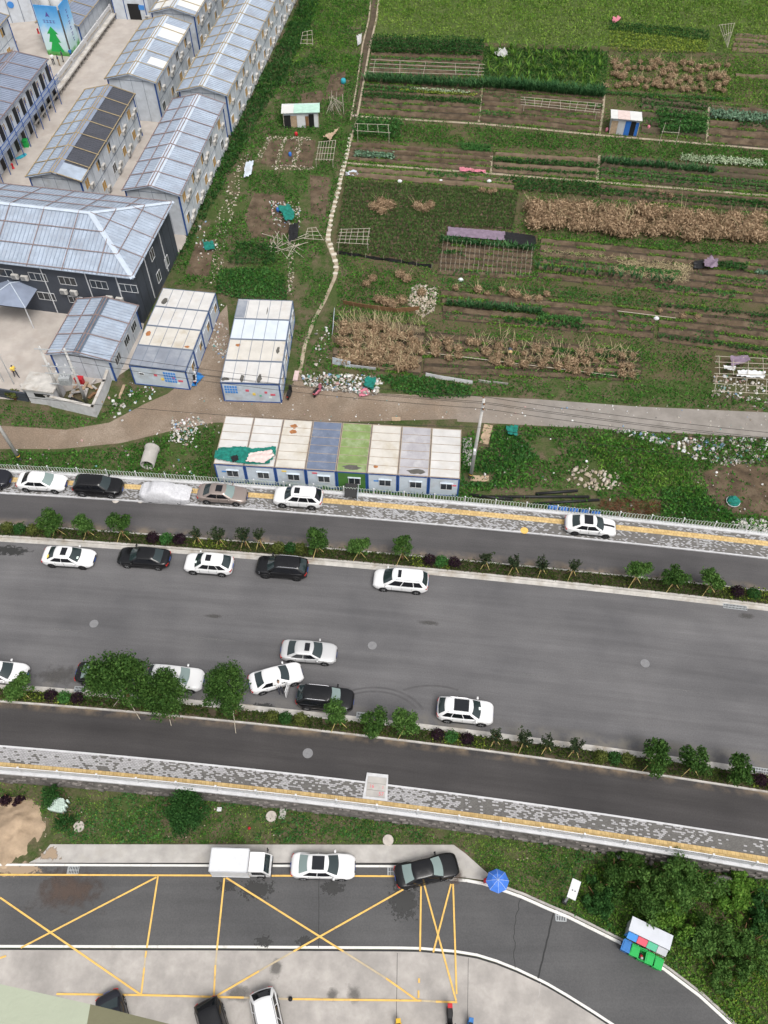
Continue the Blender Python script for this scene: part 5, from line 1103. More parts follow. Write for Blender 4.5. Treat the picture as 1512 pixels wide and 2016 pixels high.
# left block of four, long side facing the road
def block(NEc, SEc, names, roofs, rusts, posters):
    NEp, SEp = G(*NEc, 2.5), G(*SEc, 2.5); d = NEp - SEp; ang = math.atan2(d.y, d.x) - math.pi / 2; uxx = Vector((math.cos(ang), math.sin(ang), 0)); uyy = d.normalized(); pitch = d.length / 4; out = []
    for i in range(4):
        c = SEp + uyy * pitch * (i + .5) - uxx * 3.03; o = container((c.x, c.y, LZ), ang, names[i], roofs[i], 'long', rust=rusts[i], D=pitch - .05); out.append(o)
        for k_, (yy, ww, hh, zz) in enumerate(((-.75, .85, 2.0, 1.1), (.55, .95, .95, 1.55))):
            if k_ == 0: q = MB(); q.box(3.02, yy, zz, .06, ww, hh); q.build('door', M['wall'], o)
            else: window(o, 3.0, yy, zz, ww, hh, 'e', 'winglass', 'board')
    # slogans and stickers on the road side of the nearest one
    o = out[0]; D = pitch - .05
    for bx_, n_, rows_ in posters:
        for r_ in range(rows_):
            for c_ in range(n_): q = MB(); q.box(bx_ + c_ * .27, -D / 2 - .012 + .03, 2.15 - r_ * .38, .21, .03, .27); q.build('painted_character', M['bluprint'], o)
    for (x, z, w_, h_, m_) in [(-.4, 1.7, .35, .3, 'winred'), (.25, 1.2, .3, .35, 'yplate'), (1.5, 1.5, .28, .3, 'winred'), (.9, 1.0, .22, .2, 'grnprint'), (2.2, 1.2, .5, .25, 'winred'), (1.9, .8, .3, .2, 'paper')]:
        q = MB(); q.box(x, -D / 2 + .02, z, w_, .03, h_); q.build('sticker', M[m_], o)
    return out
bl = block((425, 577), (365, 731), ['grey roofed white site container nearest the road in the left block', 'cream roofed site container with rust spot in the left block', 'clean white roofed site container next to the back one in the left block', 'white roofed site container with a brown scuff at the back of the left block'],
      ['controofg', 'controof2', 'controof', 'controof'], [[], [(-2.4, .3, .35, .45, 'rust'), (2.2, -1.1, .3, .2, 'rust')], [], [(-2.2, -.6, .35, .6, 'stain')]], [(.6, 5, 4)])
br_ = block((577, 592), (550, 757), ['white site container with mould stained roof nearest the dirt road in the right block', 'cream roofed site container with rust specks in the right block', 'pale blue roofed site container in the right block', 'white site container with one grey roof panel at the back of the right block'],
      ['controof', 'controof2', 'controof3', 'controof'], [[(-2.6, -1.1, .6, .3, 'stain'), (-.9, -.9, .25, .7, 'stain'), (.9, -.9, .25, .75, 'stain')], [(-2.0, .7, .3, .25, 'rust'), (2.3, .2, .2, .6, 'stain')], [], [(.4, -.2, .06, .7, 'stain')]], [(-2.6, 5, 3)])
q = MB(); q.box(-2.46, 0, 2.817, 1.05, 2.8, .012); q.build('grey_roof_panel', M['controofg'], br_[3])
for o in (bl[0],):      # right hand slogan side is a window strip on the left block
    window(o, -1.9, -1.47, 1.7, .5, .3, 's', 'winglass', mull=0)
# row of eight, short ends facing the road
SWp, SEp = G(420, 913, 2.5), G(906, 943, 2.5); d = SEp - SWp; ang = math.atan2(d.y, d.x); pitch = d.length / 8; uxx = d.normalized(); uyy = Vector((-uxx.y, uxx.x, 0))
rl8 = [('controof', 'white site container at the weedy end of the row with teal net on its roof'), ('controof', 'white site container second in the row with a pale sheet on its roof'), ('controof2', 'white site container with two rust patches on its roof'), ('controofs', 'site container with slate blue panelled roof'),
       ('controofgr', 'site container with bright green panelled roof and green wall'), ('controof2', 'white site container between the green and the grey roofs'), ('controofp', 'site container with faded lavender grey roof and a dark puddle stain'), ('controof', 'white site container beside the concrete utility pole')]
rust8 = [[], [], [(-.35, 2.2, .4, .35, 'rust'), (-.3, 1.5, .4, .3, 'rust')], [], [(0, -2.45, .95, .35, 'stain')], [(-.7, -2.2, .3, .15, 'rust')], [(.3, -2.5, 1.0, .35, 'stain')], []]
ROW = []
for i, (rm_, lb) in enumerate(rl8):
    c = SWp + uxx * pitch * (i + .5) + uyy * 3.03
    o = container((c.x, c.y, LZ), ang, lb, rm_, 'cross', wall='greenwall' if i == 4 else 'cont', W=pitch - .04, D=6.05, slope_n=6, rust=rust8[i]); ROW.append(o)
    window(o, .25 if i else .2, -3.0, 1.5, 1.1, .95, 's', 'winglass', mull=1); q = MB(); q.box(.25, -3.06, 2.03, 1.25, .18, .03); q.build('window_hood', M['cont'], o)
    if i in (2, 3, 5, 7, 0): q = MB(); q.box(-.6 if i != 7 else .95, -3.02, 2.3 if i in (2, 3) else 1.7, .45, .03, .18); q.build('sticker', M['winred' if i in (3, 7) else 'yplate' if i == 2 else 'bluprint'], o)
# net and sheet lying on the first two roofs
def drape(name, poly_uv, z, m, label, cat, amp=.12, res=26, freq=1.6):
    """a crumpled cloth filling a picture-space outline at height z"""
    poly = [G2(u, v, z) for u, v in poly_uv]; a = np.array(poly); lo, hi = a.min(0), a.max(0); q = MB(); nx = ny = res
    xs_, ys_ = np.linspace(lo[0], hi[0], nx + 1), np.linspace(lo[1], hi[1], ny + 1); idx = {}; vs = []; fs = []
    cen = np.array([[(xs_[i] + xs_[i + 1]) / 2, (ys_[j] + ys_[j + 1]) / 2] for j in range(ny) for i in range(nx)]); ins = in_poly(cen, poly)
    def vid(i, j):
        if (i, j) not in idx:
            idx[(i, j)] = len(vs); x, y = xs_[i], ys_[j]; nz = abs(mnoise.noise(Vector((x * freq, y * freq, z)))) + .5 * abs(mnoise.noise(Vector((x * freq * 2.3, y * freq * 2.3, z + 3)))); vs.append((x + rnd.uniform(-.02, .02), y + rnd.uniform(-.02, .02), z + .02 + amp * nz))
        return idx[(i, j)]
    for c_ in range(len(cen)):
        if ins[c_]: i, j = c_ % nx, c_ // nx; fs.append((vid(i, j), vid(i + 1, j), vid(i + 1, j + 1), vid(i, j + 1)))
    q.add(vs, fs); o = q.build(name, M[m], None, True); return tag(o, label, cat)
drape('teal_net', [(424, 890), (432, 882), (470, 880), (500, 884), (544, 880), (541, 896), (530, 914), (480, 914), (424, 904)], 2.62, 'teal', 'crumpled teal netting spread over the first two container roofs', 'netting', .22)
drape('pale_sheet', [(492, 893), (535, 886), (540, 898), (520, 912), (484, 909)], 2.80, 'pinkcloth', 'pale pink sheet lying on teal netting on a container roof', 'cloth', .18); drape('dark_cloth', [(454, 899), (468, 896), (470, 907), (458, 910)], 2.80, 'netblk', 'small dark cloth lying on the teal netting', 'cloth', .15, 10)
g5 = ROW[4]; q = MB(); q.box(.0, -3.9, 1.15, 1.15, 1.3, .06, rx=.35); q.build('lean_to_roof', M['trim'], g5); q = MB(); q.box(.65, -3.9, .6, .04, 1.4, 1.2); q.build('lean_to_side', M['cont'], g5)
# ------------------------------------------------------------ yard, dirt road, farmland sheets
S1 = LZ + .006
sheet('yard', PXP([(-260, 20), (-100, -60), (330, -60), (420, 30), (345, 200), (262, 340), (370, 470), (290, 600), (270, 715), (225, 745), (60, 790), (-300, 760)], S1), S1, M['yard'])
sheet('dirt_road', PXP([(-150, 842), (0, 838), (130, 846), (215, 832), (285, 795), (330, 775), (370, 745), (395, 680), (430, 620), (447, 600), (455, 700), (440, 765), (560, 778), (590, 735), (600, 760), (760, 775), (930, 782), (940, 824), (700, 830), (420, 832), (330, 850), (240, 872), (120, 884), (0, 884), (-150, 880)], S1 + .004), S1 + .004, M['track'])
sheet('gravel_road', PXP([(900, 778), (1060, 786), (1250, 800), (1512, 812), (1700, 822), (1700, 872), (1512, 862), (1250, 848), (1060, 838), (900, 830)], S1 + .008), S1 + .008, M['track'])
sheet('farmland', PXP([(745, -40), (1800, -40), (1800, 760), (1512, 760), (1270, 745), (835, 745), (650, 735), (655, 640), (690, 520), (655, 470), (690, 280), (712, 190)], S1), S1, M['farm'])
sheet('meadow', PXP([(748, -60), (1900, -60), (1900, 120), (1512, 110), (1200, 92), (952, 84), (735, 72)], S1 + .004), S1 + .004, M['grassg'])
def lnq(qd, s, t):      # bilinear in picture space -> world
    (ax, ay), (bx_, by), (cx_, cy_), (dx_, dy_) = qd
    u = (1 - t) * ((1 - s) * ax + s * bx_) + t * ((1 - s) * dx_ + s * cx_); v = (1 - t) * ((1 - s) * ay + s * by) + t * ((1 - s) * dy_ + s * cy_); return G(u, v, S1)
def wq(qd):
    a, b, c, d = [G(u, v, S1) for u, v in qd]
    return lambda s, t: (a * (1 - s) + b * s) * (1 - t) + (d * (1 - s) + c * s) * t
def rowpts(qd, rows, per_m, jit=.06, s0=0, s1=1):
    f = wq(qd); P_ = []
    for r in rows:
        L = (f(s1, r) - f(s0, r)).length; n = max(2, int(L * per_m))
        for k in range(n):
            p = f(lerp(s0, s1, (k + rnd.random() * .7) / n), r); P_.append((p.x + rnd.gauss(0, jit), p.y + rnd.gauss(0, jit), 0))
    return np.array(P_)
CROP = {'corn': ('corn', 10, .85, .15, .75, 'b'), 'leafy': ('crop', 14, .25, .24, 0, 'l'), 'cabbage': ('cabbage', 16, .36, .36, 0, 'l'), 'white': ('pale', 12, .3, .26, 0, 'l'), 'tall': ('dark', 16, 1.2, .28, 0, 't'), 'rice': ('stubble', 4, .34, .08, .4, 'b'), 'yellow': ('yellow', 8, .35, .26, 0, 'l'), 'beans': ('crop', 24, 1.2, .28, 0, 't'), 'small': ('crop', 8, .16, .18, 0, 'l'), 'dark': ('dark', 14, .4, .26, 0, 'l'), 'grassrow': ('grass', 6, .3, .10, .5, 'b'), 'seedcorn': ('weedlt', 9, .9, .18, .9, 'b')}
def crop_V(P_, kind, zoff, scale=1.0):
    mk, k, h, w_, lean, typ = CROP[kind]; P_ = P_.copy(); P_[:, 2] = S1 + zoff; P_ = np.repeat(P_, k, 0); n = len(P_); h *= scale
    if typ == 'b': P_ += np.column_stack([R.randn(n) * .04, R.randn(n) * .04, np.zeros(n)]); return blades(P_, h, w_, lean)
    if typ == 'l': P_ += np.column_stack([R.randn(n) * w_ * .55, R.randn(n) * w_ * .55, R.rand(n) * h]); return leaves(P_, w_, None, .7)
    P_ += np.column_stack([R.randn(n) * w_ * .7, R.randn(n) * w_ * .7, R.rand(n) * h]); return leaves(P_, w_, None, 1.1)
def crop(qd, rows, per_m, kind, label, jit=.06, s0=0, s1=1, zoff=.20, name='crop_rows', scale=1.0):
    return stuff_obj(name, crop_V(rowpts(qd, rows, per_m, jit, s0, s1), kind, zoff, scale), LF[CROP[kind][0]], label, 'crop')
def autogreen(o, qd, n, frac):
    """patchy rows of seedlings on the beds and weeds in the furrows, as they differ from bed to bed"""
    acc = {}
    for i in range(n):
        t = (i + .5) / n; s = 0.0; bed = rnd.random() < frac * 1.25
        while s < .99:
            L = rnd.uniform(.12, .5); e = min(1, s + L)
            if rnd.random() < (frac * 1.3 if bed else frac * .35):
                kind = rnd.choice(['small', 'small', 'small', 'leafy', 'leafy', 'rice', 'dark']); acc.setdefault(CROP[kind][0], []).append(crop_V(rowpts(qd, [t - .16 / n, t + .16 / n], rnd.uniform(1.6, 3.2), .10, s, e), kind, .24, rnd.uniform(.6, .9)))
            s = e
    P_ = rowpts(qd, [i / n for i in range(n + 1)], 7, .10); f = fbm(P_[:, 0], P_[:, 1], 2.2); P_ = P_[f > .52]
    if len(P_) and frac > 0: acc.setdefault('weedlt', []).append(crop_V(P_, 'small', .05, 1.0))
    for mk, Vs in acc.items(): g_ = link_obj('bed_planting', quads_mesh('bed_planting', np.concatenate(Vs), LF[mk]), o); g_['kind'] = 'stuff'
PLOTS = []
def plot(name, qd, n, soil='soil', hgt=.30, gap=.34, z=.010, green=.26):
    """soil sheet with n raised beds running along the first edge"""
    f = wq(qd); pts = [f(0, 0), f(1, 0), f(1, 1), f(0, 1)]; PLOTS.append([(p.x, p.y) for p in pts])
    o = sheet(name, [(p.x, p.y) for p in pts], S1 + z, M['furrow'])  # base sheet darkened for damp and for furrow shade
    for i in range(n):
        t0, t1 = (i + gap / 2) / n, (i + 1 - gap / 2) / n; L = (f(1, .5) - f(0, .5)).length; ns = max(4, int(L / .9)); q = MB(); rows = []
        for k in range(ns + 1):
            s = .004 + .992 * k / ns; j = rnd.uniform(-.07, .07) / n; h = hgt * rnd.uniform(.75, 1.15); a, b = f(s, t0 + j * .6), f(s, t1 + j); c, d = f(s, lerp(t0, t1, .22) + j), f(s, lerp(t0, t1, .78) + j)
            rows.append([(a.x, a.y, S1), (c.x, c.y, S1 + h), (d.x, d.y, S1 + h * rnd.uniform(.85, 1.1)), (b.x, b.y, S1)])
        vs = [p for r in rows for p in r]; fs = [(4 * k + e, 4 * k + e + 1, 4 * k + 5 + e, 4 * k + 4 + e) for k in range(ns) for e in range(3)] + [(3, 2, 1, 0), (4 * ns, 4 * ns + 1, 4 * ns + 2, 4 * ns + 3)]
        q.add(vs, fs); q.build('soil_ridge', M[soil], o, False)
    autogreen(o, qd, n, green)
    return o
ev = lambda n: [(i + .5) / n for i in range(n)]
# row of plots under the meadow
q1a = [(735, 80), (952, 88), (945, 152), (722, 146)]; plot('vegetable_plot', q1a, 6); crop(q1a, [.05, .14, .23, .32, .41], 4.5, 'tall', 'tall dark vines in the plot under the meadow beside the ditch'); crop(q1a, [.58, .72, .86], 3, 'leafy', 'low leafy rows below the tall dark vines')
q1b = [(955, 92), (1198, 102), (1190, 186), (945, 170)]; sheet('corn_plot', PXP(q1b, S1), S1 + .012, M['grassg'])
cover('plot_grass', PXP(q1b, S1), S1, LF['dark'], 34, .30, .22, 'dark thick grass in the plot with a white heap', 'grass', .12, 4); crop(q1b, ev(6), .75, 'seedcorn', 'pale young corn plants standing in dark grass', .22, .03, .96, .25, scale=1.0)
q1c = [(1203, 108), (1442, 122), (1436, 192), (1188, 176)]; cover('plot_grass', PXP(q1c, S1), S1, LF['grass'], 16, .28, .2, 'thin grass between the dry stalk bundles under the meadow', 'grass', .3, 3)
q1d = [(1200, 62), (1392, 84), (1390, 106), (1200, 104)]; crop(q1d, ev(5), 3.5, 'yellow', 'yellow green bushy rows above the stalk bundle plot', zoff=.05, scale=1.4)
crop([(1200, 45), (1395, 62), (1395, 84), (1200, 62)], ev(3), 4, 'dark', 'dark green rows above the yellow green rows', zoff=.05, scale=1.3)
q1e = [(1448, 66), (1560, 74), (1560, 110), (1440, 102)]; plot('bare_plot', q1e, 4, 'soillt'); q1f = [(1446, 145), (1560, 150), (1560, 160), (1448, 154)]; plot('bare_plot', q1f, 1, 'soillt')
q2a = [(722, 152), (950, 166), (944, 240), (706, 226)]; plot('vegetable_plot', q2a, 6); crop(q2a, [.06, .15], 4, 'corn', 'upright leafy row along the top of the ditch side plot', scale=1.0); crop(q2a, [.30, .40], 4, 'leafy', 'low leafy rows in the ditch side plot', s1=.45, scale=1.6); crop(q2a, [.30], 4, 'white', 'pale blooming row in the ditch side plot', s0=.40, s1=.90); crop(q2a, [.36], 5, 'yellow', 'yellowing row in the ditch side plot', s0=.3, s1=.95); crop(q2a, [.50, .58], 4, 'dark', 'dark low rows in the ditch side plot'); crop(q2a, [.74], 4, 'small', 'thin seedling row in the ditch side plot', s1=.4)
q2b = [(953, 168), (1190, 188), (1180, 262), (943, 240)]; plot('vegetable_plot', q2b, 7); crop(q2b, [.03, .10], 5, 'corn', 'thick dark corn row above the bamboo trellis', scale=1.3); crop(q2b, [.24, .34], 3, 'small', 'small seedling rows beside the bamboo trellis', s1=.42)
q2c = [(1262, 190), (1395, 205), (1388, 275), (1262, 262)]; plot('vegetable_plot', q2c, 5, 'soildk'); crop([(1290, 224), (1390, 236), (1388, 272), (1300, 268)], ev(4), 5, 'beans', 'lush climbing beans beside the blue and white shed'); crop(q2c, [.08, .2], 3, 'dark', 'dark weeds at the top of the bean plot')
q2d = [(1400, 205), (1560, 218), (1560, 296), (1392, 282)]; plot('vegetable_plot', q2d, 5); crop(q2d, [.24, .32, .38], 3.2, 'cabbage', 'blue green cabbage row beyond the shed', scale=1.3)
crop([(1195, 182), (1440, 194), (1435, 204), (1190, 190)], [.5], 4, 'leafy', 'pale leafy row below the stalk bundle plot')
q3 = [(702, 238), (1180, 270), (1178, 300), (694, 276)]; cover('green_strip', PXP(q3, S1), S1, LF['weed'], 36, .27, .55, 'thick green weed strip below the pale path', 'weeds', .24, 3); crop([(702, 238), (790, 244), (785, 276), (694, 272)], ev(4), 3, 'beans', 'climbing plants on a frame at the ditch end of the weed strip', scale=.8)
q3b = [(1182, 270), (1560, 302), (1560, 338), (1180, 302)]; cover('green_strip', PXP(q3b, S1), S1, LF['weed'], 36, .27, .55, 'green weed strip below the shed', 'weeds', .22, 3); crop([(1340, 308), (1502, 320), (1500, 332), (1342, 322)], [.2, .5, .8], 3, 'white', 'white headed cabbages in a row below the shed', zoff=.25, scale=1.2)
q4a = [(692, 280), (972, 300), (965, 340), (684, 318)]; plot('vegetable_plot', q4a, 4); crop(q4a, [.62, .72], 3.5, 'cabbage', 'blue green row in the plot above the lower pale path', s0=.05, s1=.32); crop([(900, 285), (968, 290), (966, 304), (912, 302)], ev(3), 5, 'leafy', 'bright green mound of leaves in the plot above the lower path', scale=1.6)
q4b = [(975, 300), (1178, 312), (1174, 354), (968, 340)]; plot('vegetable_plot', q4b, 4, 'soillt'); crop(q4b, [.40, .50, .86], 4, 'dark', 'dark low hedge-like rows above the lower path')
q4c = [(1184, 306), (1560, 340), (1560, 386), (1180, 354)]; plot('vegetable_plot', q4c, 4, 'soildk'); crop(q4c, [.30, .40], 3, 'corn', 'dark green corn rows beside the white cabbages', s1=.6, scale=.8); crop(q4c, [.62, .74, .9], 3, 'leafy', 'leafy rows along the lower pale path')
q5a = [(684, 328), (1016, 352), (1012, 376), (680, 350)]; plot('vegetable_plot', q5a, 2, 'soillt'); q5b = [(1018, 352), (1180, 364), (1176, 390), (1014, 378)]; crop(q5b, ev(4), 3, 'dark', 'dark weeds between the straw bed and the big heaps'); q5c = [(1182, 364), (1560, 394), (1560, 424), (1180, 392)]; plot('vegetable_plot', q5c, 3); crop(q5c, [.5, .8], 2.5, 'dark', 'sparse dark row above the brown stalk heaps')
q6 = [(682, 358), (1022, 380), (1012, 452), (664, 508)]; q6 = [(680, 356), (1020, 380), (1010, 452), (668, 440)]; q6b = [(668, 440), (880, 448), (862, 520), (662, 500)]
for qq, nn, nm in ((q6, 10, 'upper'), (q6b, 7, 'lower')): plot('rice_plot', qq, nn, 'soil', .14, .45, .010, 0); crop(qq, [x_ + d_ for x_ in ev(nn) for d_ in (-.22 / nn, .05 / nn, .3 / nn)], 6, 'rice', f'olive green grassy rows in the {nm} half of the heap plot', .1, zoff=.08)
q7 = [(868, 470), (1052, 490), (1046, 552), (862, 542)]; plot('stake_plot', q7, 6, 'soil', .18); crop(q7, [.05, .12], 3, 'corn', 'young corn along the top of the bamboo stake plot', scale=.6)
q8 = [(1062, 468), (1370, 498), (1560, 520), (1560, 600), (1056, 545)]; q8 = [(1064, 468), (1560, 516), (1560, 604), (1056, 548)]; plot('vegetable_plot', q8, 6, 'soil', .2); crop(q8, [.83], 1.3, 'corn', 'spaced young corn below the straw heaps', s0=.0, s1=.55, jit=.22); crop(q8, [.35], 4, 'cabbage', 'cabbages at the far end of the straw bed', s0=.86, s1=1)
crop([(1415, 518), (1470, 524), (1468, 536), (1414, 530)], ev(2), 5, 'dark', 'dark leafy patch beside the purple plastic heap')
q9 = [(868, 548), (1292, 592), (1288, 612), (866, 566)]; crop(q9, [.3, .7], 3, 'small', 'weedy seedling row under the stake plot', scale=1.5)
q10 = [(866, 570), (1290, 612), (1286, 668), (872, 630)]; plot('vegetable_plot', q10, 4, 'soil', .2); crop(q10, [.50, .56], 3, 'corn', 'dense corn row above the bundle rows', s0=.03, s1=.48, scale=.75); crop(q10, [.62, .70], 5, 'leafy', 'bright leafy end of the corn row', s0=.46, s1=.66, scale=1.8)
q11 = [(1298, 598), (1560, 622), (1560, 712), (1294, 672)]; plot('vegetable_plot', q11, 5, 'soil', .18); crop(q11, [.1, .9], 2.5, 'dark', 'thin weeds in the bare plot by the trellis frames')
plot('dry_bundle_plot', [(838, 652), (1266, 690), (1262, 752), (832, 735)], 5, 'soil', .1); plot('dry_bundle_plot', [(664, 620), (838, 640), (828, 738), (652, 722)], 5, 'soillt', .1)
cover('bundle_plot_weeds', PXP([(838, 640), (1270, 680), (1262, 756), (830, 742)], S1), S1, LF['weed'], 18, .24, .22, 'weeds growing between the rows of brown stalk bundles', 'weeds', .38, 1.6)
cover('bundle_plot_weeds', PXP([(1262, 690), (1404, 700), (1400, 785), (1262, 760)], S1), S1, LF['weed'], 26, .24, .22, 'weeds between the bundle rows and the bamboo frames', 'weeds', .36, 1.8)
# pale earth paths between the plots
def path_px(name, pts, wd, m, z=.05): ribbon(name, pts, wd, S1 + z, m)
M['pathm'] = mat('pale_earth_path', (.34, .285, .21), .95, .15, 1.2, bump=.3, dirt=(.16, .13, .07), dscale=.9, dlo=.5, dhi=.68)
path_px('earth_path', [(706, 229), (820, 236), (950, 244), (1080, 256), (1180, 266), (1350, 280), (1560, 298)], .42, M['pathm']); path_px('earth_path', [(684, 321), (820, 331), (960, 341), (1080, 351), (1180, 358), (1350, 372), (1560, 389)], .42, M['pathm'])
for pts in ([(950, 160), (946, 200), (943, 240)], [(1190, 185), (1186, 225), (1180, 264)], [(968, 300), (966, 340)], [(1180, 305), (1176, 354)], [(1396, 210), (1392, 280)]): path_px('earth_path', pts, .35, M['pathm'], .06)
path_px('foot_trail', [(660, 545), (640, 590), (618, 630), (600, 680), (590, 735)], .40, M['pathm'], .012)
# concrete ditch and stone slab path along the edge of the farmland
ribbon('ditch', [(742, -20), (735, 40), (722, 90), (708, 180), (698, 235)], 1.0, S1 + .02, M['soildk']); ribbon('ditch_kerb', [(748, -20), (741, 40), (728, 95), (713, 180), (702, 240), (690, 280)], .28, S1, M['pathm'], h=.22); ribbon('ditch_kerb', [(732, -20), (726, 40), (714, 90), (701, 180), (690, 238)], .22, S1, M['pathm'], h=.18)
sp = sheet('stone_path', PXP([(694, 258), (700, 258), (676, 345), (652, 440), (650, 470), (668, 525), (662, 548), (655, 548), (660, 525), (640, 474), (646, 438), (668, 345)], S1), S1 + .01, M['pathm'])
sl = MB(); sl.prism([(-.30, -.20), (.28, -.22), (.30, .19), (-.27, .21)], 0, .07); SLAB = sl.mesh('paving_slab', M['slab'])
pl = [(692, 262), (683, 300), (674, 340), (664, 385), (652, 430), (645, 468), (655, 495), (662, 520), (659, 545)]
for (a, b) in zip(pl, pl[1:]):
    A_, B2 = G(*a, S1), G(*b, S1); d = B2 - A_; n = max(1, int(d.length / .85))
    for i in range(n): p = A_ + d * ((i + .5) / n); link_obj('paving_slab', SLAB, sp, (p.x + rnd.uniform(-.05, .05), p.y, S1 + .012), (0, 0, math.atan2(d.y, d.x) + math.pi / 2 + rnd.uniform(-.15, .15)), rnd.uniform(.85, 1.1))
# ------------------------------------------------------------ dry stalk bundles, every one its own thing
def bundle_mesh(seed, spread=.58, h=.85, nst=11, nfl=300, fl=.12):
    V = []; base = np.zeros((nst, 3)); base[:, :2] = R.randn(nst, 2) * .10; V.append(blades(base, h * 1.25, .045, 1.0))
    me_v = np.concatenate(V); n = nfl; d = R.randn(n, 3); d /= np.linalg.norm(d, axis=1, keepdims=True); P_ = d * (spread * (.35 + .65 * R.rand(n)))[:, None] * np.array([1, 1, .7]) + np.array([0, 0, h * .62]); F_ = leaves(P_, fl * 2.2, d, .5, .34)
    allV = np.concatenate([me_v, F_]); me = quads_mesh('dry_stalk_bundle', allV, [LF['straw'], LF['stalk']]); mi = np.zeros(len(allV), np.int32); mi[:len(me_v)] = 1; me.polygons.foreach_set('material_index', mi); return me
BND = [bundle_mesh(i) for i in range(5)]; HEAP = [bundle_mesh(i, .95, 1.15, 6, 520, .13) for i in range(4)]
def bundles(pts, label, group, sc=(.8, 1.15), lib=BND, name='dry_stalk_bundle', z=0):
    for (u, v) in pts:
        p = G(u, v, S1 + .4); s = rnd.uniform(*sc); o = link_obj(name, rnd.choice(lib), None, (p.x, p.y, S1 + z), (rnd.uniform(-.25, .25), rnd.uniform(-.25, .25), rnd.uniform(0, 6.28)), s); tag(o, label, 'straw bundle', group)
def scatter_q(qd, ns, nt_, js=.35, drop=.12):
    out = []
    for j in range(nt_):
        for i in range(ns):
            if rnd.random() < drop: continue
            s = (i + .5 + rnd.uniform(-js, js)) / ns; t = (j + .5 + rnd.uniform(-js, js)) / nt_
            (ax, ay), (bx_, by), (cx_, cy_), (dx_, dy_) = qd
            out.append(((1 - t) * ((1 - s) * ax + s * bx_) + t * ((1 - s) * dx_ + s * cx_), (1 - t) * ((1 - s) * ay + s * by) + t * ((1 - s) * dy_ + s * cy_)))
    return out
bundles(scatter_q([(1206, 114), (1436, 126), (1432, 186), (1190, 170)], 17, 5), 'pinkish brown dry stalk bundle in the upper plot below the meadow', 'stalk bundles in the upper plot', (.75, 1.1))
bundles(scatter_q([(668, 632), (834, 652), (824, 728), (662, 712)], 12, 6), 'brown dry stalk bundle in the small fenced plot by the rubbish heap', 'stalk bundles in the fenced plot', (.8, 1.25))
bundles(scatter_q([(842, 664), (1258, 694), (1250, 746), (846, 704)], 19, 3, .34, .22), 'brown dry stalk bundle in the long plot where a farmer works', 'stalk bundles in the long plot', (.75, 1.15))
bundles(scatter_q([(1034, 402), (1500, 436), (1512, 478), (1036, 448)], 24, 3, .4, .04), 'large fluffy brown stalk heap in the hedge-like row across the farmland', 'stalk heaps in the long hedge-like row', (1.05, 1.45), HEAP, 'dry_stalk_heap')
bundles([(735, 408), (748, 400), (752, 416), (768, 406)], 'orange brown straw heap lying beside the ditch in the grassy plot', 'straw heap near the ditch', (.75, .95), HEAP, 'dry_stalk_heap'); bundles([(822, 406), (836, 412), (848, 404)], 'tan straw heap in the middle of the grassy plot', 'straw heap in the grassy plot', (.7, .9), HEAP, 'dry_stalk_heap')
bundles([(720, 558), (745, 590), (760, 596), (775, 600), (788, 540), (800, 548), (735, 548), (790, 590), (830, 575)], 'brown straw heap around the pale rubble patch', 'straw heaps around the rubble', (.5, .8), HEAP, 'dry_stalk_heap')
bundles(scatter_q([(890, 560), (1090, 578), (1085, 592), (890, 574)], 11, 1, .4, .2), 'tan dry stalk bundle in the row below the bamboo stakes', 'stalk bundles below the stakes', (.7, 1.0))
bundles([(1320, 385), (1300, 378), (950, 375), (965, 376), (975, 375)], 'thin tan straw heap on a bare bed by the lower path', 'straw heaps by the lower path', (.45, .6), HEAP, 'dry_stalk_heap'); bundles([(1300, 610), (1345, 620), (1375, 622)], 'small reddish straw heap in the bare plot by the frames', 'small straw heaps by the frames', (.4, .5), HEAP, 'dry_stalk_heap')
P_ = poly_points(PXP([(1220, 515), (1360, 528), (1350, 560), (1300, 552), (1210, 540)], S1), 60); stuff_obj('loose_straw', blades(np.column_stack([P_, np.full(len(P_), S1 + .2)]), .12, .05, 5), LF['stalk'], 'loose pale straw spread on the bed beside the purple plastic', 'straw')
P_ = poly_points(PXP([(1070, 492), (1370, 524), (1368, 532), (1070, 502)], S1), 30); stuff_obj('loose_straw', blades(np.column_stack([P_, np.full(len(P_), S1 + .2)]), .10, .04, 5), LF['stalk'], 'thin line of straw along the ploughed bed', 'straw')
P_ = poly_points(PXP([(672, 622), (836, 640), (830, 664), (668, 650)], S1), 26); stuff_obj('standing_stalks', blades(np.column_stack([P_, np.full(len(P_), S1)]), 1.1, .04, .7), LF['stalk'], 'bare pale stalks leaning along the back of the fenced plot', 'stalks')
for qd, lb in (([(940, 660), (1040, 668), (1034, 720), (946, 705)], 'bent bare stalks beside the working farmer'), ([(1040, 672), (1250, 690), (1246, 720), (1040, 716)], 'bent bare stalks between the long bundle rows')):
    P_ = poly_points(PXP(qd, S1), 6); stuff_obj('standing_stalks', blades(np.column_stack([P_, np.full(len(P_), S1)]), .9, .05, 1.2), LF['stalk'], lb, 'stalks')
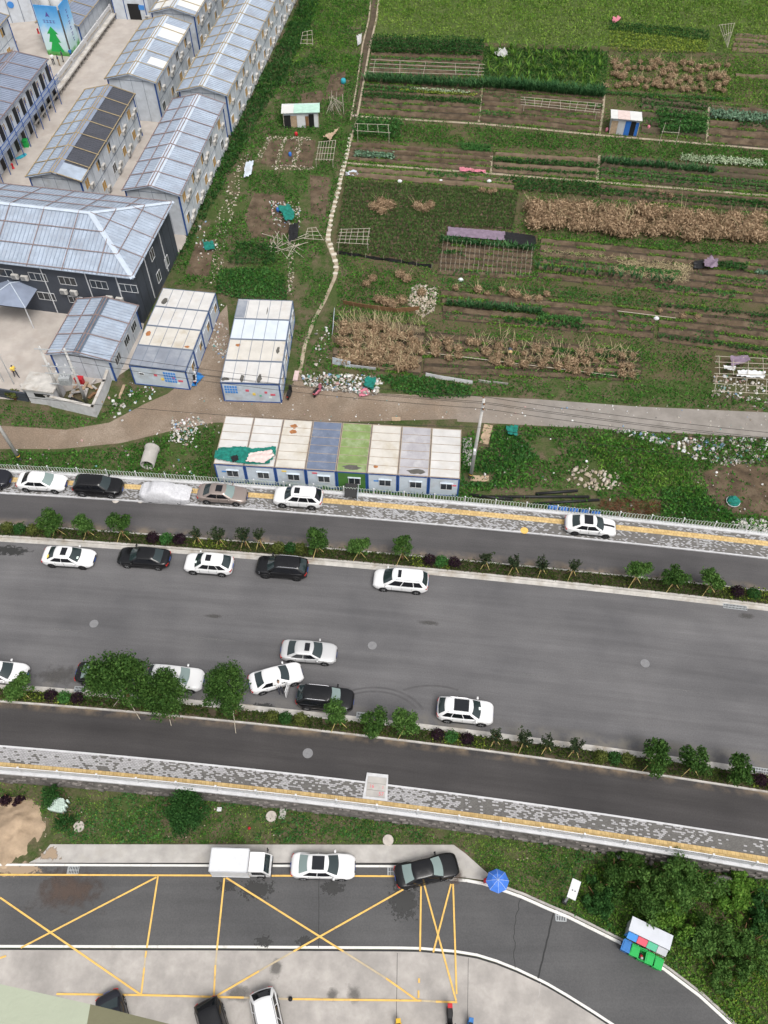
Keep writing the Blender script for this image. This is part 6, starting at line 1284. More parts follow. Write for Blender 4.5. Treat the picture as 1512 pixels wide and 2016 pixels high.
# ------------------------------------------------------------ bamboo stakes, frames, trellises
stk = MB(); stk.tube((0, 0, 0), (0, 0, 1), .022, 4); STK = stk.mesh('stake', M['bam'])
sp_ = thing('stake_rows', 'rows of upright bamboo stakes in the dark plot below the purple sheet', 'plant stakes', G(955, 512, S1))
for j in range(7):
    for i in range(20):
        p = wq(q7)((i + .5) / 20, .16 + j * .125) - sp_.location; link_obj('stake', STK, sp_, (p.x, p.y, 0), (rnd.uniform(-.15, .15), rnd.uniform(-.1, .1), 0), (1, 1, rnd.uniform(.7, 1.0)))
def frame_px(name, label, cat, quad, z0, z1, nu, nv, legs=True, r=.03, m='bam'):
    """flat or sloping lattice of bamboo; quad corners given in the picture, far edge at z1, near edge at z0"""
    a, b = G(*quad[0], z1), G(*quad[1], z1); c, d = G(*quad[2], z0), G(*quad[3], z0); o_ = (a + b + c + d) / 4; o_.z = S1; t = thing(name, label, cat, o_); f = lambda s, q_: ((a * (1 - s) + b * s) * (1 - q_) + (d * (1 - s) + c * s) * q_) - o_
    for i in range(nu): s = i / (nu - 1) + rnd.uniform(-.02, .02); q = MB(); q.tube(f(s, -.04), f(s + rnd.uniform(-.03, .03), 1.04), r, 5); q.build('bamboo_pole', M[m], t)
    for j in range(nv): v_ = j / (nv - 1); q = MB(); q.tube(f(-.05, v_) + Vector((0, 0, .05)), f(1.05, v_ + rnd.uniform(-.05, .05)) + Vector((0, 0, .05)), r, 5); q.build('bamboo_pole', M[m], t)
    if legs:
        for s in (0, 1):
            for v_ in (0, 1): p = f(s, v_); q = MB(); q.tube((p.x, p.y, 0), (p.x, p.y, p.z + .1), r * 1.2, 5); q.build('leg', M[m], t)
    return t
frame_px('bamboo_trellis', 'grey bamboo lattice frame over the dark net edged bed', 'trellis', [(672, 452), (727, 450), (724, 480), (666, 478)], .9, .7, 6, 5); frame_px('bamboo_trellis', 'small bamboo lattice beside the stone slab path', 'trellis', [(606, 450), (622, 448), (636, 472), (600, 470)], .4, .3, 3, 4, False)
frame_px('bamboo_trellis', 'long bamboo lattice standing in the ploughed plot', 'trellis', [(1032, 192), (1176, 204), (1174, 222), (1032, 207)], .8, .25, 9, 4); frame_px('bamboo_trellis', 'bamboo drying rack beside the brown plank', 'trellis', [(628, 280), (660, 278), (655, 316), (622, 314)], .8, .5, 7, 4)
frame_px('bamboo_trellis', 'bamboo lattice lying in tall weeds beside the longest dormitory', 'trellis', [(596, 64), (614, 60), (616, 88), (592, 86)], .6, .3, 3, 4, False); frame_px('bamboo_trellis', 'bleached lattice standing askew at the meadow edge', 'trellis', [(1416, 50), (1446, 46), (1436, 80), (1432, 92)], 1.6, .1, 6, 3, False)
frame_px('bamboo_trellis', 'upper bamboo frame draped with white and purple sheets', 'trellis', [(1414, 702), (1530, 706), (1530, 738), (1412, 736)], .8, .7, 5, 4); frame_px('bamboo_trellis', 'lower bamboo frame with litter beneath it', 'trellis', [(1412, 742), (1530, 748), (1530, 776), (1408, 770)], .8, .7, 7, 3)
frame_px('bean_frame', 'thin pole frame at the ditch end of the weed strip', 'trellis', [(704, 244), (764, 246), (766, 262), (704, 258)], 1.2, 1.0, 4, 2); frame_px('vine_frame', 'pole and wire frame carrying the tall dark vines', 'trellis', [(740, 118), (944, 128), (942, 148), (736, 142)], .8, .2, 5, 4); frame_px('bean_frame', 'pole frame over the climbing beans by the shed', 'trellis', [(1312, 236), (1340, 238), (1336, 262), (1304, 260)], 1.5, .3, 2, 2)
t = thing('bamboo_pole_heap', 'heap of grey bamboo poles and black plastic beside the stone lined bed', 'pole heap', G(560, 480, S1))
for i in range(24): q = MB(); a = rnd.uniform(0, 3.14); L = rnd.uniform(.8, 2.0); x, y = rnd.uniform(-1.6, 1.6), rnd.uniform(-1.8, 1.4); h = rnd.uniform(.1, .7); q.tube((x - math.cos(a) * L, y - math.sin(a) * L, .05), (x + math.cos(a) * L, y + math.sin(a) * L, h), .035, 5); q.build('bamboo_pole', M['bam'], t)
t = thing('bamboo_pole_stack', 'standing tangle of bamboo poles beside the mint roofed shed', 'pole heap', G(660, 215, S1))
for i in range(22): q = MB(); x, y = rnd.uniform(-1.3, 1.3), rnd.uniform(-1.4, 1.4); q.tube((x, y, 0), (x * .3 + rnd.uniform(-.8, .8), y * .3 + rnd.uniform(-.6, .6), rnd.uniform(1.0, 2.6)), .032, 5); q.build('bamboo_pole', M['bam'], t)
for (a, b, z, lb) in [((842, 694), (1020, 716), .35, 'long grey bamboo pole lying across the bundle rows'), ((1020, 716), (1215, 740), .35, 'long bamboo pole lying before the last bundle row'), ((1215, 612), (1330, 626), .3, 'thin pale pole on the bare plot by the frames')]:
    q = MB(); q.tube(G(*a, S1 + z), G(*b, S1 + z), .04, 5); tag(q.build('bamboo_pole', M['bam']), lb, 'pole')
# plastic sheets and nets on the beds
drape('purple_sheet', [(882, 447), (994, 456), (994, 474), (880, 464)], S1 + .25, 'purpleplastic', 'long purple plastic sheet covering a raised bed', 'plastic sheet', .10, 40); drape('black_sheet', [(994, 457), (1052, 464), (1056, 480), (1040, 490), (994, 474)], S1 + .25, 'blackplastic', 'black plastic sheet at the end of the purple sheet', 'plastic sheet', .14, 24)
drape('purple_heap', [(1384, 514), (1398, 508), (1412, 514), (1412, 528), (1388, 530)], S1 + .5, 'purpleplastic', 'crumpled purple plastic heap on the ploughed bed', 'plastic sheet', .7, 12, 1.2); drape('black_heap', [(1364, 516), (1384, 514), (1386, 530), (1366, 532)], S1 + .2, 'blackplastic', 'black plastic scrap beside the purple heap', 'plastic sheet', .4, 10)
drape('purple_sheet', [(1438, 702), (1472, 700), (1476, 712), (1440, 722)], S1 + .95, 'purpleplastic', 'purple plastic hung on the upper bamboo frame', 'plastic sheet', .3, 14); drape('white_sheet', [(1452, 730), (1506, 732), (1504, 746), (1450, 742)], S1 + .85, 'white', 'white plastic sheet hung on the lower bamboo frame', 'plastic sheet', .3, 16); drape('white_sheet', [(1424, 720), (1448, 722), (1446, 730), (1426, 728)], S1 + .85, 'white', 'small white sheet on the upper bamboo frame', 'plastic sheet', .2, 10)
drape('white_heap', [(974, 106), (984, 102), (998, 106), (998, 114), (974, 113)], S1 + .1, 'dullwhite', 'white plastic heap in the dark grassy plot', 'plastic sheet', .9, 12, 1.0); drape('red_cloth', [(904, 330), (930, 333), (956, 336), (955, 341), (905, 338)], S1 + .15, 'pinkc', 'strip of red cloth lying along the lower pale path', 'cloth', .3, 14)
drape('pale_blue_sheet', [(681, 340), (700, 336), (707, 346), (682, 348)], S1 + .1, 'cont', 'pale blue sheet lying at the start of the straw bed', 'plastic sheet', .5, 10); drape('red_cloth', [(1205, 36), (1222, 34), (1222, 44), (1206, 46)], S1 + .2, 'pinkc', 'red cloth lying in the meadow', 'cloth', .6, 8)
for (u, v, lb) in [(787, 357, 'white sack on the straw bed near the ditch'), (963, 357, 'white sack on the straw bed near its end'), (868, 357, 'small white scrap on the straw bed'), (907, 551, 'flat white box at the corner of the stake plot'), (1292, 627, 'white scrap on a stick at the plot corner')]:
    p = G(u, v, S1 + .1); q = MB(); q.lathe([(.001, 0), (.30, .02), (.34, .18), (.20, .38), (.06, .44), (.001, .45)], 9); o = q.build('plastic_sack', M['white'], loc=(p.x, p.y, S1), smooth=True); o.scale = (1, .8, .8); tag(o, lb, 'sack')
ng = thing('net_edging', 'low black net edging along the near side of the grassy plot', 'net', G(757, 515, S1)); pts = [(666, 500), (720, 508), (790, 518), (850, 528)]; q = MB(); vs = []
for i in range(25):
    f = i / 24 * 3; k = min(int(f), 2); u = lerp(pts[k][0], pts[k + 1][0], f - k); v = lerp(pts[k][1], pts[k + 1][1], f - k); p = G(u, v, S1) - ng.location; vs += [(p.x, p.y + rnd.uniform(-.1, .1), 0), (p.x, p.y + rnd.uniform(-.1, .1), .42 + rnd.uniform(-.08, .08))]
q.add(vs, [(2 * i, 2 * i + 2, 2 * i + 3, 2 * i + 1) for i in range(24)]); q.build('net', M['netblk'], ng)
for i in range(0, 25, 4): q = MB(); q.tube(vs[2 * i], (vs[2 * i][0], vs[2 * i][1], .7), .025, 4); q.build('post', M['bam'], ng)
# ------------------------------------------------------------ weeds
HOLES = [PXP(q_, S1) for q_ in ([(500, 325), (528, 268), (628, 266), (624, 336), (505, 336)], [(606, 342), (656, 345), (640, 430), (606, 426)], [(500, 380), (560, 385), (572, 460), (500, 470), (480, 430)], [(590, 186), (632, 178), (642, 196), (600, 218)], [(385, 480), (425, 470), (410, 545), (365, 540)], [(650, 150), (680, 140), (676, 190), (640, 196)])]
W1 = [(585, 20), (600, -30), (738, -30), (722, 60), (700, 230), (685, 300), (640, 470), (656, 545), (588, 735), (576, 600), (430, 575), (330, 560), (380, 462), (448, 290), (520, 150)]
cover('weeds', PXP(W1, S1), LZ, LF['weed'], 36, .27, .55, 'green weeds spreading between the dormitories and the farmland', 'weeds', .40, 3.2, .8, holes=HOLES); cover('weeds', PXP([(560, 70), (600, -20), (640, -20), (600, 80), (520, 220), (460, 330), (400, 440), (350, 520), (335, 545), (376, 455), (440, 300), (500, 180)], S1), LZ, LF['dark'], 34, .36, 1.0, 'tall dark weeds crowding the dormitory walls', 'weeds', .28, 3, .7)
cover('weeds', PXP([(430, 530), (520, 528), (560, 545), (565, 592), (470, 590), (425, 580)], S1), LZ, LF['crop'], 60, .30, .7, 'dense green creeper patch behind the right container block', 'weeds', .15, 2)
cover('weeds', PXP([(606, 0), (735, -10), (715, 60), (700, 150), (660, 140), (600, 120), (560, 170)], S1), LZ, LF['weedlt'], 26, .28, .4, 'light green weeds along the ditch at the field edge', 'weeds', .35, 4)
crop([(570, 130), (640, 118), (615, 170), (540, 175)], ev(5), 2.5, 'dark', 'dark leafy rows among weeds behind the mint roofed shed', scale=1.6); crop([(470, 480), (545, 485), (540, 525), (450, 525)], ev(5), 3, 'dark', 'dark leafy bed behind the creeper patch', scale=1.2)
cover('weeds', PXP([(690, 520), (860, 545), (866, 600), (850, 640), (700, 622), (668, 600), (660, 560)], S1), LZ, LF['weed'], 30, .25, .4, 'weeds around the pale rubble patch in the farmland', 'weeds', .35, 2.5); cover('weeds', PXP([(588, 740), (655, 610), (652, 726), (700, 740), (640, 745)], S1), LZ, LF['weed'], 34, .26, .5, 'weeds between foot trail and fenced stalk plot', 'weeds', .25, 3)
cover('weeds', PXP([(700, 728), (830, 738), (980, 748), (1260, 758), (1512, 788), (1540, 812), (1250, 798), (1000, 780), (840, 782), (760, 772), (720, 750)], S1), LZ, LF['weed'], 34, .26, .55, 'weeds along the upper edge of the dirt road', 'weeds', .33, 2.6); cover('weeds', PXP([(740, 740), (835, 742), (930, 765), (925, 785), (850, 786), (780, 772)], S1), LZ, LF['crop'], 60, .30, .8, 'dense dark creeper mound beside the rubbish heap', 'weeds', .1, 2)
cover('weeds', PXP([(-80, 892), (120, 892), (250, 880), (330, 858), (425, 840), (415, 930), (430, 945), (-80, 915)], S1), LZ, LF['weed'], 56, .27, .9, 'weeds along the hooped fence beside the concrete pipe', 'weeds', .24, 2.6)
q = [(c.x, c.y) for c in (G(420, 940, S1), G(906, 965, S1), G(906, 985, S1), G(420, 955, S1))]; cover('weeds', q, LZ, LF['crop'], 50, .30, .6, 'weeds under the windows of the container row', 'weeds', .30, 1.5)
BARE = [PXP([(1385, 930), (1440, 912), (1560, 925), (1560, 1024), (1440, 1012), (1395, 985)], S1), PXP([(1175, 982), (1305, 988), (1305, 1016), (1250, 1022), (1170, 1004)], S1), PXP([(940, 826), (972, 832), (960, 890), (935, 890)], S1), PXP([(912, 930), (972, 934), (970, 952), (914, 950)], S1), PXP([(1040, 962), (1170, 962), (1185, 996), (930, 990), (930, 972)], S1)]
cover('weeds', PXP([(905, 870), (950, 838), (1100, 842), (1300, 854), (1560, 870), (1600, 1060), (1300, 1026), (905, 985)], S1), LZ, LF['weed'], 52, .28, .9, 'weeds covering the waste ground behind the hooped fence', 'weeds', .33, 3.4, .8, holes=BARE); cover('weeds', PXP([(1150, 860), (1360, 880), (1420, 930), (1360, 1000), (1300, 1010), (1180, 930)], S1), LZ, LF['weedlt'], 46, .26, .5, 'light green weeds on the waste ground by the rubbish', 'weeds', .36, 3); cover('weeds', PXP([(910, 870), (1010, 850), (1060, 900), (1000, 960), (908, 962)], S1), LZ, LF['crop'], 60, .32, 1.1, 'thick creeper thicket beside the utility pole', 'weeds', .25, 3, holes=BARE); cover('weeds', PXP([(1300, 960), (1380, 960), (1445, 1012), (1460, 1034), (1300, 1020)], S1), LZ, LF['crop'], 70, .26, .6, 'dense green patch against the fence beside the bare heap', 'weeds', .1, 2)
cover('weeds', PXP([(-60, 790), (40, 800), (190, 826), (225, 790), (250, 760), (300, 770), (230, 820), (150, 845), (-60, 836)], S1), LZ, LF['weed'], 40, .24, .5, 'weeds under the white transformer yard wall', 'weeds', .3, 2.4)
cover('meadow_grass', PXP([(748, -40), (1700, -40), (1700, 118), (1512, 108), (1200, 92), (952, 84), (735, 72)], S1), LZ, LF['grass'], 18, .36, .34, 'bright meadow grass at the far end of the farmland', 'grass', .22, 5); cover('meadow_grass', PXP([(748, -40), (1700, -40), (1700, 60), (735, 30)], S1), LZ, LF['weedlt'], 10, .40, .3, 'lighter meadow grass along the skyline side', 'grass', .42, 3)
cover('plot_grass', PXP([(1440, 110), (1600, 118), (1600, 214), (1400, 200)], S1), S1, LF['weedlt'], 24, .30, .3, 'light grassy plots beyond the upper bundle plot', 'grass', .2, 3)
FARM = [(735, 75), (1560, 110), (1560, 745), (660, 700), (668, 440), (690, 280)]
cover('farm_weeds', PXP(FARM, S1), S1, LF['weed'], 14, .24, .24, 'sparse weeds scattered over the vegetable plots', 'weeds', .55, 3.5); cover('farm_weeds', PXP(FARM, S1), S1, LF['weedlt'], 9, .22, .2, 'pale weeds scattered over the vegetable plots', 'weeds', .50, 2.2)
cover('plot_margin_grass', PXP(FARM, S1), S1, LF['weed'], 22, .24, .32, 'grass and weeds on the banks between the vegetable plots', 'grass', .44, 2.5, holes=PLOTS); cover('path_edge_grass', PXP([(684, 314), (1560, 380), (1560, 398), (684, 330)], S1), S1, LF['weedlt'], 18, .20, .16, 'short grass along the lower pale path', 'grass', .42, 1.5)
cover('bed_edge_grass', PXP([(1030, 455), (1512, 490), (1560, 505), (1560, 516), (1060, 470)], S1), S1, LF['weed'], 40, .24, .35, 'green fringe below the hedge-like stalk heaps', 'grass', .25, 2)
cover('bed_edge_grass', PXP([(868, 548), (1060, 556), (1300, 590), (1300, 600), (870, 572)], S1), S1, LF['weed'], 26, .22, .25, 'green fringe below the stake plot', 'grass', .32, 2); cover('bed_edge_grass', PXP([(1050, 470), (1064, 470), (1058, 548), (1044, 552)], S1), S1, LF['weed'], 45, .22, .3, 'green strip between the stake plot and the ploughed beds', 'grass', .2, 2)
# car park side greenery
PARKG = [(-60, 1528), (200, 1545), (660, 1594), (860, 1620), (1312, 1694), (1560, 1728), (1560, 2080), (1500, 2080), (1437, 2008), (1380, 1955), (1311, 1903), (1221, 1848), (1122, 1798), (1082, 1783), (1028, 1760), (965, 1722), (896, 1660), (105, 1661), (95, 1610), (-60, 1590)]
cover('lawn', PXP(PARKG, PZ), PZ, LF['weed'], 90, .15, .16, 'patchy grass and weeds below the retaining wall', 'grass', .40, 2.0); cover('lawn', PXP(PARKG, PZ), PZ, LF['grass'], 50, .14, .10, 'thin pale grass below the retaining wall', 'grass', .42, 1.1); cover('lawn', PXP(PARKG, PZ), PZ, LF['crop'], 70, .20, .9, 'taller weed clumps in the grass below the retaining wall', 'weeds', .54, 2.6); cover('lawn', PXP([(880, 1640), (1000, 1650), (1130, 1690), (1130, 1780), (1040, 1762), (965, 1720)], PZ), PZ, LF['grass'], 60, .14, .12, 'lighter grass beside the blue umbrella', 'grass', .35, 1.6)
cover('lawn', PXP([(1150, 1700), (1560, 1735), (1560, 2080), (1510, 2080), (1320, 1900), (1130, 1795)], PZ), PZ, LF['weedlt'], 90, .20, .8, 'dark undergrowth beneath the thicket by the driveway', 'undergrowth', .2, 2.5); cover('lawn', PXP([(1340, 1860), (1512, 1900), (1560, 2080), (1510, 2080), (1400, 1970)], PZ), PZ, LF['yellow'], 50, .18, .4, 'yellow green undergrowth at the bend of the driveway', 'undergrowth', .42, 2)
def bush(u, v, r, h, label, m='tree', n=2600, size=.13, nb=9, z0=PZ, seed=0, trunk=True, name='leafy_bush', cat='bush', loose=False):
    p = G(u, v, z0 + h * .55); root = thing(name, label, cat, (p.x, p.y, z0))
    bl_ = [(a * r, b * r, h * .55 + c * h * .45, d * min(r, h) * .9) for a, b, c, d in (loose_blobs(nb, seed) if loose else crown_blobs(1.0, nb, 1.0, seed))]; me = quads_mesh('crown', blob_cloud(n, bl_, size, .8, .4), LF[m]); link_obj('crown', me, root)
    q = MB()
    for i in range(6): a = i * 1.05 + seed; q.tube((0, 0, 0), (math.cos(a) * r * .6, math.sin(a) * r * .6, h * rnd.uniform(.6, .95)), .06, 5, .02)
    q.build('trunk', M['wood'], root)
bush(370, 1594, 2.15, 3.2, 'round dark green tree standing in the grass below the retaining wall', 'dark', 9000, .16, 18, seed=3, name='round_tree', cat='tree')
bush(128, 1616, 1.0, 1.3, 'small leafy bush in front of the stack of pipes', 'dark', 900, .14, 6, seed=5); bush(98, 1568, 1.1, 1.6, 'dark bush behind the sand pile near the pipes', 'dark', 1200, .15, 6, seed=6); bush(12, 1577, .75, 1.2, 'dark purple shrub beside the sand pile larger of two', 'purple', 700, .16, 4, seed=7); bush(36, 1577, .6, 1.0, 'smaller dark purple shrub beside the sand pile', 'purple', 500, .16, 4, seed=8)
for i, (u, v, r, h, lb, m_) in enumerate([(1345, 1745, 2.0, 3.6, 'tallest spreading leafy bush reaching the white railing', 'treelt'), (1290, 1765, 1.8, 2.9, 'broad leafy bush behind the recycling cabinet', 'treelt'), (1215, 1725, 1.5, 2.0, 'low dark bush nearest the retaining wall rubble', 'tree'), (1400, 1840, 1.7, 3.0, 'bright leafy bush hanging over the green bins', 'treelt'), (1330, 1810, 1.4, 2.6, 'leafy bush overhanging the cabinet roof', 'weedlt'), (1470, 1860, 1.6, 2.4, 'dark leafy bush between the big stone and the driveway bend', 'treelt'), (1455, 1770, 1.5, 1.8, 'low bush beside the big grey stone', 'weedlt'), (1180, 1765, 1.2, 1.5, 'small dark bush beside the white sign board', 'dark'), (1500, 1800, 1.4, 2.0, 'dense dark bush beyond the big stone under the railing', 'dark'), (1420, 1910, 1.2, 1.3, 'low light bush near the driveway bend', 'treelt'), (1240, 1690, 1.1, 1.5, 'small bush touching the retaining wall', 'tree')]):
    bush(u, v, r * 1.35, h, lb, m_, int(3400 * r), .20, 30, seed=30 + i, loose=True)
# ------------------------------------------------------------ litter and stones (nobody could count these)
def chips(poly, z, dens, size, m, label, cat, name, hgt=.25, thr=.3, ns=1.5, flat=.5):
    size *= .68; dens *= 1.5
    P_ = poly_points(poly, dens); f = fbm(P_[:, 0], P_[:, 1], ns); k = f > thr; P_, f = P_[k], f[k]; n = len(P_)
    s = size * (.35 + 1.3 * R.rand(n) ** 2); zz = z + (f - thr) / (1 - thr) * hgt * (.5 + .5 * R.rand(n))
    ang = R.rand(n) * 6.28; ca, sa_ = np.cos(ang), np.sin(ang); V = []
    base = np.array([[-.5, -.5, 0], [.5, -.5, 0], [.5, .5, 0], [-.5, .5, 0], [-.4, -.35, 1], [.4, -.4, 1], [.35, .4, 1], [-.4, .35, 1]]); B = base[None] + R.randn(n, 8, 3) * .12
    B[:, :, 0] *= s[:, None]; B[:, :, 1] *= (s * (.5 + .5 * R.rand(n)))[:, None]; B[:, :, 2] *= (s * flat * (.4 + R.rand(n)))[:, None]
    X = B[:, :, 0] * ca[:, None] - B[:, :, 1] * sa_[:, None] + P_[:, 0, None]; Y = B[:, :, 0] * sa_[:, None] + B[:, :, 1] * ca[:, None] + P_[:, 1, None]; Z = B[:, :, 2] + zz[:, None]
    co = np.stack([X, Y, Z], 2).reshape(-1, 3); fq = np.array([[4, 5, 6, 7], [0, 1, 5, 4], [1, 2, 6, 5], [2, 3, 7, 6], [3, 0, 4, 7]]); F_ = (np.arange(n)[:, None, None] * 8 + fq[None]).reshape(-1, 4)
    me = bpy.data.meshes.new(name); me.vertices.add(len(co)); me.vertices.foreach_set('co', co.reshape(-1).astype(np.float32)); me.loops.add(F_.size); me.loops.foreach_set('vertex_index', F_.reshape(-1).astype(np.int32)); me.polygons.add(len(F_)); me.polygons.foreach_set('loop_start', np.arange(0, F_.size, 4, dtype=np.int32)); me.update(calc_edges=True); me.materials.append(m)
    o = link_obj(name, me); return tag(o, label, cat, kind='stuff')
LIT = litter_mat
chips(PXP([(596, 742), (640, 738), (745, 740), (758, 760), (735, 782), (700, 776), (640, 770), (600, 758)], S1), LZ, 16, .34, LIT, 'heap of mixed rubbish at the corner of the fenced stalk plot', 'rubbish', 'rubbish_heap', .5, .22)
chips(PXP([(1195, 846), (1290, 852), (1330, 868), (1400, 862), (1512, 862), (1540, 905), (1420, 918), (1360, 905), (1350, 890), (1250, 862)], S1), LZ, 9, .36, LIT, 'rubbish strewn below the gravel road on the waste ground', 'rubbish', 'rubbish_heap', .35, .33)
chips(PXP([(335, 830), (390, 822), (410, 838), (370, 882), (335, 872)], S1), LZ, 16, .26, LIT, 'rubbish and rubble tip beside the container row', 'rubbish', 'rubbish_heap', .5, .28); chips(PXP([(395, 600), (440, 600), (455, 690), (430, 720), (405, 690)], S1), LZ, 9, .24, LIT, 'litter in the passage between the container blocks', 'rubbish', 'litter', .15, .35)
chips(PXP([(215, 770), (290, 740), (310, 780), (240, 830), (205, 815)], S1), LZ, 2.2, .35, LIT, 'planks and litter beside the white yard wall', 'rubbish', 'litter', .1, .3); chips(PXP([(620, 640), (655, 640), (650, 720), (615, 720)], S1), LZ, 1.5, .32, LIT, 'scattered white litter in the weeds by the foot trail', 'rubbish', 'litter', .3, .3); chips(PXP([(390, 440), (440, 420), (430, 500), (380, 540)], S1), LZ, 3, .25, LIT, 'litter scattered in weeds behind the charcoal building', 'rubbish', 'litter', .2, .45)
chips(PXP([(600, 755), (930, 790), (1512, 800), (1512, 868), (930, 830), (300, 860), (330, 790)], S1), S1 + .01, .9, .16, LIT, 'small scraps of litter on the dirt road', 'rubbish', 'litter', .02, .3); chips(PXP([(0, 885), (420, 840), (420, 940), (0, 905)], S1), LZ, .5, .22, LIT, 'scraps of litter in the weeds by the hooped fence', 'rubbish', 'litter', .35, .4); chips(PXP([(910, 860), (1512, 880), (1512, 1030), (910, 970)], S1), LZ, .35, .24, LIT, 'scraps of litter over the waste ground', 'rubbish', 'litter', .35, .4)
chips(PXP([(1405, 740), (1530, 750), (1540, 800), (1400, 780)], S1), LZ, 5, .30, LIT, 'litter under the lower bamboo frame', 'rubbish', 'litter', .25, .35); chips(PXP([(460, 0), (600, -20), (560, 80), (470, 210), (440, 290)], S1), LZ, .4, .3, LIT, 'litter thrown below the dormitory windows', 'rubbish', 'litter', .5, .4); chips(PXP([(530, 395), (590, 400), (590, 450), (540, 450)], S1), LZ, 5, .28, LIT, 'litter around the blue bags among the garden beds', 'rubbish', 'litter', .3, .3)
ST = M['stone']
chips(PXP([(815, 560), (865, 565), (855, 612), (830, 625), (800, 600)], S1), LZ, 20, .30, ST, 'pale rubble patch in the middle of the farmland edge', 'rubble', 'rubble', .3, .25); chips(PXP([(1120, 920), (1215, 925), (1225, 960), (1160, 968), (1115, 945)], S1), LZ, 6, .42, ST, 'brick and stone rubble on the waste ground behind the fence', 'rubble', 'rubble', .3, .3); chips(PXP([(1440, 1030), (1460, 1022), (1530, 1030), (1530, 1058), (1452, 1046)], S1), LZ, 16, .40, mat('white_rubble', (.55, .53, .50), .9, .12, 2), 'white broken rubble heap against the hooped fence', 'rubble', 'rubble', .5, .1)
chips(PXP([(425, 430), (478, 300), (490, 305), (478, 350), (458, 430), (432, 560), (415, 560)], S1), LZ, 5, .22, ST, 'line of field stones along the overgrown garden edge', 'stones', 'stone_line', .12, .15)
for qd, lb in (([(530, 268), (612, 270), (616, 278), (524, 276)], 'stones edging the top of the small bare beds'), ([(556, 270), (564, 270), (548, 330), (538, 330)], 'first stone strip between the small bare beds'), ([(588, 270), (598, 270), (582, 330), (572, 330)], 'second stone strip between the small bare beds'), ([(536, 326), (620, 328), (620, 336), (534, 334)], 'stones edging the bottom of the small bare beds'), ([(500, 316), (530, 270), (536, 272), (508, 322)], 'stones edging the overgrown side of the small bare beds'), ([(570, 440), (580, 440), (578, 580), (566, 580)], 'stone line beside the heap of bamboo poles')):
    chips(PXP(qd, S1), LZ, 14, .20, ST, lb, 'stones', 'stone_line', .12, .12)
chips(PXP([(60, 1650), (900, 1652), (1000, 1700), (1300, 1700), (860, 1625), (60, 1560)], PZ), PZ, .9, .12, ST, 'small pale stones scattered in the grass below the wall', 'stones', 'stones', .04, .3); chips(PXP([(1150, 1665), (1290, 1690), (1280, 1705), (1160, 1685)], PZ), PZ, 2.5, .5, M['stonewall'], 'fallen grey stones at the foot of the retaining wall', 'stones', 'stones', .2, .3)
# bare garden beds
for qd in ([(530, 280), (556, 274), (542, 326), (512, 322)], [(566, 274), (590, 274), (574, 328), (548, 328)], [(598, 274), (622, 276), (614, 330), (580, 330)], [(610, 345), (650, 350), (640, 428), (612, 420)]): sheet('garden_bed', PXP(qd, S1), S1 + .02, M['soil'])
sheet('bare_heap', PXP([(1385, 930), (1440, 912), (1540, 925), (1540, 1020), (1440, 1010), (1395, 985)], S1), S1 + .02, M['soil']); [sheet('bare_earth', h_, S1 + .001, M['soil']) for h_ in HOLES[2:]]; sheet('garden_bed', PXP([(592, 190), (630, 182), (640, 195), (600, 215)], S1), S1 + .02, M['soil'])
# ------------------------------------------------------------ sheds
def shed(u0, v0, u1, v1, label, roof_cols, panels, depth, h, m_side='wall', over=.25):
    """front wall runs along the ground from one picture point to the other; coloured sheet panels"""
    a, b = G(u0, v0, LZ), G(u1, v1, LZ); d = b - a; L = d.length; t = thing('garden_shed', label, 'shed', (a.x, a.y, LZ), math.atan2(d.y, d.x))
    q = MB(); q.box(L / 2, depth / 2, h / 2, L - .04, depth - .06, h); q.build('wall', M[m_side], t); n = len(roof_cols); x = 0
    for fr, c in roof_cols: q = MB(); w_ = fr * (L + 2 * over); q.box(-over + x + w_ / 2, depth / 2 - .1, h + .12, w_ - .02, depth + .5, .06, rx=-.12); q.build('roof_sheet', M[c], t); x += w_
    x = 0
    for fr, c, hh in panels: w_ = fr * L; q = MB(); q.box(x + w_ / 2, -.04, hh * h / 2 + .02, w_ - .03, .05, hh * h); q.build('wall_panel', M[c], t); x += w_
    for xx in (0, L): q = MB(); q.tube((xx, -.1, 0), (xx, -.1, h + .1), .05, 5); q.build('post', M['bam'], t)
    return t
shed(560, 252, 628, 250, 'white patchwork garden shed with mint green roof and brown doors', [(.32, 'roofw'), (.23, 'mint'), (.23, 'mint'), (.22, 'mint')], [(.20, 'netblk', .9), (.18, 'plank', .85), (.24, 'white', .95), (.10, 'wood', .8), (.15, 'trim', .95), (.13, 'white', .95)], 2.6, 2.0)
shed(1199, 263, 1253, 268, 'garden shed with white roof and blue and grey patchwork walls', [(.23, 'roofw'), (.22, 'pinkcloth'), (.17, 'pinkcloth'), (.38, 'roofw')], [(.24, 'plank', .9), (.26, 'cabinet', .95), (.20, 'bluepl', .95), (.18, 'trim', .95), (.12, 'bluepl', .9)], 2.4, 2.1)
for (u, v, lb) in [(1195, 255, 'pink plastic bucket beside the blue and grey shed wall'), (1277, 250, 'pink cloth bundle on a stick right of the blue and grey shed'), (676, 160, 'teal covered barrel among stones above the bamboo tangle'), (547, 412, 'blue plastic bag on the litter among garden beds'), (571, 303, 'blue plastic barrel between the small bare beds'), (583, 263, 'red bucket before the mint roofed shed')]:
    p = G(u, v, LZ + .3); q = MB(); q.lathe([(.001, 0), (.22, 0), (.28, .15), (.27, .45), (.20, .58), (.05, .62), (.001, .62)], 10); o = q.build('garden_barrel', M['pinkc' if 'pink' in lb else 'cyan' if 'teal' in lb else 'reds' if 'red ' in lb else 'bluepl'], loc=(p.x, p.y, LZ), smooth=True); o.scale = (.8, .8, .9) if v > 200 else (1.4, 1.4, 1.2); tag(o, lb, 'bucket')
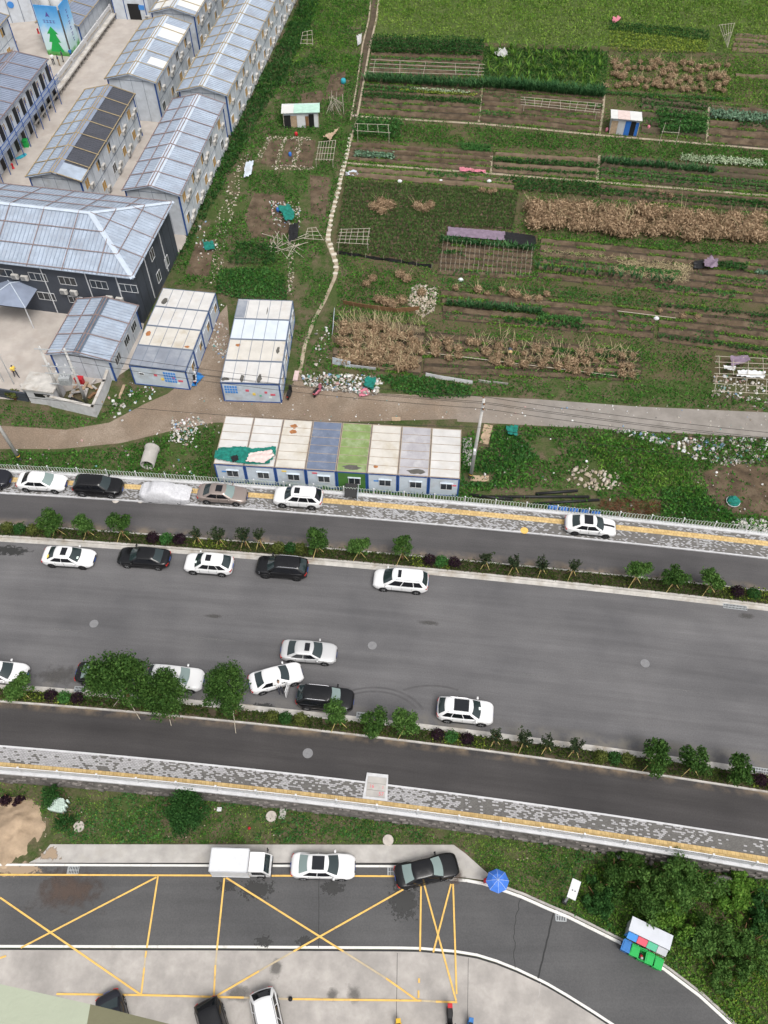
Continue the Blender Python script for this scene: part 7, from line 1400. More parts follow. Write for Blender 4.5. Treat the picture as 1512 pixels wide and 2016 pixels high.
for (poly, z, m_, lb) in [([(545, 408), (570, 404), (580, 420), (578, 432), (562, 436), (556, 420)], .5, 'teal', 'torn teal sheet lying among the garden beds'), ([(570, 445), (588, 438), (586, 470), (568, 476)], .3, 'blackplastic', 'black plastic caught on the bamboo pole heap'), ([(702, 72), (712, 68), (711, 86), (704, 92)], .3, 'dullwhite', 'white plastic sacks dumped at the ditch'), ([(484, 320), (500, 318), (494, 345), (480, 350)], .3, 'cont', 'pale blue sheet thrown in the weeds beside the small beds'), ([(668, 252), (650, 278), (636, 270), (660, 258)], .7, 'plank', 'brown plank lying on the bamboo rack'), ([(400, 478), (420, 476), (424, 492), (404, 494)], .2, 'teal', 'teal net scrap in the dark weeds behind the charcoal building'), ([(706, 770), (722, 764), (728, 778), (708, 782)], .2, 'pinkc', 'pink cloth on the edge of the rubbish heap'), ([(720, 742), (742, 745), (735, 768), (716, 760)], .4, 'teal', 'teal net in the rubbish heap'), ([(996, 840), (1020, 838), (1018, 858), (1000, 856)], .5, 'teal', 'teal net scrap in the thicket by the utility pole'), ([(362, 745), (392, 735), (402, 742), (384, 762), (366, 764)], .05, 'bluetarp', 'blue tarp on the ground beside the left container block')]:
    drape('ground_sheet', poly, LZ + z, m_, lb, 'sheet', .3, 14)
# tin and board fence round the dry stalk plot
t = thing('tin_fence', 'patchwork fence of tin sheets and red tarp round the fenced stalk plot', 'fence', G(740, 680, LZ))
for pts, hh, mt_ in (([(676, 600), (720, 608), (780, 616), (825, 612)], .7, 'wood'), ([(658, 618), (655, 660)], .9, 'cont'), ([(655, 716), (690, 724)], .9, 'cont'), ([(690, 724), (740, 730)], .5, 'cabinet'), ([(838, 740), (868, 746), (930, 756)], .45, 'whitec'), ([(942, 752), (966, 756)], .4, 'concretelt'), ([(970, 754), (1000, 758)], .3, 'concretelt')):
    for (a, b) in zip(pts, pts[1:]):
        A_, B2 = G(*a, LZ) - t.location, G(*b, LZ) - t.location; d = B2 - A_; q = MB(); c = (A_ + B2) / 2; q.box(c.x, c.y, hh / 2, d.length, .04, hh, math.atan2(d.y, d.x), rx=rnd.uniform(-.2, .2)); q.build('fence_sheet', M[mt_], t)
# ------------------------------------------------------------ utility poles and wires
def upole(x, y, h, label, lean=(0, 0), base='yellow_black'):
    t = thing('utility_pole', label, 'pole', (x, y, LZ)); q = MB(); q.tube((0, 0, 0), (lean[0], lean[1], h), .19, 10, .12); q.build('shaft', M['pole'], t, True)
    for i in range(3): q = MB(); q.lathe([(.20, .5 + i * .16), (.205, .5 + i * .16), (.203, .58 + i * .16), (.20, .58 + i * .16)], 10); q.build('warning_band', M['yellowp' if i % 2 else 'trim'], t)
    for zz, w_ in ((h - .35, 1.0), (h - 1.0, 1.0)):
        q = MB(); q.box(lean[0], lean[1], zz, .1, w_, .1); q.build('crossarm', M['steel'], t)
        for s in (-.4, .4): q = MB(); q.lathe([(.05, 0), (.09, .05), (.05, .1), (.09, .15), (.04, .22)], 8, (lean[0], lean[1] + s, zz + .05)); q.build('insulator', M['wood'], t)
    return t
pb = G(926, 942, LZ); hp = zfor(pb.x, pb.y, 786) - LZ; upole(pb.x, pb.y, hp, 'tall grey concrete utility pole beside the container row', (.25, 0)); PT = Vector((pb.x + .25, pb.y, hp + LZ))
pl_ = G(40, 906, LZ); upole(pl_.x, pl_.y, 10.0, 'grey concrete utility pole leaning near the fence beside the dirt road', (-.5, .0)); q = MB(); q.box(pb.x + .0, pb.y - .35, 4.2, .22, .3, .55); tag(q.build('junction_box', M['white'],), 'small white junction box on the tall utility pole', 'junction box')
# transformer on an H-frame inside the white walled yard
hb1, hb2 = G(125, 790, LZ), G(171, 794, LZ); hx = thing('transformer_frame', 'twin pole frame carrying a grey transformer behind the white yard wall', 'transformer', (hb1.x, hb1.y, LZ)); d = hb2 - hb1
h1 = zfor(hb1.x, hb1.y, 682) - LZ
for o_ in (Vector((0, 0, 0)), Vector((d.x, d.y, 0))): q = MB(); q.tube(o_, o_ + Vector((0, 0, h1)), .17, 10, .11); q.build('pole', M['pole'], hx, True)
for zz in (h1 - .2, h1 * .68, h1 * .55, h1 * .36): q = MB(); q.tube((-.5, -.12, zz), (d.x + .5, d.y - .12, zz), .06, 5); q.build('crossarm', M['steel'], hx)
c = d / 2; zt = h1 * .36; q = MB(); q.box(c.x, c.y, zt + .55, 1.1, .75, .9)
for i in range(6): q.box(c.x - .45 + i * .18, c.y - .42, zt + .5, .05, .12, .7)
q.build('transformer_tank', M['steel'], hx)
for i in range(3): q = MB(); q.lathe([(.06, 0), (.09, .08), (.06, .16), (.09, .24), (.04, .34)], 8, (c.x - .3 + i * .3, c.y, zt + 1.0)); q.build('bushing', M['white'], hx)
for i in range(6): q = MB(); q.lathe([(.05, 0), (.09, .06), (.05, .12), (.08, .18), (.03, .26)], 8, (d.x * (i + .5) / 6, d.y * (i + .5) / 6, h1 * (.55 if i % 2 else .68) + .06)); q.build('insulator', M['white'], hx)
T1 = Vector((hb1.x, hb1.y, h1 + LZ - .2)); T2 = Vector((hb2.x, hb2.y, h1 + LZ - .2))
def cable(a, b, sag, label, r=.018):
    q = MB(); n = 14; q.path([a.lerp(b, i / n) - Vector((0, 0, sag * 4 * (i / n) * (1 - i / n))) for i in range(n + 1)], r, 4); tag(q.build('power_line', M['wire']), label, 'wire', 'overhead power lines')
off = Vector((45, -6.0, -.4))
for k_, (s, dz) in enumerate(((-.4, -.1), (.4, -.1), (-.4, -.75), (.4, -.75))):
    e = PT + Vector((0, s, dz)); cable(T2 + Vector((0, s, -.2 - .8 * (k_ > 1))), e, .7, 'black overhead power line slung between concrete poles above the dirt road'); cable(e, e + off, .8, 'black overhead power line slung between concrete poles above the dirt road')
cable(Vector((pl_.x - .5, pl_.y, 9.4)), PT + Vector((0, -.4, -3.2)), .8, 'black overhead power line slung between concrete poles above the dirt road'); cable(PT + Vector((0, -.4, -3.2)), PT + off + Vector((0, -.4, -3.2)), .9, 'black overhead power line slung between concrete poles above the dirt road')
# white walled yard
wl = thing('white_yard_wall', 'white rendered wall with flat roofed kiosk round the transformer yard', 'wall', G(130, 800, LZ)); pts = [(52, 778), (105, 800), (190, 820), (212, 770), (222, 738)]
for (a, b) in zip(pts, pts[1:]):
    A_, B2 = G(*a, LZ) - wl.location, G(*b, LZ) - wl.location; dd = B2 - A_; c = (A_ + B2) / 2; q = MB(); q.box(c.x, c.y, .75, dd.length + .2, .22, 1.5, math.atan2(dd.y, dd.x)); q.build('wall', M['whitec'], wl); q = MB(); q.box(c.x, c.y, 1.54, dd.length + .3, .30, .08, math.atan2(dd.y, dd.x)); q.build('wall_cap', M['kerb'], wl)
kp = G(88, 766, 1.0) - wl.location; q = MB(); q.box(kp.x, kp.y, 1.1, 3.0, 2.0, 2.2, CANG); q.build('kiosk', M['whitec'], wl); q = MB(); q.box(kp.x, kp.y, 2.28, 3.5, 2.5, .16, CANG); q.build('kiosk_roof', M['kerb'], wl); q = MB(); q.box(kp.x - .1, kp.y - 1.0, 1.4, 1.4, .08, .5, CANG); q.build('kiosk_window', M['trim'], wl)
for i in range(16):
    p = G(rnd.uniform(140, 205), rnd.uniform(755, 800), LZ); q = MB(); q.box(0, 0, 0, rnd.uniform(.5, 1.8), rnd.uniform(.1, .35), rnd.uniform(.05, .2), rnd.uniform(0, 3)); o = q.build('scrap_board', M[rnd.choice(['plank', 'concretelt', 'wood', 'trim'])], None, loc=(p.x, p.y, LZ + .2 + i * .02)); tag(o, 'scrap board lying inside the white walled transformer yard', 'board', 'scrap boards in the transformer yard')
p = G(160, 757, LZ); q = MB(); q.box(0, 0, .5, .8, .5, 1.0); q.box(0, 0, 1.03, .9, .6, .06); tag(q.build('red_cabinet', M['reds'], loc=(p.x, p.y, LZ), rz=CANG), 'red cabinet inside the transformer yard', 'cabinet')
yw = thing('dark_yard_wall', 'low dark wall at the edge of the concrete yard', 'wall', G(20, 780, LZ)); A_, B2 = G(-60, 770, LZ) - yw.location, G(58, 790, LZ) - yw.location; dd = B2 - A_; c = (A_ + B2) / 2; q = MB(); q.box(c.x, c.y, .6, dd.length, .2, 1.2, math.atan2(dd.y, dd.x)); q.build('wall', M['darkwall'], yw)
bush(26, 778, .9, 1.4, 'yellow tipped bush behind the low dark yard wall', 'olive', 700, .16, 5, z0=LZ, seed=60)
for (a, h_, lb) in [((8, 752), 6, 'thin grey mast at the edge of the concrete yard'), ((28, 757), 7, 'thin grey mast beside the dark yard wall')]:
    p = G(*a, LZ); q = MB(); q.tube((0, 0, 0), (-.2, .3, h_), .05, 6, .03); q.box(-.1, .15, h_ * .6, .5, .04, .04); tag(q.build('wire_mast', M['steel'], loc=(p.x, p.y, LZ)), lb, 'mast')
# ------------------------------------------------------------ water tower with painted boards
tb = G(126, 98, LZ); tw = thing('water_tower', 'water tower clad in painted sky and tree boards with two white tanks', 'water tower', (tb.x, tb.y, LZ), rad(-9.5)); hT = 7.2; Wt = 3.6
m_, t_, b_ = nodes('painted_sky_board'); pos = t_.nodes.new('ShaderNodeTexCoord').outputs['Object']; sp_n = t_.nodes.new('ShaderNodeSeparateXYZ'); t_.links.new(pos, sp_n.inputs[0]); mr = nd(t_, 'ShaderNodeMapRange'); mr.inputs[1].default_value = 0; mr.inputs[2].default_value = 7.2; t_.links.new(sp_n.outputs[2], mr.inputs[0])
r_ = ramp(t_, [(0, (.06, .25, .04)), (.10, (.12, .40, .12)), (.16, (.50, .68, .66)), (.42, (.60, .72, .80)), (.62, (.22, .50, .78)), (1.0, (.05, .28, .62))]); n_ = noise_n(t_, .8, 4, .6, pos); ad = nd(t_, 'ShaderNodeMath', operation='ADD'); mu = nd(t_, 'ShaderNodeMath', operation='MULTIPLY_ADD'); mu.inputs[1].default_value = .3; mu.inputs[2].default_value = -.15
t_.links.new(n_.outputs[0], mu.inputs[0]); t_.links.new(mr.outputs[0], ad.inputs[0]); t_.links.new(mu.outputs[0], ad.inputs[1]); t_.links.new(ad.outputs[0], r_.inputs[0]); t_.links.new(r_.outputs[0], b_.inputs['Base Color']); b_.inputs['Roughness'].default_value = .5; M['skyboard'] = m_
q = MB(); q.box(0, -1.8, hT / 2, Wt, .1, hT); q.build('painted_board', M['skyboard'], tw); q = MB(); q.box(Wt / 2 + .25, 0, hT / 2, .1, 3.2, hT); q.build('painted_board', M['skyboard'], tw); q = MB(); q.box(0, 0, hT / 2 - .4, Wt - .3, 3.2, hT - .8); q.build('tower_frame', M['concrete'], tw)
q = MB(); y = -1.865; q.add([(.0, y, 4.3), (-.9, y, 3.2), (-.45, y, 3.2), (-.95, y, 2.0), (-.5, y, 2.0), (-1.1, y, .6), (1.1, y, .6), (.5, y, 2.0), (.95, y, 2.0), (.45, y, 3.2), (.9, y, 3.2)], [tuple(range(11))]); q.build('painted_tree', M['green'], tw)
q = MB(); q.add([(0, y, 6.4), (-.35, y, 5.6), (0, y, 5.75), (.35, y, 5.6)], [(0, 1, 2), (0, 2, 3)]); q.build('painted_emblem', mat('violet_print', (.10, .08, .30), .6, 0), tw)
for i in range(4): q = MB(); x = -.75 + i * .5; q.box(x, y, 5.15, .36, .02, .06); q.box(x, y, 4.95, .06, .02, .36); q.box(x, y, 4.86, .36, .02, .06); q.build('painted_character', MATS['violet_print'], tw)
for i in range(6): q = MB(); z = 5.9 - i * .8; x = Wt / 2 + .31; q.box(x, .2, z, .02, .45, .08); q.box(x, .2, z - .16, .02, .08, .45); q.box(x, .2, z - .36, .02, .40, .07); q.build('painted_character', MATS['violet_print'], tw)
for x in (-.75, .95): q = MB(); q.lathe([(.85, 0), (.9, .3), (.9, 1.4), (.8, 1.7), (.3, 1.95), (.28, 2.05), (.001, 2.05)], 18, (x, .1, hT - .9)); q.build('water_tank', M['roofw'], tw, True)
# long washing trough with back wall
ta, tbk = G(70, 256, LZ), G(229, 36, LZ); dd = tbk - ta; Lb = dd.length; wt = thing('washing_trough', 'long white washing trough with back wall along the concrete alley', 'washing trough', (ta.x, ta.y, LZ), math.atan2(dd.y, dd.x))
q = MB(); q.box(Lb / 2, .75, .95, Lb, .18, 1.9); q.build('back_wall', M['whitec'], wt); q = MB(); q.box(Lb / 2, .18, .78, Lb, .85, .10); q.box(Lb / 2, -.24, .90, Lb, .09, .22); q.build('trough', M['kerb'], wt); q = MB(); q.path([(Lb * i / 24, .60, 1.25 + (.12 if i % 5 in (2, 3) else 0)) for i in range(25)], .045, 5); q.build('water_pipe', M['pathm'], wt)
for i in range(26): q = MB(); q.box(Lb * (i + .5) / 26, .2, .37, .10, .75, .74); q.build('trough_leg', M['concrete'], wt)
for i in range(7): q = MB(); q.box(Lb * i / 6.0, .60, 1.05, .22, .28, 2.1); q.build('buttress', M['whitec'], wt)
# notice boards
nb_ = thing('notice_board', 'four blue framed poster boards beside the gallery dormitory', 'notice board', G(45, 285, LZ), rad(78))
for (x, z, m1) in ((-1.15, 2.3, 'winred'), (.75, 2.6, 'winred'), (.75 - .1, 1.1, 'paper'), (2.4, 1.3, 'cont')):
    q = MB(); q.box(x, 0, z, 1.75, .08, 1.45); f_ = q.build('board_frame', M['blue'], nb_); q = MB(); q.box(x, -.05, z, 1.5, .03, 1.2); q.build('poster', M['white'], f_)
    for r0 in range(3): q = MB(); q.box(x - .1, -.07, z + .32 - r0 * .28, 1.0 - .2 * r0, .02, .12); q.build('poster_line', M[m1], f_)
for x in (-1.5, 1.6): q = MB(); q.tube((x, .05, 0), (x, .05, 3.2), .06, 5); q.build('post', M['winframe'], nb_)
p = G(51, 283, LZ + .4); q = MB(); q.prism([(-.3, -.3), (.3, -.3), (.3, .3), (-.3, .3)], 0, .9); q.box(0, 0, .95, .68, .7, .1); tag(q.build('wheelie_bin', M['green'], loc=(p.x, p.y, LZ)), 'dark green bin below the poster boards', 'bin'); p = G(42, 308, LZ); q = MB(); q.box(0, 0, .03, 1.6, .5, .04, .9); q.box(.2, -.2, .06, 1.0, .3, .04, .9); tag(q.build('painted_board', M['cyan'], loc=(p.x, p.y, LZ)), 'blue and yellow board lying on the alley', 'board')
for (u, v, lb) in [(68, 243, 'red fire bucket at the near end of the washing trough'), (25, 328, 'red hydrant on the alley by the wall end'), (75, 62, 'red hydrant by the striped stair foot')]:
    p = G(u, v, LZ + .3); q = MB(); q.lathe([(.18, 0), (.18, .1), (.13, .12), (.13, .55), (.17, .6), (.1, .75), (.001, .78)], 10); tag(q.build('fire_hydrant', M['reds'], loc=(p.x, p.y, LZ), smooth=True), lb, 'hydrant')
p = G(30, 115, LZ); t = thing('plywood_stack', 'leaning brown plywood sheets against the white block', 'boards', (p.x, p.y, LZ), rad(80))
for i in range(6): q = MB(); q.box(i * .5 - 1, .1 * i, .8, 1.4, .06, 1.7, rx=.35); q.build('sheet', M['plank'], t)
# ------------------------------------------------------------ waste ground items
p = G(295, 900, LZ + .6); t = thing('concrete_pipe', 'pale concrete drain pipe lying in the weeds behind the fence', 'pipe', (p.x, p.y, LZ), rad(-4)); q = MB(); r = .68
n = 24; prof = [(r, -1.1), (r, .95), (r + .07, .95), (r + .07, 1.15), (r - .10, 1.15), (r - .10, -1.1)]; vs = []
for i in range(n):
    a = 2 * math.pi * i / n
    for rr, yy in prof: vs.append((rr * math.cos(a), yy, r + rr * math.sin(a)))
q.add(vs, [(i * 6 + k, i * 6 + (k + 1) % 6, ((i + 1) % n) * 6 + (k + 1) % 6, ((i + 1) % n) * 6 + k) for i in range(n) for k in range(6)]); q.build('pipe_ring', M['concretelt'], t, True)
for (a, b, lb) in [((1055, 972), (1137, 966), 'short black pipe lying uppermost in the weeds by the fence'), ((945, 978), (1160, 978), 'long black pipe lying in the weeds by the fence'), ((1050, 992), (1180, 984), 'black pipe lying nearest the brown brushwood'), ((925, 974), (1010, 984), 'black pipe end sticking out below the plank')]:
    A_, B2 = G(*a, LZ + .15), G(*b, LZ + .15); q = MB(); q.tube(A_, B2, .14, 9); tag(q.build('black_pipe', M['trim'], None, True), lb, 'pipe')
for i in range(5):
    p = G(1088 + i * 21, 1000 + i * 3, LZ + .3); q = MB(); q.lathe([(.26, -.42), (.28, -.40), (.28, -.15), (.295, -.13), (.28, -.11), (.28, .15), (.295, .17), (.28, .19), (.28, .40), (.26, .42)], 14, axis='x'); tag(q.build('blue_drum', M['bluepl'], None, True, loc=(p.x, p.y, LZ + .3), rz=-.1), 'blue plastic drum lying in a line behind the hooped fence', 'drum', 'blue drums behind the hooped fence')
P_ = poly_points(PXP([(1185, 985), (1300, 990), (1302, 1012), (1250, 1018), (1178, 1002)], S1), 70); n = len(P_); V = leaves(np.column_stack([P_, LZ + R.rand(n) * .5]), .55, None, .8, .09); stuff_obj('brushwood', V, LF['brush'], 'heap of red brown brushwood against the hooped fence', 'brushwood')
p = G(1443, 988, LZ + .2); t = thing('round_basin', 'round white basin filled with teal net on the bare heap', 'basin', (p.x, p.y, LZ)); q = MB(); q.lathe([(.45, 0), (.62, .3), (.66, .3), (.50, 0)], 18); q.build('basin', M['white'], t, True); q = MB(); q.lathe([(.60, .22), (.58, .4), (.4, .62), (.2, .7), (.001, .66)], 14); o = q.build('net_bundle', M['teal'], t)
for v_ in o.data.vertices: v_.co += Vector((rnd.uniform(-.08, .08), rnd.uniform(-.08, .08), rnd.uniform(-.06, .06)))
for (u, v, w_, d_, rz, m_, lb) in [(957, 856, .9, 2.6, -.25, 'plank', 'long brown plywood board lying beside the utility pole'), (944, 943, 1.8, .7, -.05, 'plank', 'small brown plywood board at the foot of the utility pole'), (920, 890, .9, 3.6, -.05, 'concrete', 'grey concrete strip behind the utility pole'), (583, 741, .5, 1.5, -.1, 'pinksheet', 'pinkish plank bridge at the foot trail end'), (780, 826, .9, .5, 0, 'plank', 'wooden pallet behind the container row'), (1292, 868, 1.3, .8, -.4, 'white', 'large white panel dumped in the rubbish'), (557, 1600, .5, 1.0, -.1, 'concretelt', 'narrow pale slab beside a well cap'), (1248, 640 + 1010, .01, .01, 0, 'white', None), (700, 229, .9, .4, 0, 'pinksheet', 'pink slab bridging the ditch'), (1210, 1676, 1.2, .35, -1.0, 'white', 'white board fallen at the foot of the retaining wall'), (432, 1594, .35, .3, 0, 'white', 'small white tile in the grass beside the round tree'), (240, 772, .3, 2.0, -.1, 'plank', 'orange plank standing out of the weeds by the container')]:
    if lb is None: continue
    z0 = PZ if v > 1560 else LZ; p = G(u, v, z0); q = MB(); q.box(0, 0, .06, w_, d_, .05)
    for i in range(3): q.box(-w_ / 2 + w_ * (i + .5) / 3, 0, .02, w_ / 6, d_ * .96, .03)
    tag(q.build('board', M[m_], loc=(p.x, p.y, z0 + .03), rz=rz), lb, 'board')
# ------------------------------------------------------------ car park items
p = G(30, 1645, PZ + .4); q = MB(); N_ = 44
def sandf(i, j):
    x, y = -4.0 + 7.5 * i, -4.2 + 7.2 * j; d = math.hypot((x + .9) / 2.8, (y - .5) / 2.9) + .30 * mnoise.noise(Vector((x * .7, y * .7, 5))) + .12 * mnoise.noise(Vector((x * 2.2, y * 2.2, 1))); h = max(0, 1 - d) ** 1.2 * .9; h += (mnoise.noise(Vector((x * 1.2, y * 1.2, 0))) * .22 + mnoise.noise(Vector((x * 3.3, y * 3.3, 2))) * .10) * min(1, max(0, 1.15 - d) * 2.2); return (x, y, h - .02 if d < 1 else -.05)
q.grid(sandf, N_, N_); tag(q.build('sand_pile', M['sand'], loc=(p.x, p.y, PZ), smooth=True), 'spread pile of tan builder sand at the walkway end', 'sand pile')
p = G(118, 1584, PZ + .4); t = thing('pipe_stack', 'bundle of pale green tubes seen end on in the grass', 'tube bundle', (p.x, p.y, PZ), -.2); rg = MB(); rg.lathe([(.085, 0), (.085, .75), (.05, .75), (.05, 0)], 10); RG = rg.mesh('tube', mat('pale_green_tube', (.50, .60, .54), .5, .15, 5), True)
for i in range(7):
    for j in range(6):
        if (i + j) % 11 == 10: continue
        link_obj('tube', RG, t, (-.6 + i * .18 + (j % 2) * .09, -.5 + j * .165, rnd.uniform(0, .12)))
p = G(980, 1733, PZ + 2.1); t = thing('parasol', 'bright blue parasol open at the end of the walkway', 'parasol', (p.x, p.y, PZ)); t.scale = (.84, .84, .95); q = MB(); n = 8; vs = [(0, 0, 2.42)]
for rr, zz in ((.55, 2.28), (1.0, 1.98)):
    for i in range(n): a = 2 * math.pi * i / n; vs.append((rr * math.cos(a), rr * math.sin(a), zz))
for i in range(n): a = 2 * math.pi * (i + .5) / n; vs.append((.92 * math.cos(a), .92 * math.sin(a), 1.95))
fs = [(0, 1 + i, 1 + (i + 1) % n) for i in range(n)] + [(1 + i, 9 + i, 17 + i) for i in range(n)] + [(1 + i, 17 + i, 1 + (i + 1) % n) for i in range(n)] + [(1 + (i + 1) % n, 17 + i, 9 + (i + 1) % n) for i in range(n)]; q.add(vs, fs); q.build('canopy', M['umb'], t); q = MB(); q.tube((0, 0, 0), (0, 0, 2.5), .025, 6); q.build('pole', M['steel'], t)
for i in range(n): q = MB(); q.path([(0, 0, 2.43), vs[1 + i], vs[9 + i]], .012, 4); q.build('rib', M['cont'], t)
q = MB(); q.lathe([(.001, 0), (.3, 0), (.3, .12), (.05, .15)], 12); q.build('base', M['concrete'], t); p = G(957, 1737, PZ); q = MB(); q.box(0, 0, .3, .4, .3, .6); q.box(0, -.16, .35, .36, .02, .3, m=1); tag(q.build('roadside_box', [M['reds'], M['white']], loc=(p.x, p.y, PZ)), 'small red and white box under the parasol edge', 'box')
b0 = G(1111, 1776, PZ); sg_ = thing('sign_board', 'tilted white sign board on a post at the grass', 'sign', (b0.x, b0.y, PZ), rad(-25)); pt = G(1130, 1751, PZ + 3.0) - sg_.location; pt = Matrix.Rotation(-rad(-25), 3, 'Z') @ Vector((pt.x, pt.y, 0))
q = MB(); q.tube((0, 0, 0), (pt.x * .6, pt.y * .6, 2.7), .09, 8); q.build('post', M['steel'], sg_); q = MB(); q.box(0, 0, .15, .34, .34, .3); q.build('footing', M['trim'], sg_); q = MB(); q.box(pt.x, pt.y, 3.0, .62, 1.35, .09); q.build('panel', M['white'], sg_)
for x in (-.08, .1): q = MB(); q.lathe([(.045, 0), (.045, .03), (.001, .03)], 8, (pt.x + x, pt.y - .1, 3.045)); q.build('bolt', M['trim'], sg_)
# recycling cabinet and bins
ra, rb = G(1238, 1834, PZ + 1.9), G(1316, 1872, PZ + 1.9); dd = rb - ra; aR = math.atan2(dd.y, dd.x); Lc = dd.length; cb = thing('recycling_cabinet', 'grey recycling cabinet with blue, red and green panels', 'recycling cabinet', (ra.x, ra.y, PZ), aR)
q = MB(); q.box(Lc / 2, .55, .95, Lc - .1, .95, 1.8); q.build('body', M['cabinet'], cb); q = MB(); q.box(Lc / 2, .55, 1.98, Lc + .1, 1.0, .08, rx=.05); q.build('roof', M['roofsil'], cb)
for i, m_ in enumerate(('bluprint', 'winred', 'grnprint', 'cabinet')):
    w_ = Lc / 4; q = MB(); q.box(w_ * (i + .5), .05, 1.05, w_ - .04, .06, 1.45); f_ = q.build('panel', M[m_], cb); q = MB(); q.box(w_ * (i + .5), .0, 1.35, w_ * .6, .05, .25); q.build('chute', M['trim'], f_); q = MB(); q.box(w_ * (i + .5), -.17, 1.72, w_ - .03, .52, .05, rx=.75); q.build('header', M[m_], f_)
def bin_(u, v, m, lab, open_=False):
    p = G(u, v, PZ + .9); b_ = thing('wheelie_bin', lab, 'bin', (p.x, p.y, PZ), aR + rnd.uniform(-.06, .06), None if m == 'bluebin' or open_ else 'closed green bins'); q = MB()
    o4 = [(-.22, -.25), (.22, -.25), (.22, .25), (-.22, .25)]; i4 = [(-.29, -.34), (.29, -.34), (.29, .34), (-.29, .34)]; vs = [(x, y, .08) for x, y in o4] + [(x, y, .98) for x, y in i4] + [(x * .88, y * .88, .98) for x, y in i4] + [(x * .85, y * .85, .45) for x, y in i4]
    fs = [(3, 2, 1, 0)] + [(i, (i + 1) % 4, 4 + (i + 1) % 4, 4 + i) for i in range(4)] + [(4 + i, 4 + (i + 1) % 4, 8 + (i + 1) % 4, 8 + i) for i in range(4)] + [(8 + i, 8 + (i + 1) % 4, 12 + (i + 1) % 4, 12 + i) for i in range(4)] + [(12, 13, 14, 15)]; q.add(vs, fs); q.build('bin_body', M[m], b_)
    if not open_: q = MB(); q.prism([(-.32, -.38), (.32, -.38), (.32, .36), (-.32, .36)], .985, 1.03); q.box(0, -.02, 1.045, .46, .5, .03); q.build('lid', M[m], b_)
    else:
        q = MB(); q.box(0, .42, .72, .62, .05, .66); q.build('lid', M[m], b_)
        for x, y, mm in ((-.05, .1, 'netblk'), (.08, -.12, 'white'), (.0, 0, 'reds'), (-.12, -.08, 'trim')): q = MB(); q.lathe([(.001, 0), (.12, .02), (.10, .14), (.001, .2)], 7, (x, y, .6)); q.build('rubbish_bag', M[mm], b_)
    q = MB(); q.tube((-.26, .40, 1.0), (.26, .40, 1.0), .03, 6); q.build('handle', M[m], b_)
    for x in (-.25, .25): q = MB(); q.lathe([(.001, -.03), (.10, -.03), (.10, .03), (.001, .03)], 12, (x, .28, .1), axis='x'); q.build('wheel', M['tyre'], b_)
bin_(1233, 1863, 'bluebin', 'blue wheelie bin at the end of the row of bins'); bin_(1249, 1872, 'green', 'closed green wheelie bin in the row before the recycling cabinet'); bin_(1264, 1881, 'green', 'open green wheelie bin filled with rubbish bags', True); bin_(1279, 1888, 'green', 'closed green wheelie bin in the row before the recycling cabinet'); bin_(1295, 1897, 'green', 'closed green wheelie bin in the row before the recycling cabinet')
sheet('bin_pad', PXP([(1240, 1846), (1312, 1886), (1302, 1904), (1228, 1860)], PZ), PZ + .05, M['concrete'])
p = G(1425, 1735, PZ + .3); q = MB(); q.lathe([(.001, 0), (.7, .05), (.8, .3), (.55, .65), (.2, .75), (.001, .7)], 9); o = q.build('boulder', M['concrete'], loc=(p.x, p.y, PZ)); o.scale = (1, .6, .8); tag(o, 'big grey stone in the bushes under the retaining wall', 'stone')
for (u, v, r_, lb) in [(491, 1631, .12, 'small red ball in the grass below the wall'), (572, 1957 + 10, .16, 'dark bollard cap on the forecourt beside the white car')]:
    p = G(u, v, PZ); q = MB(); q.lathe([(r_ * .8, 0), (r_, r_ * .6), (r_ * .8, r_ * 1.5), (.001, r_ * 2)], 10); tag(q.build('small_post', M['reds' if 'red' in lb else 'trim'], loc=(p.x, p.y, PZ), smooth=True), lb, 'post')
# ------------------------------------------------------------ corner of the tower the picture was taken from
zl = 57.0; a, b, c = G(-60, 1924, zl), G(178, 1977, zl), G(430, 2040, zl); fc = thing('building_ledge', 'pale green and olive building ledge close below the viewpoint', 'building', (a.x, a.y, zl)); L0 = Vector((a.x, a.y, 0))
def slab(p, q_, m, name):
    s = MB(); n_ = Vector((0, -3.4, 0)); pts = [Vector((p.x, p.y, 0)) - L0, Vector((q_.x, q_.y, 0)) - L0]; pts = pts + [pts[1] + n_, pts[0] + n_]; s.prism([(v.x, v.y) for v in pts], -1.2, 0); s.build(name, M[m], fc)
slab(a, b, 'facade_g', 'pale_ledge'); slab(b, c, 'facade_o', 'olive_ledge')
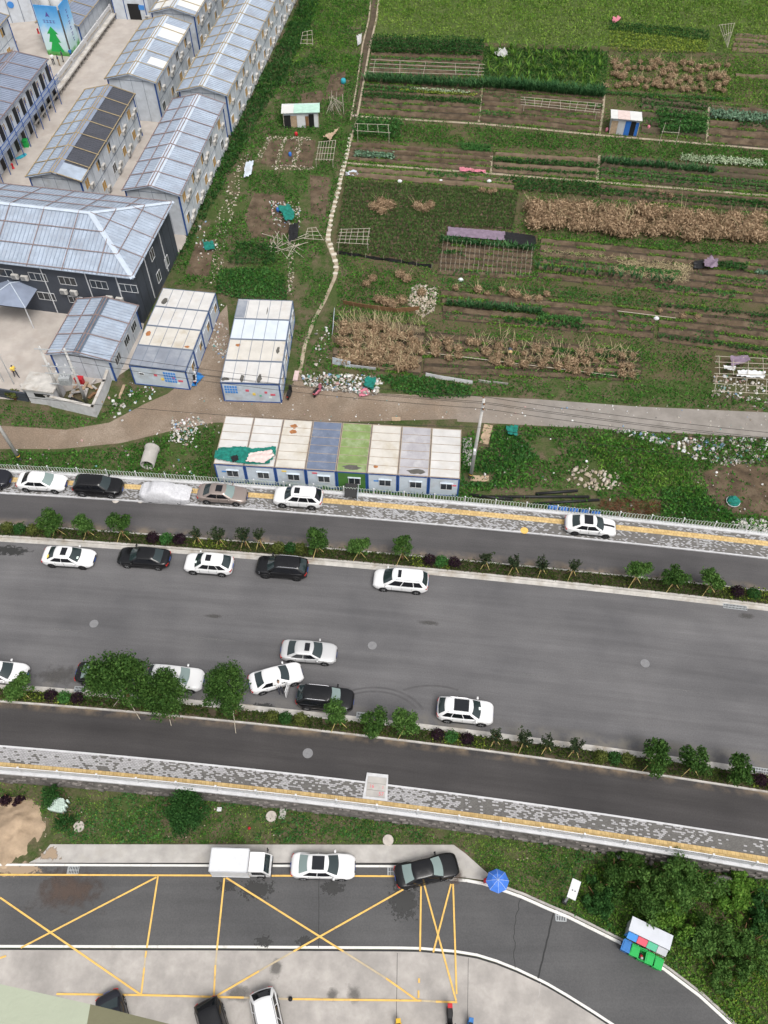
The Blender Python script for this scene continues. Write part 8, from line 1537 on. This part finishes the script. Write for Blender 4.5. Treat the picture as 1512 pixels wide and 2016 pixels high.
# ------------------------------------------------------------ people
def person(u, v, label, pose='stand', top='shirt_w', legs='trouser', rz=0, hat=False, z=LZ, loc=None):
    p = loc or G(u, v, z + .9); root = thing('person', label, 'person', (p.x, p.y, z), rz)
    J = {'pel': (0, 0, .95), 'che': (0, 0, 1.30), 'nek': (0, 0, 1.50), 'hed': (.02, 0, 1.62), 'top': (.02, 0, 1.72), 'shL': (0, .19, 1.43), 'elL': (.02, .26, 1.15), 'haL': (.10, .25, .90), 'shR': (0, -.19, 1.43), 'elR': (.02, -.26, 1.15), 'haR': (.10, -.25, .90), 'hiL': (0, .10, .92), 'knL': (.03, .11, .50), 'anL': (0, .11, .08), 'toL': (.16, .12, .04), 'hiR': (0, -.10, .92), 'knR': (.05, -.11, .50), 'anR': (.02, -.11, .08), 'toR': (.18, -.12, .04)}
    if pose == 'bend': J.update({'pel': (-.15, 0, .78), 'hiL': (-.15, .10, .76), 'hiR': (-.15, -.10, .76), 'che': (.18, 0, .95), 'nek': (.36, 0, 1.02), 'hed': (.46, 0, 1.02), 'top': (.56, 0, 1.02), 'shL': (.30, .18, .98), 'shR': (.30, -.18, .98), 'elL': (.42, .22, .70), 'elR': (.42, -.22, .70), 'haL': (.52, .10, .46), 'haR': (.52, -.10, .46), 'knL': (.08, .13, .42), 'knR': (.08, -.13, .42)})
    if pose == 'sit': J.update({k: (x, y, zz - .45) for k, (x, y, zz) in J.items() if k[:2] not in ('kn', 'an', 'to')}); 
    if pose == 'sit': J.update({'knL': (.42, .12, .50), 'knR': (.42, -.12, .50), 'anL': (.45, .12, .10), 'anR': (.45, -.12, .10), 'toL': (.6, .12, .06), 'toR': (.6, -.12, .06)})
    if pose == 'walk': J.update({'knL': (.18, .11, .52), 'anL': (.25, .11, .10), 'toL': (.42, .12, .07), 'knR': (-.02, -.11, .50), 'anR': (-.22, -.11, .14), 'toR': (-.08, -.12, .05), 'haL': (-.05, .26, .92), 'haR': (.22, -.24, .95)})
    names = list(J); E_ = [('pel', 'che'), ('che', 'nek'), ('nek', 'hed'), ('hed', 'top'), ('che', 'shL'), ('shL', 'elL'), ('elL', 'haL'), ('che', 'shR'), ('shR', 'elR'), ('elR', 'haR'), ('pel', 'hiL'), ('hiL', 'knL'), ('knL', 'anL'), ('anL', 'toL'), ('pel', 'hiR'), ('hiR', 'knR'), ('knR', 'anR'), ('anR', 'toR')]
    rad_ = {'pel': .15, 'che': .16, 'nek': .06, 'hed': .10, 'top': .085, 'sh': .075, 'el': .05, 'ha': .04, 'hi': .10, 'kn': .065, 'an': .05, 'to': .04}
    me = bpy.data.meshes.new('body'); me.from_pydata([J[n] for n in names], [(names.index(a), names.index(b)) for a, b in E_], []); o = bpy.data.objects.new('body', me); COL.objects.link(o)
    sm = o.modifiers.new('skin', 'SKIN'); o.modifiers.new('sub', 'SUBSURF').levels = 1
    for i, n in enumerate(names):
        r_ = rad_.get(n, rad_.get(n[:2], .06)); me.skin_vertices[0].data[i].radius = (r_, r_); me.skin_vertices[0].data[i].use_root = (n == 'pel')
    dg = bpy.context.evaluated_depsgraph_get(); bm2 = bpy.data.meshes.new_from_object(o.evaluated_get(dg)); bpy.data.objects.remove(o)
    for m_ in ('skin', top, legs, 'hair'): bm2.materials.append(M[m_])
    seg = [(Vector(J[a]), Vector(J[b]), 0 if a in ('nek', 'hed') or b[:2] == 'ha' and False else (2 if a[:2] in ('hi', 'kn', 'an') or b[:2] == 'hi' else (0 if b[:2] == 'ha' else 1))) for a, b in E_]
    for f in bm2.polygons:
        c = f.center; best = 9
        for A_, B2, mi in seg:
            t_ = max(0, min(1, (c - A_).dot(B2 - A_) / max((B2 - A_).length_squared, 1e-6))); dd_ = (c - (A_ + (B2 - A_) * t_)).length
            if dd_ < best: best, f.material_index = dd_, mi
        if (c - Vector(J['top'])).length < .13 and c.z > J['hed'][2] - .02 and c.x < J['hed'][0] + .06: f.material_index = 3
        f.use_smooth = True
    link_obj('body', bm2, root)
    if hat: q = MB(); tp = J['top']; q.lathe([(.30, -.02), (.12, .04), (.10, .12), (.001, .14)], 14, (tp[0], tp[1], tp[2])); q.build('straw_hat', M['hat'], root, True)
    return root
person(1005, 686, 'farmer in straw hat bending over between dry stalk bundles', 'bend', 'shirt_d', 'trouser', rad(-100), True, S1); person(103, 116, 'person in white shirt and dark trousers below the painted tower', 'stand', 'shirt_w', 'trouser', rad(-60)); person(122, 110, 'person in grey shirt standing at the painted tower foot', 'stand', 'shirt_d', 'trouser', rad(200)); person(139, 106, 'person in blue shirt beside the washing trough', 'stand', 'bluetarp', 'trouser', rad(120)); person(114, 118, 'person in pale trousers beside the white shirted person', 'stand', 'shirt_d', 'curtain', rad(30)); person(27, 730, 'person in yellow top walking across the concrete yard', 'walk', 'yplate', 'trouser', rad(-40))
cdr = [o for o in COL.objects if o.get('label') == 'white sedan at an angle with its driver door open'][0]; pp_ = cdr.matrix_basis @ Vector((.10, -.78, 0)); person(0, 0, 'driver in white shirt getting out of the angled white sedan', 'sit', 'shirt_w', 'trouser', rad(17 - 90), False, .12, pp_)
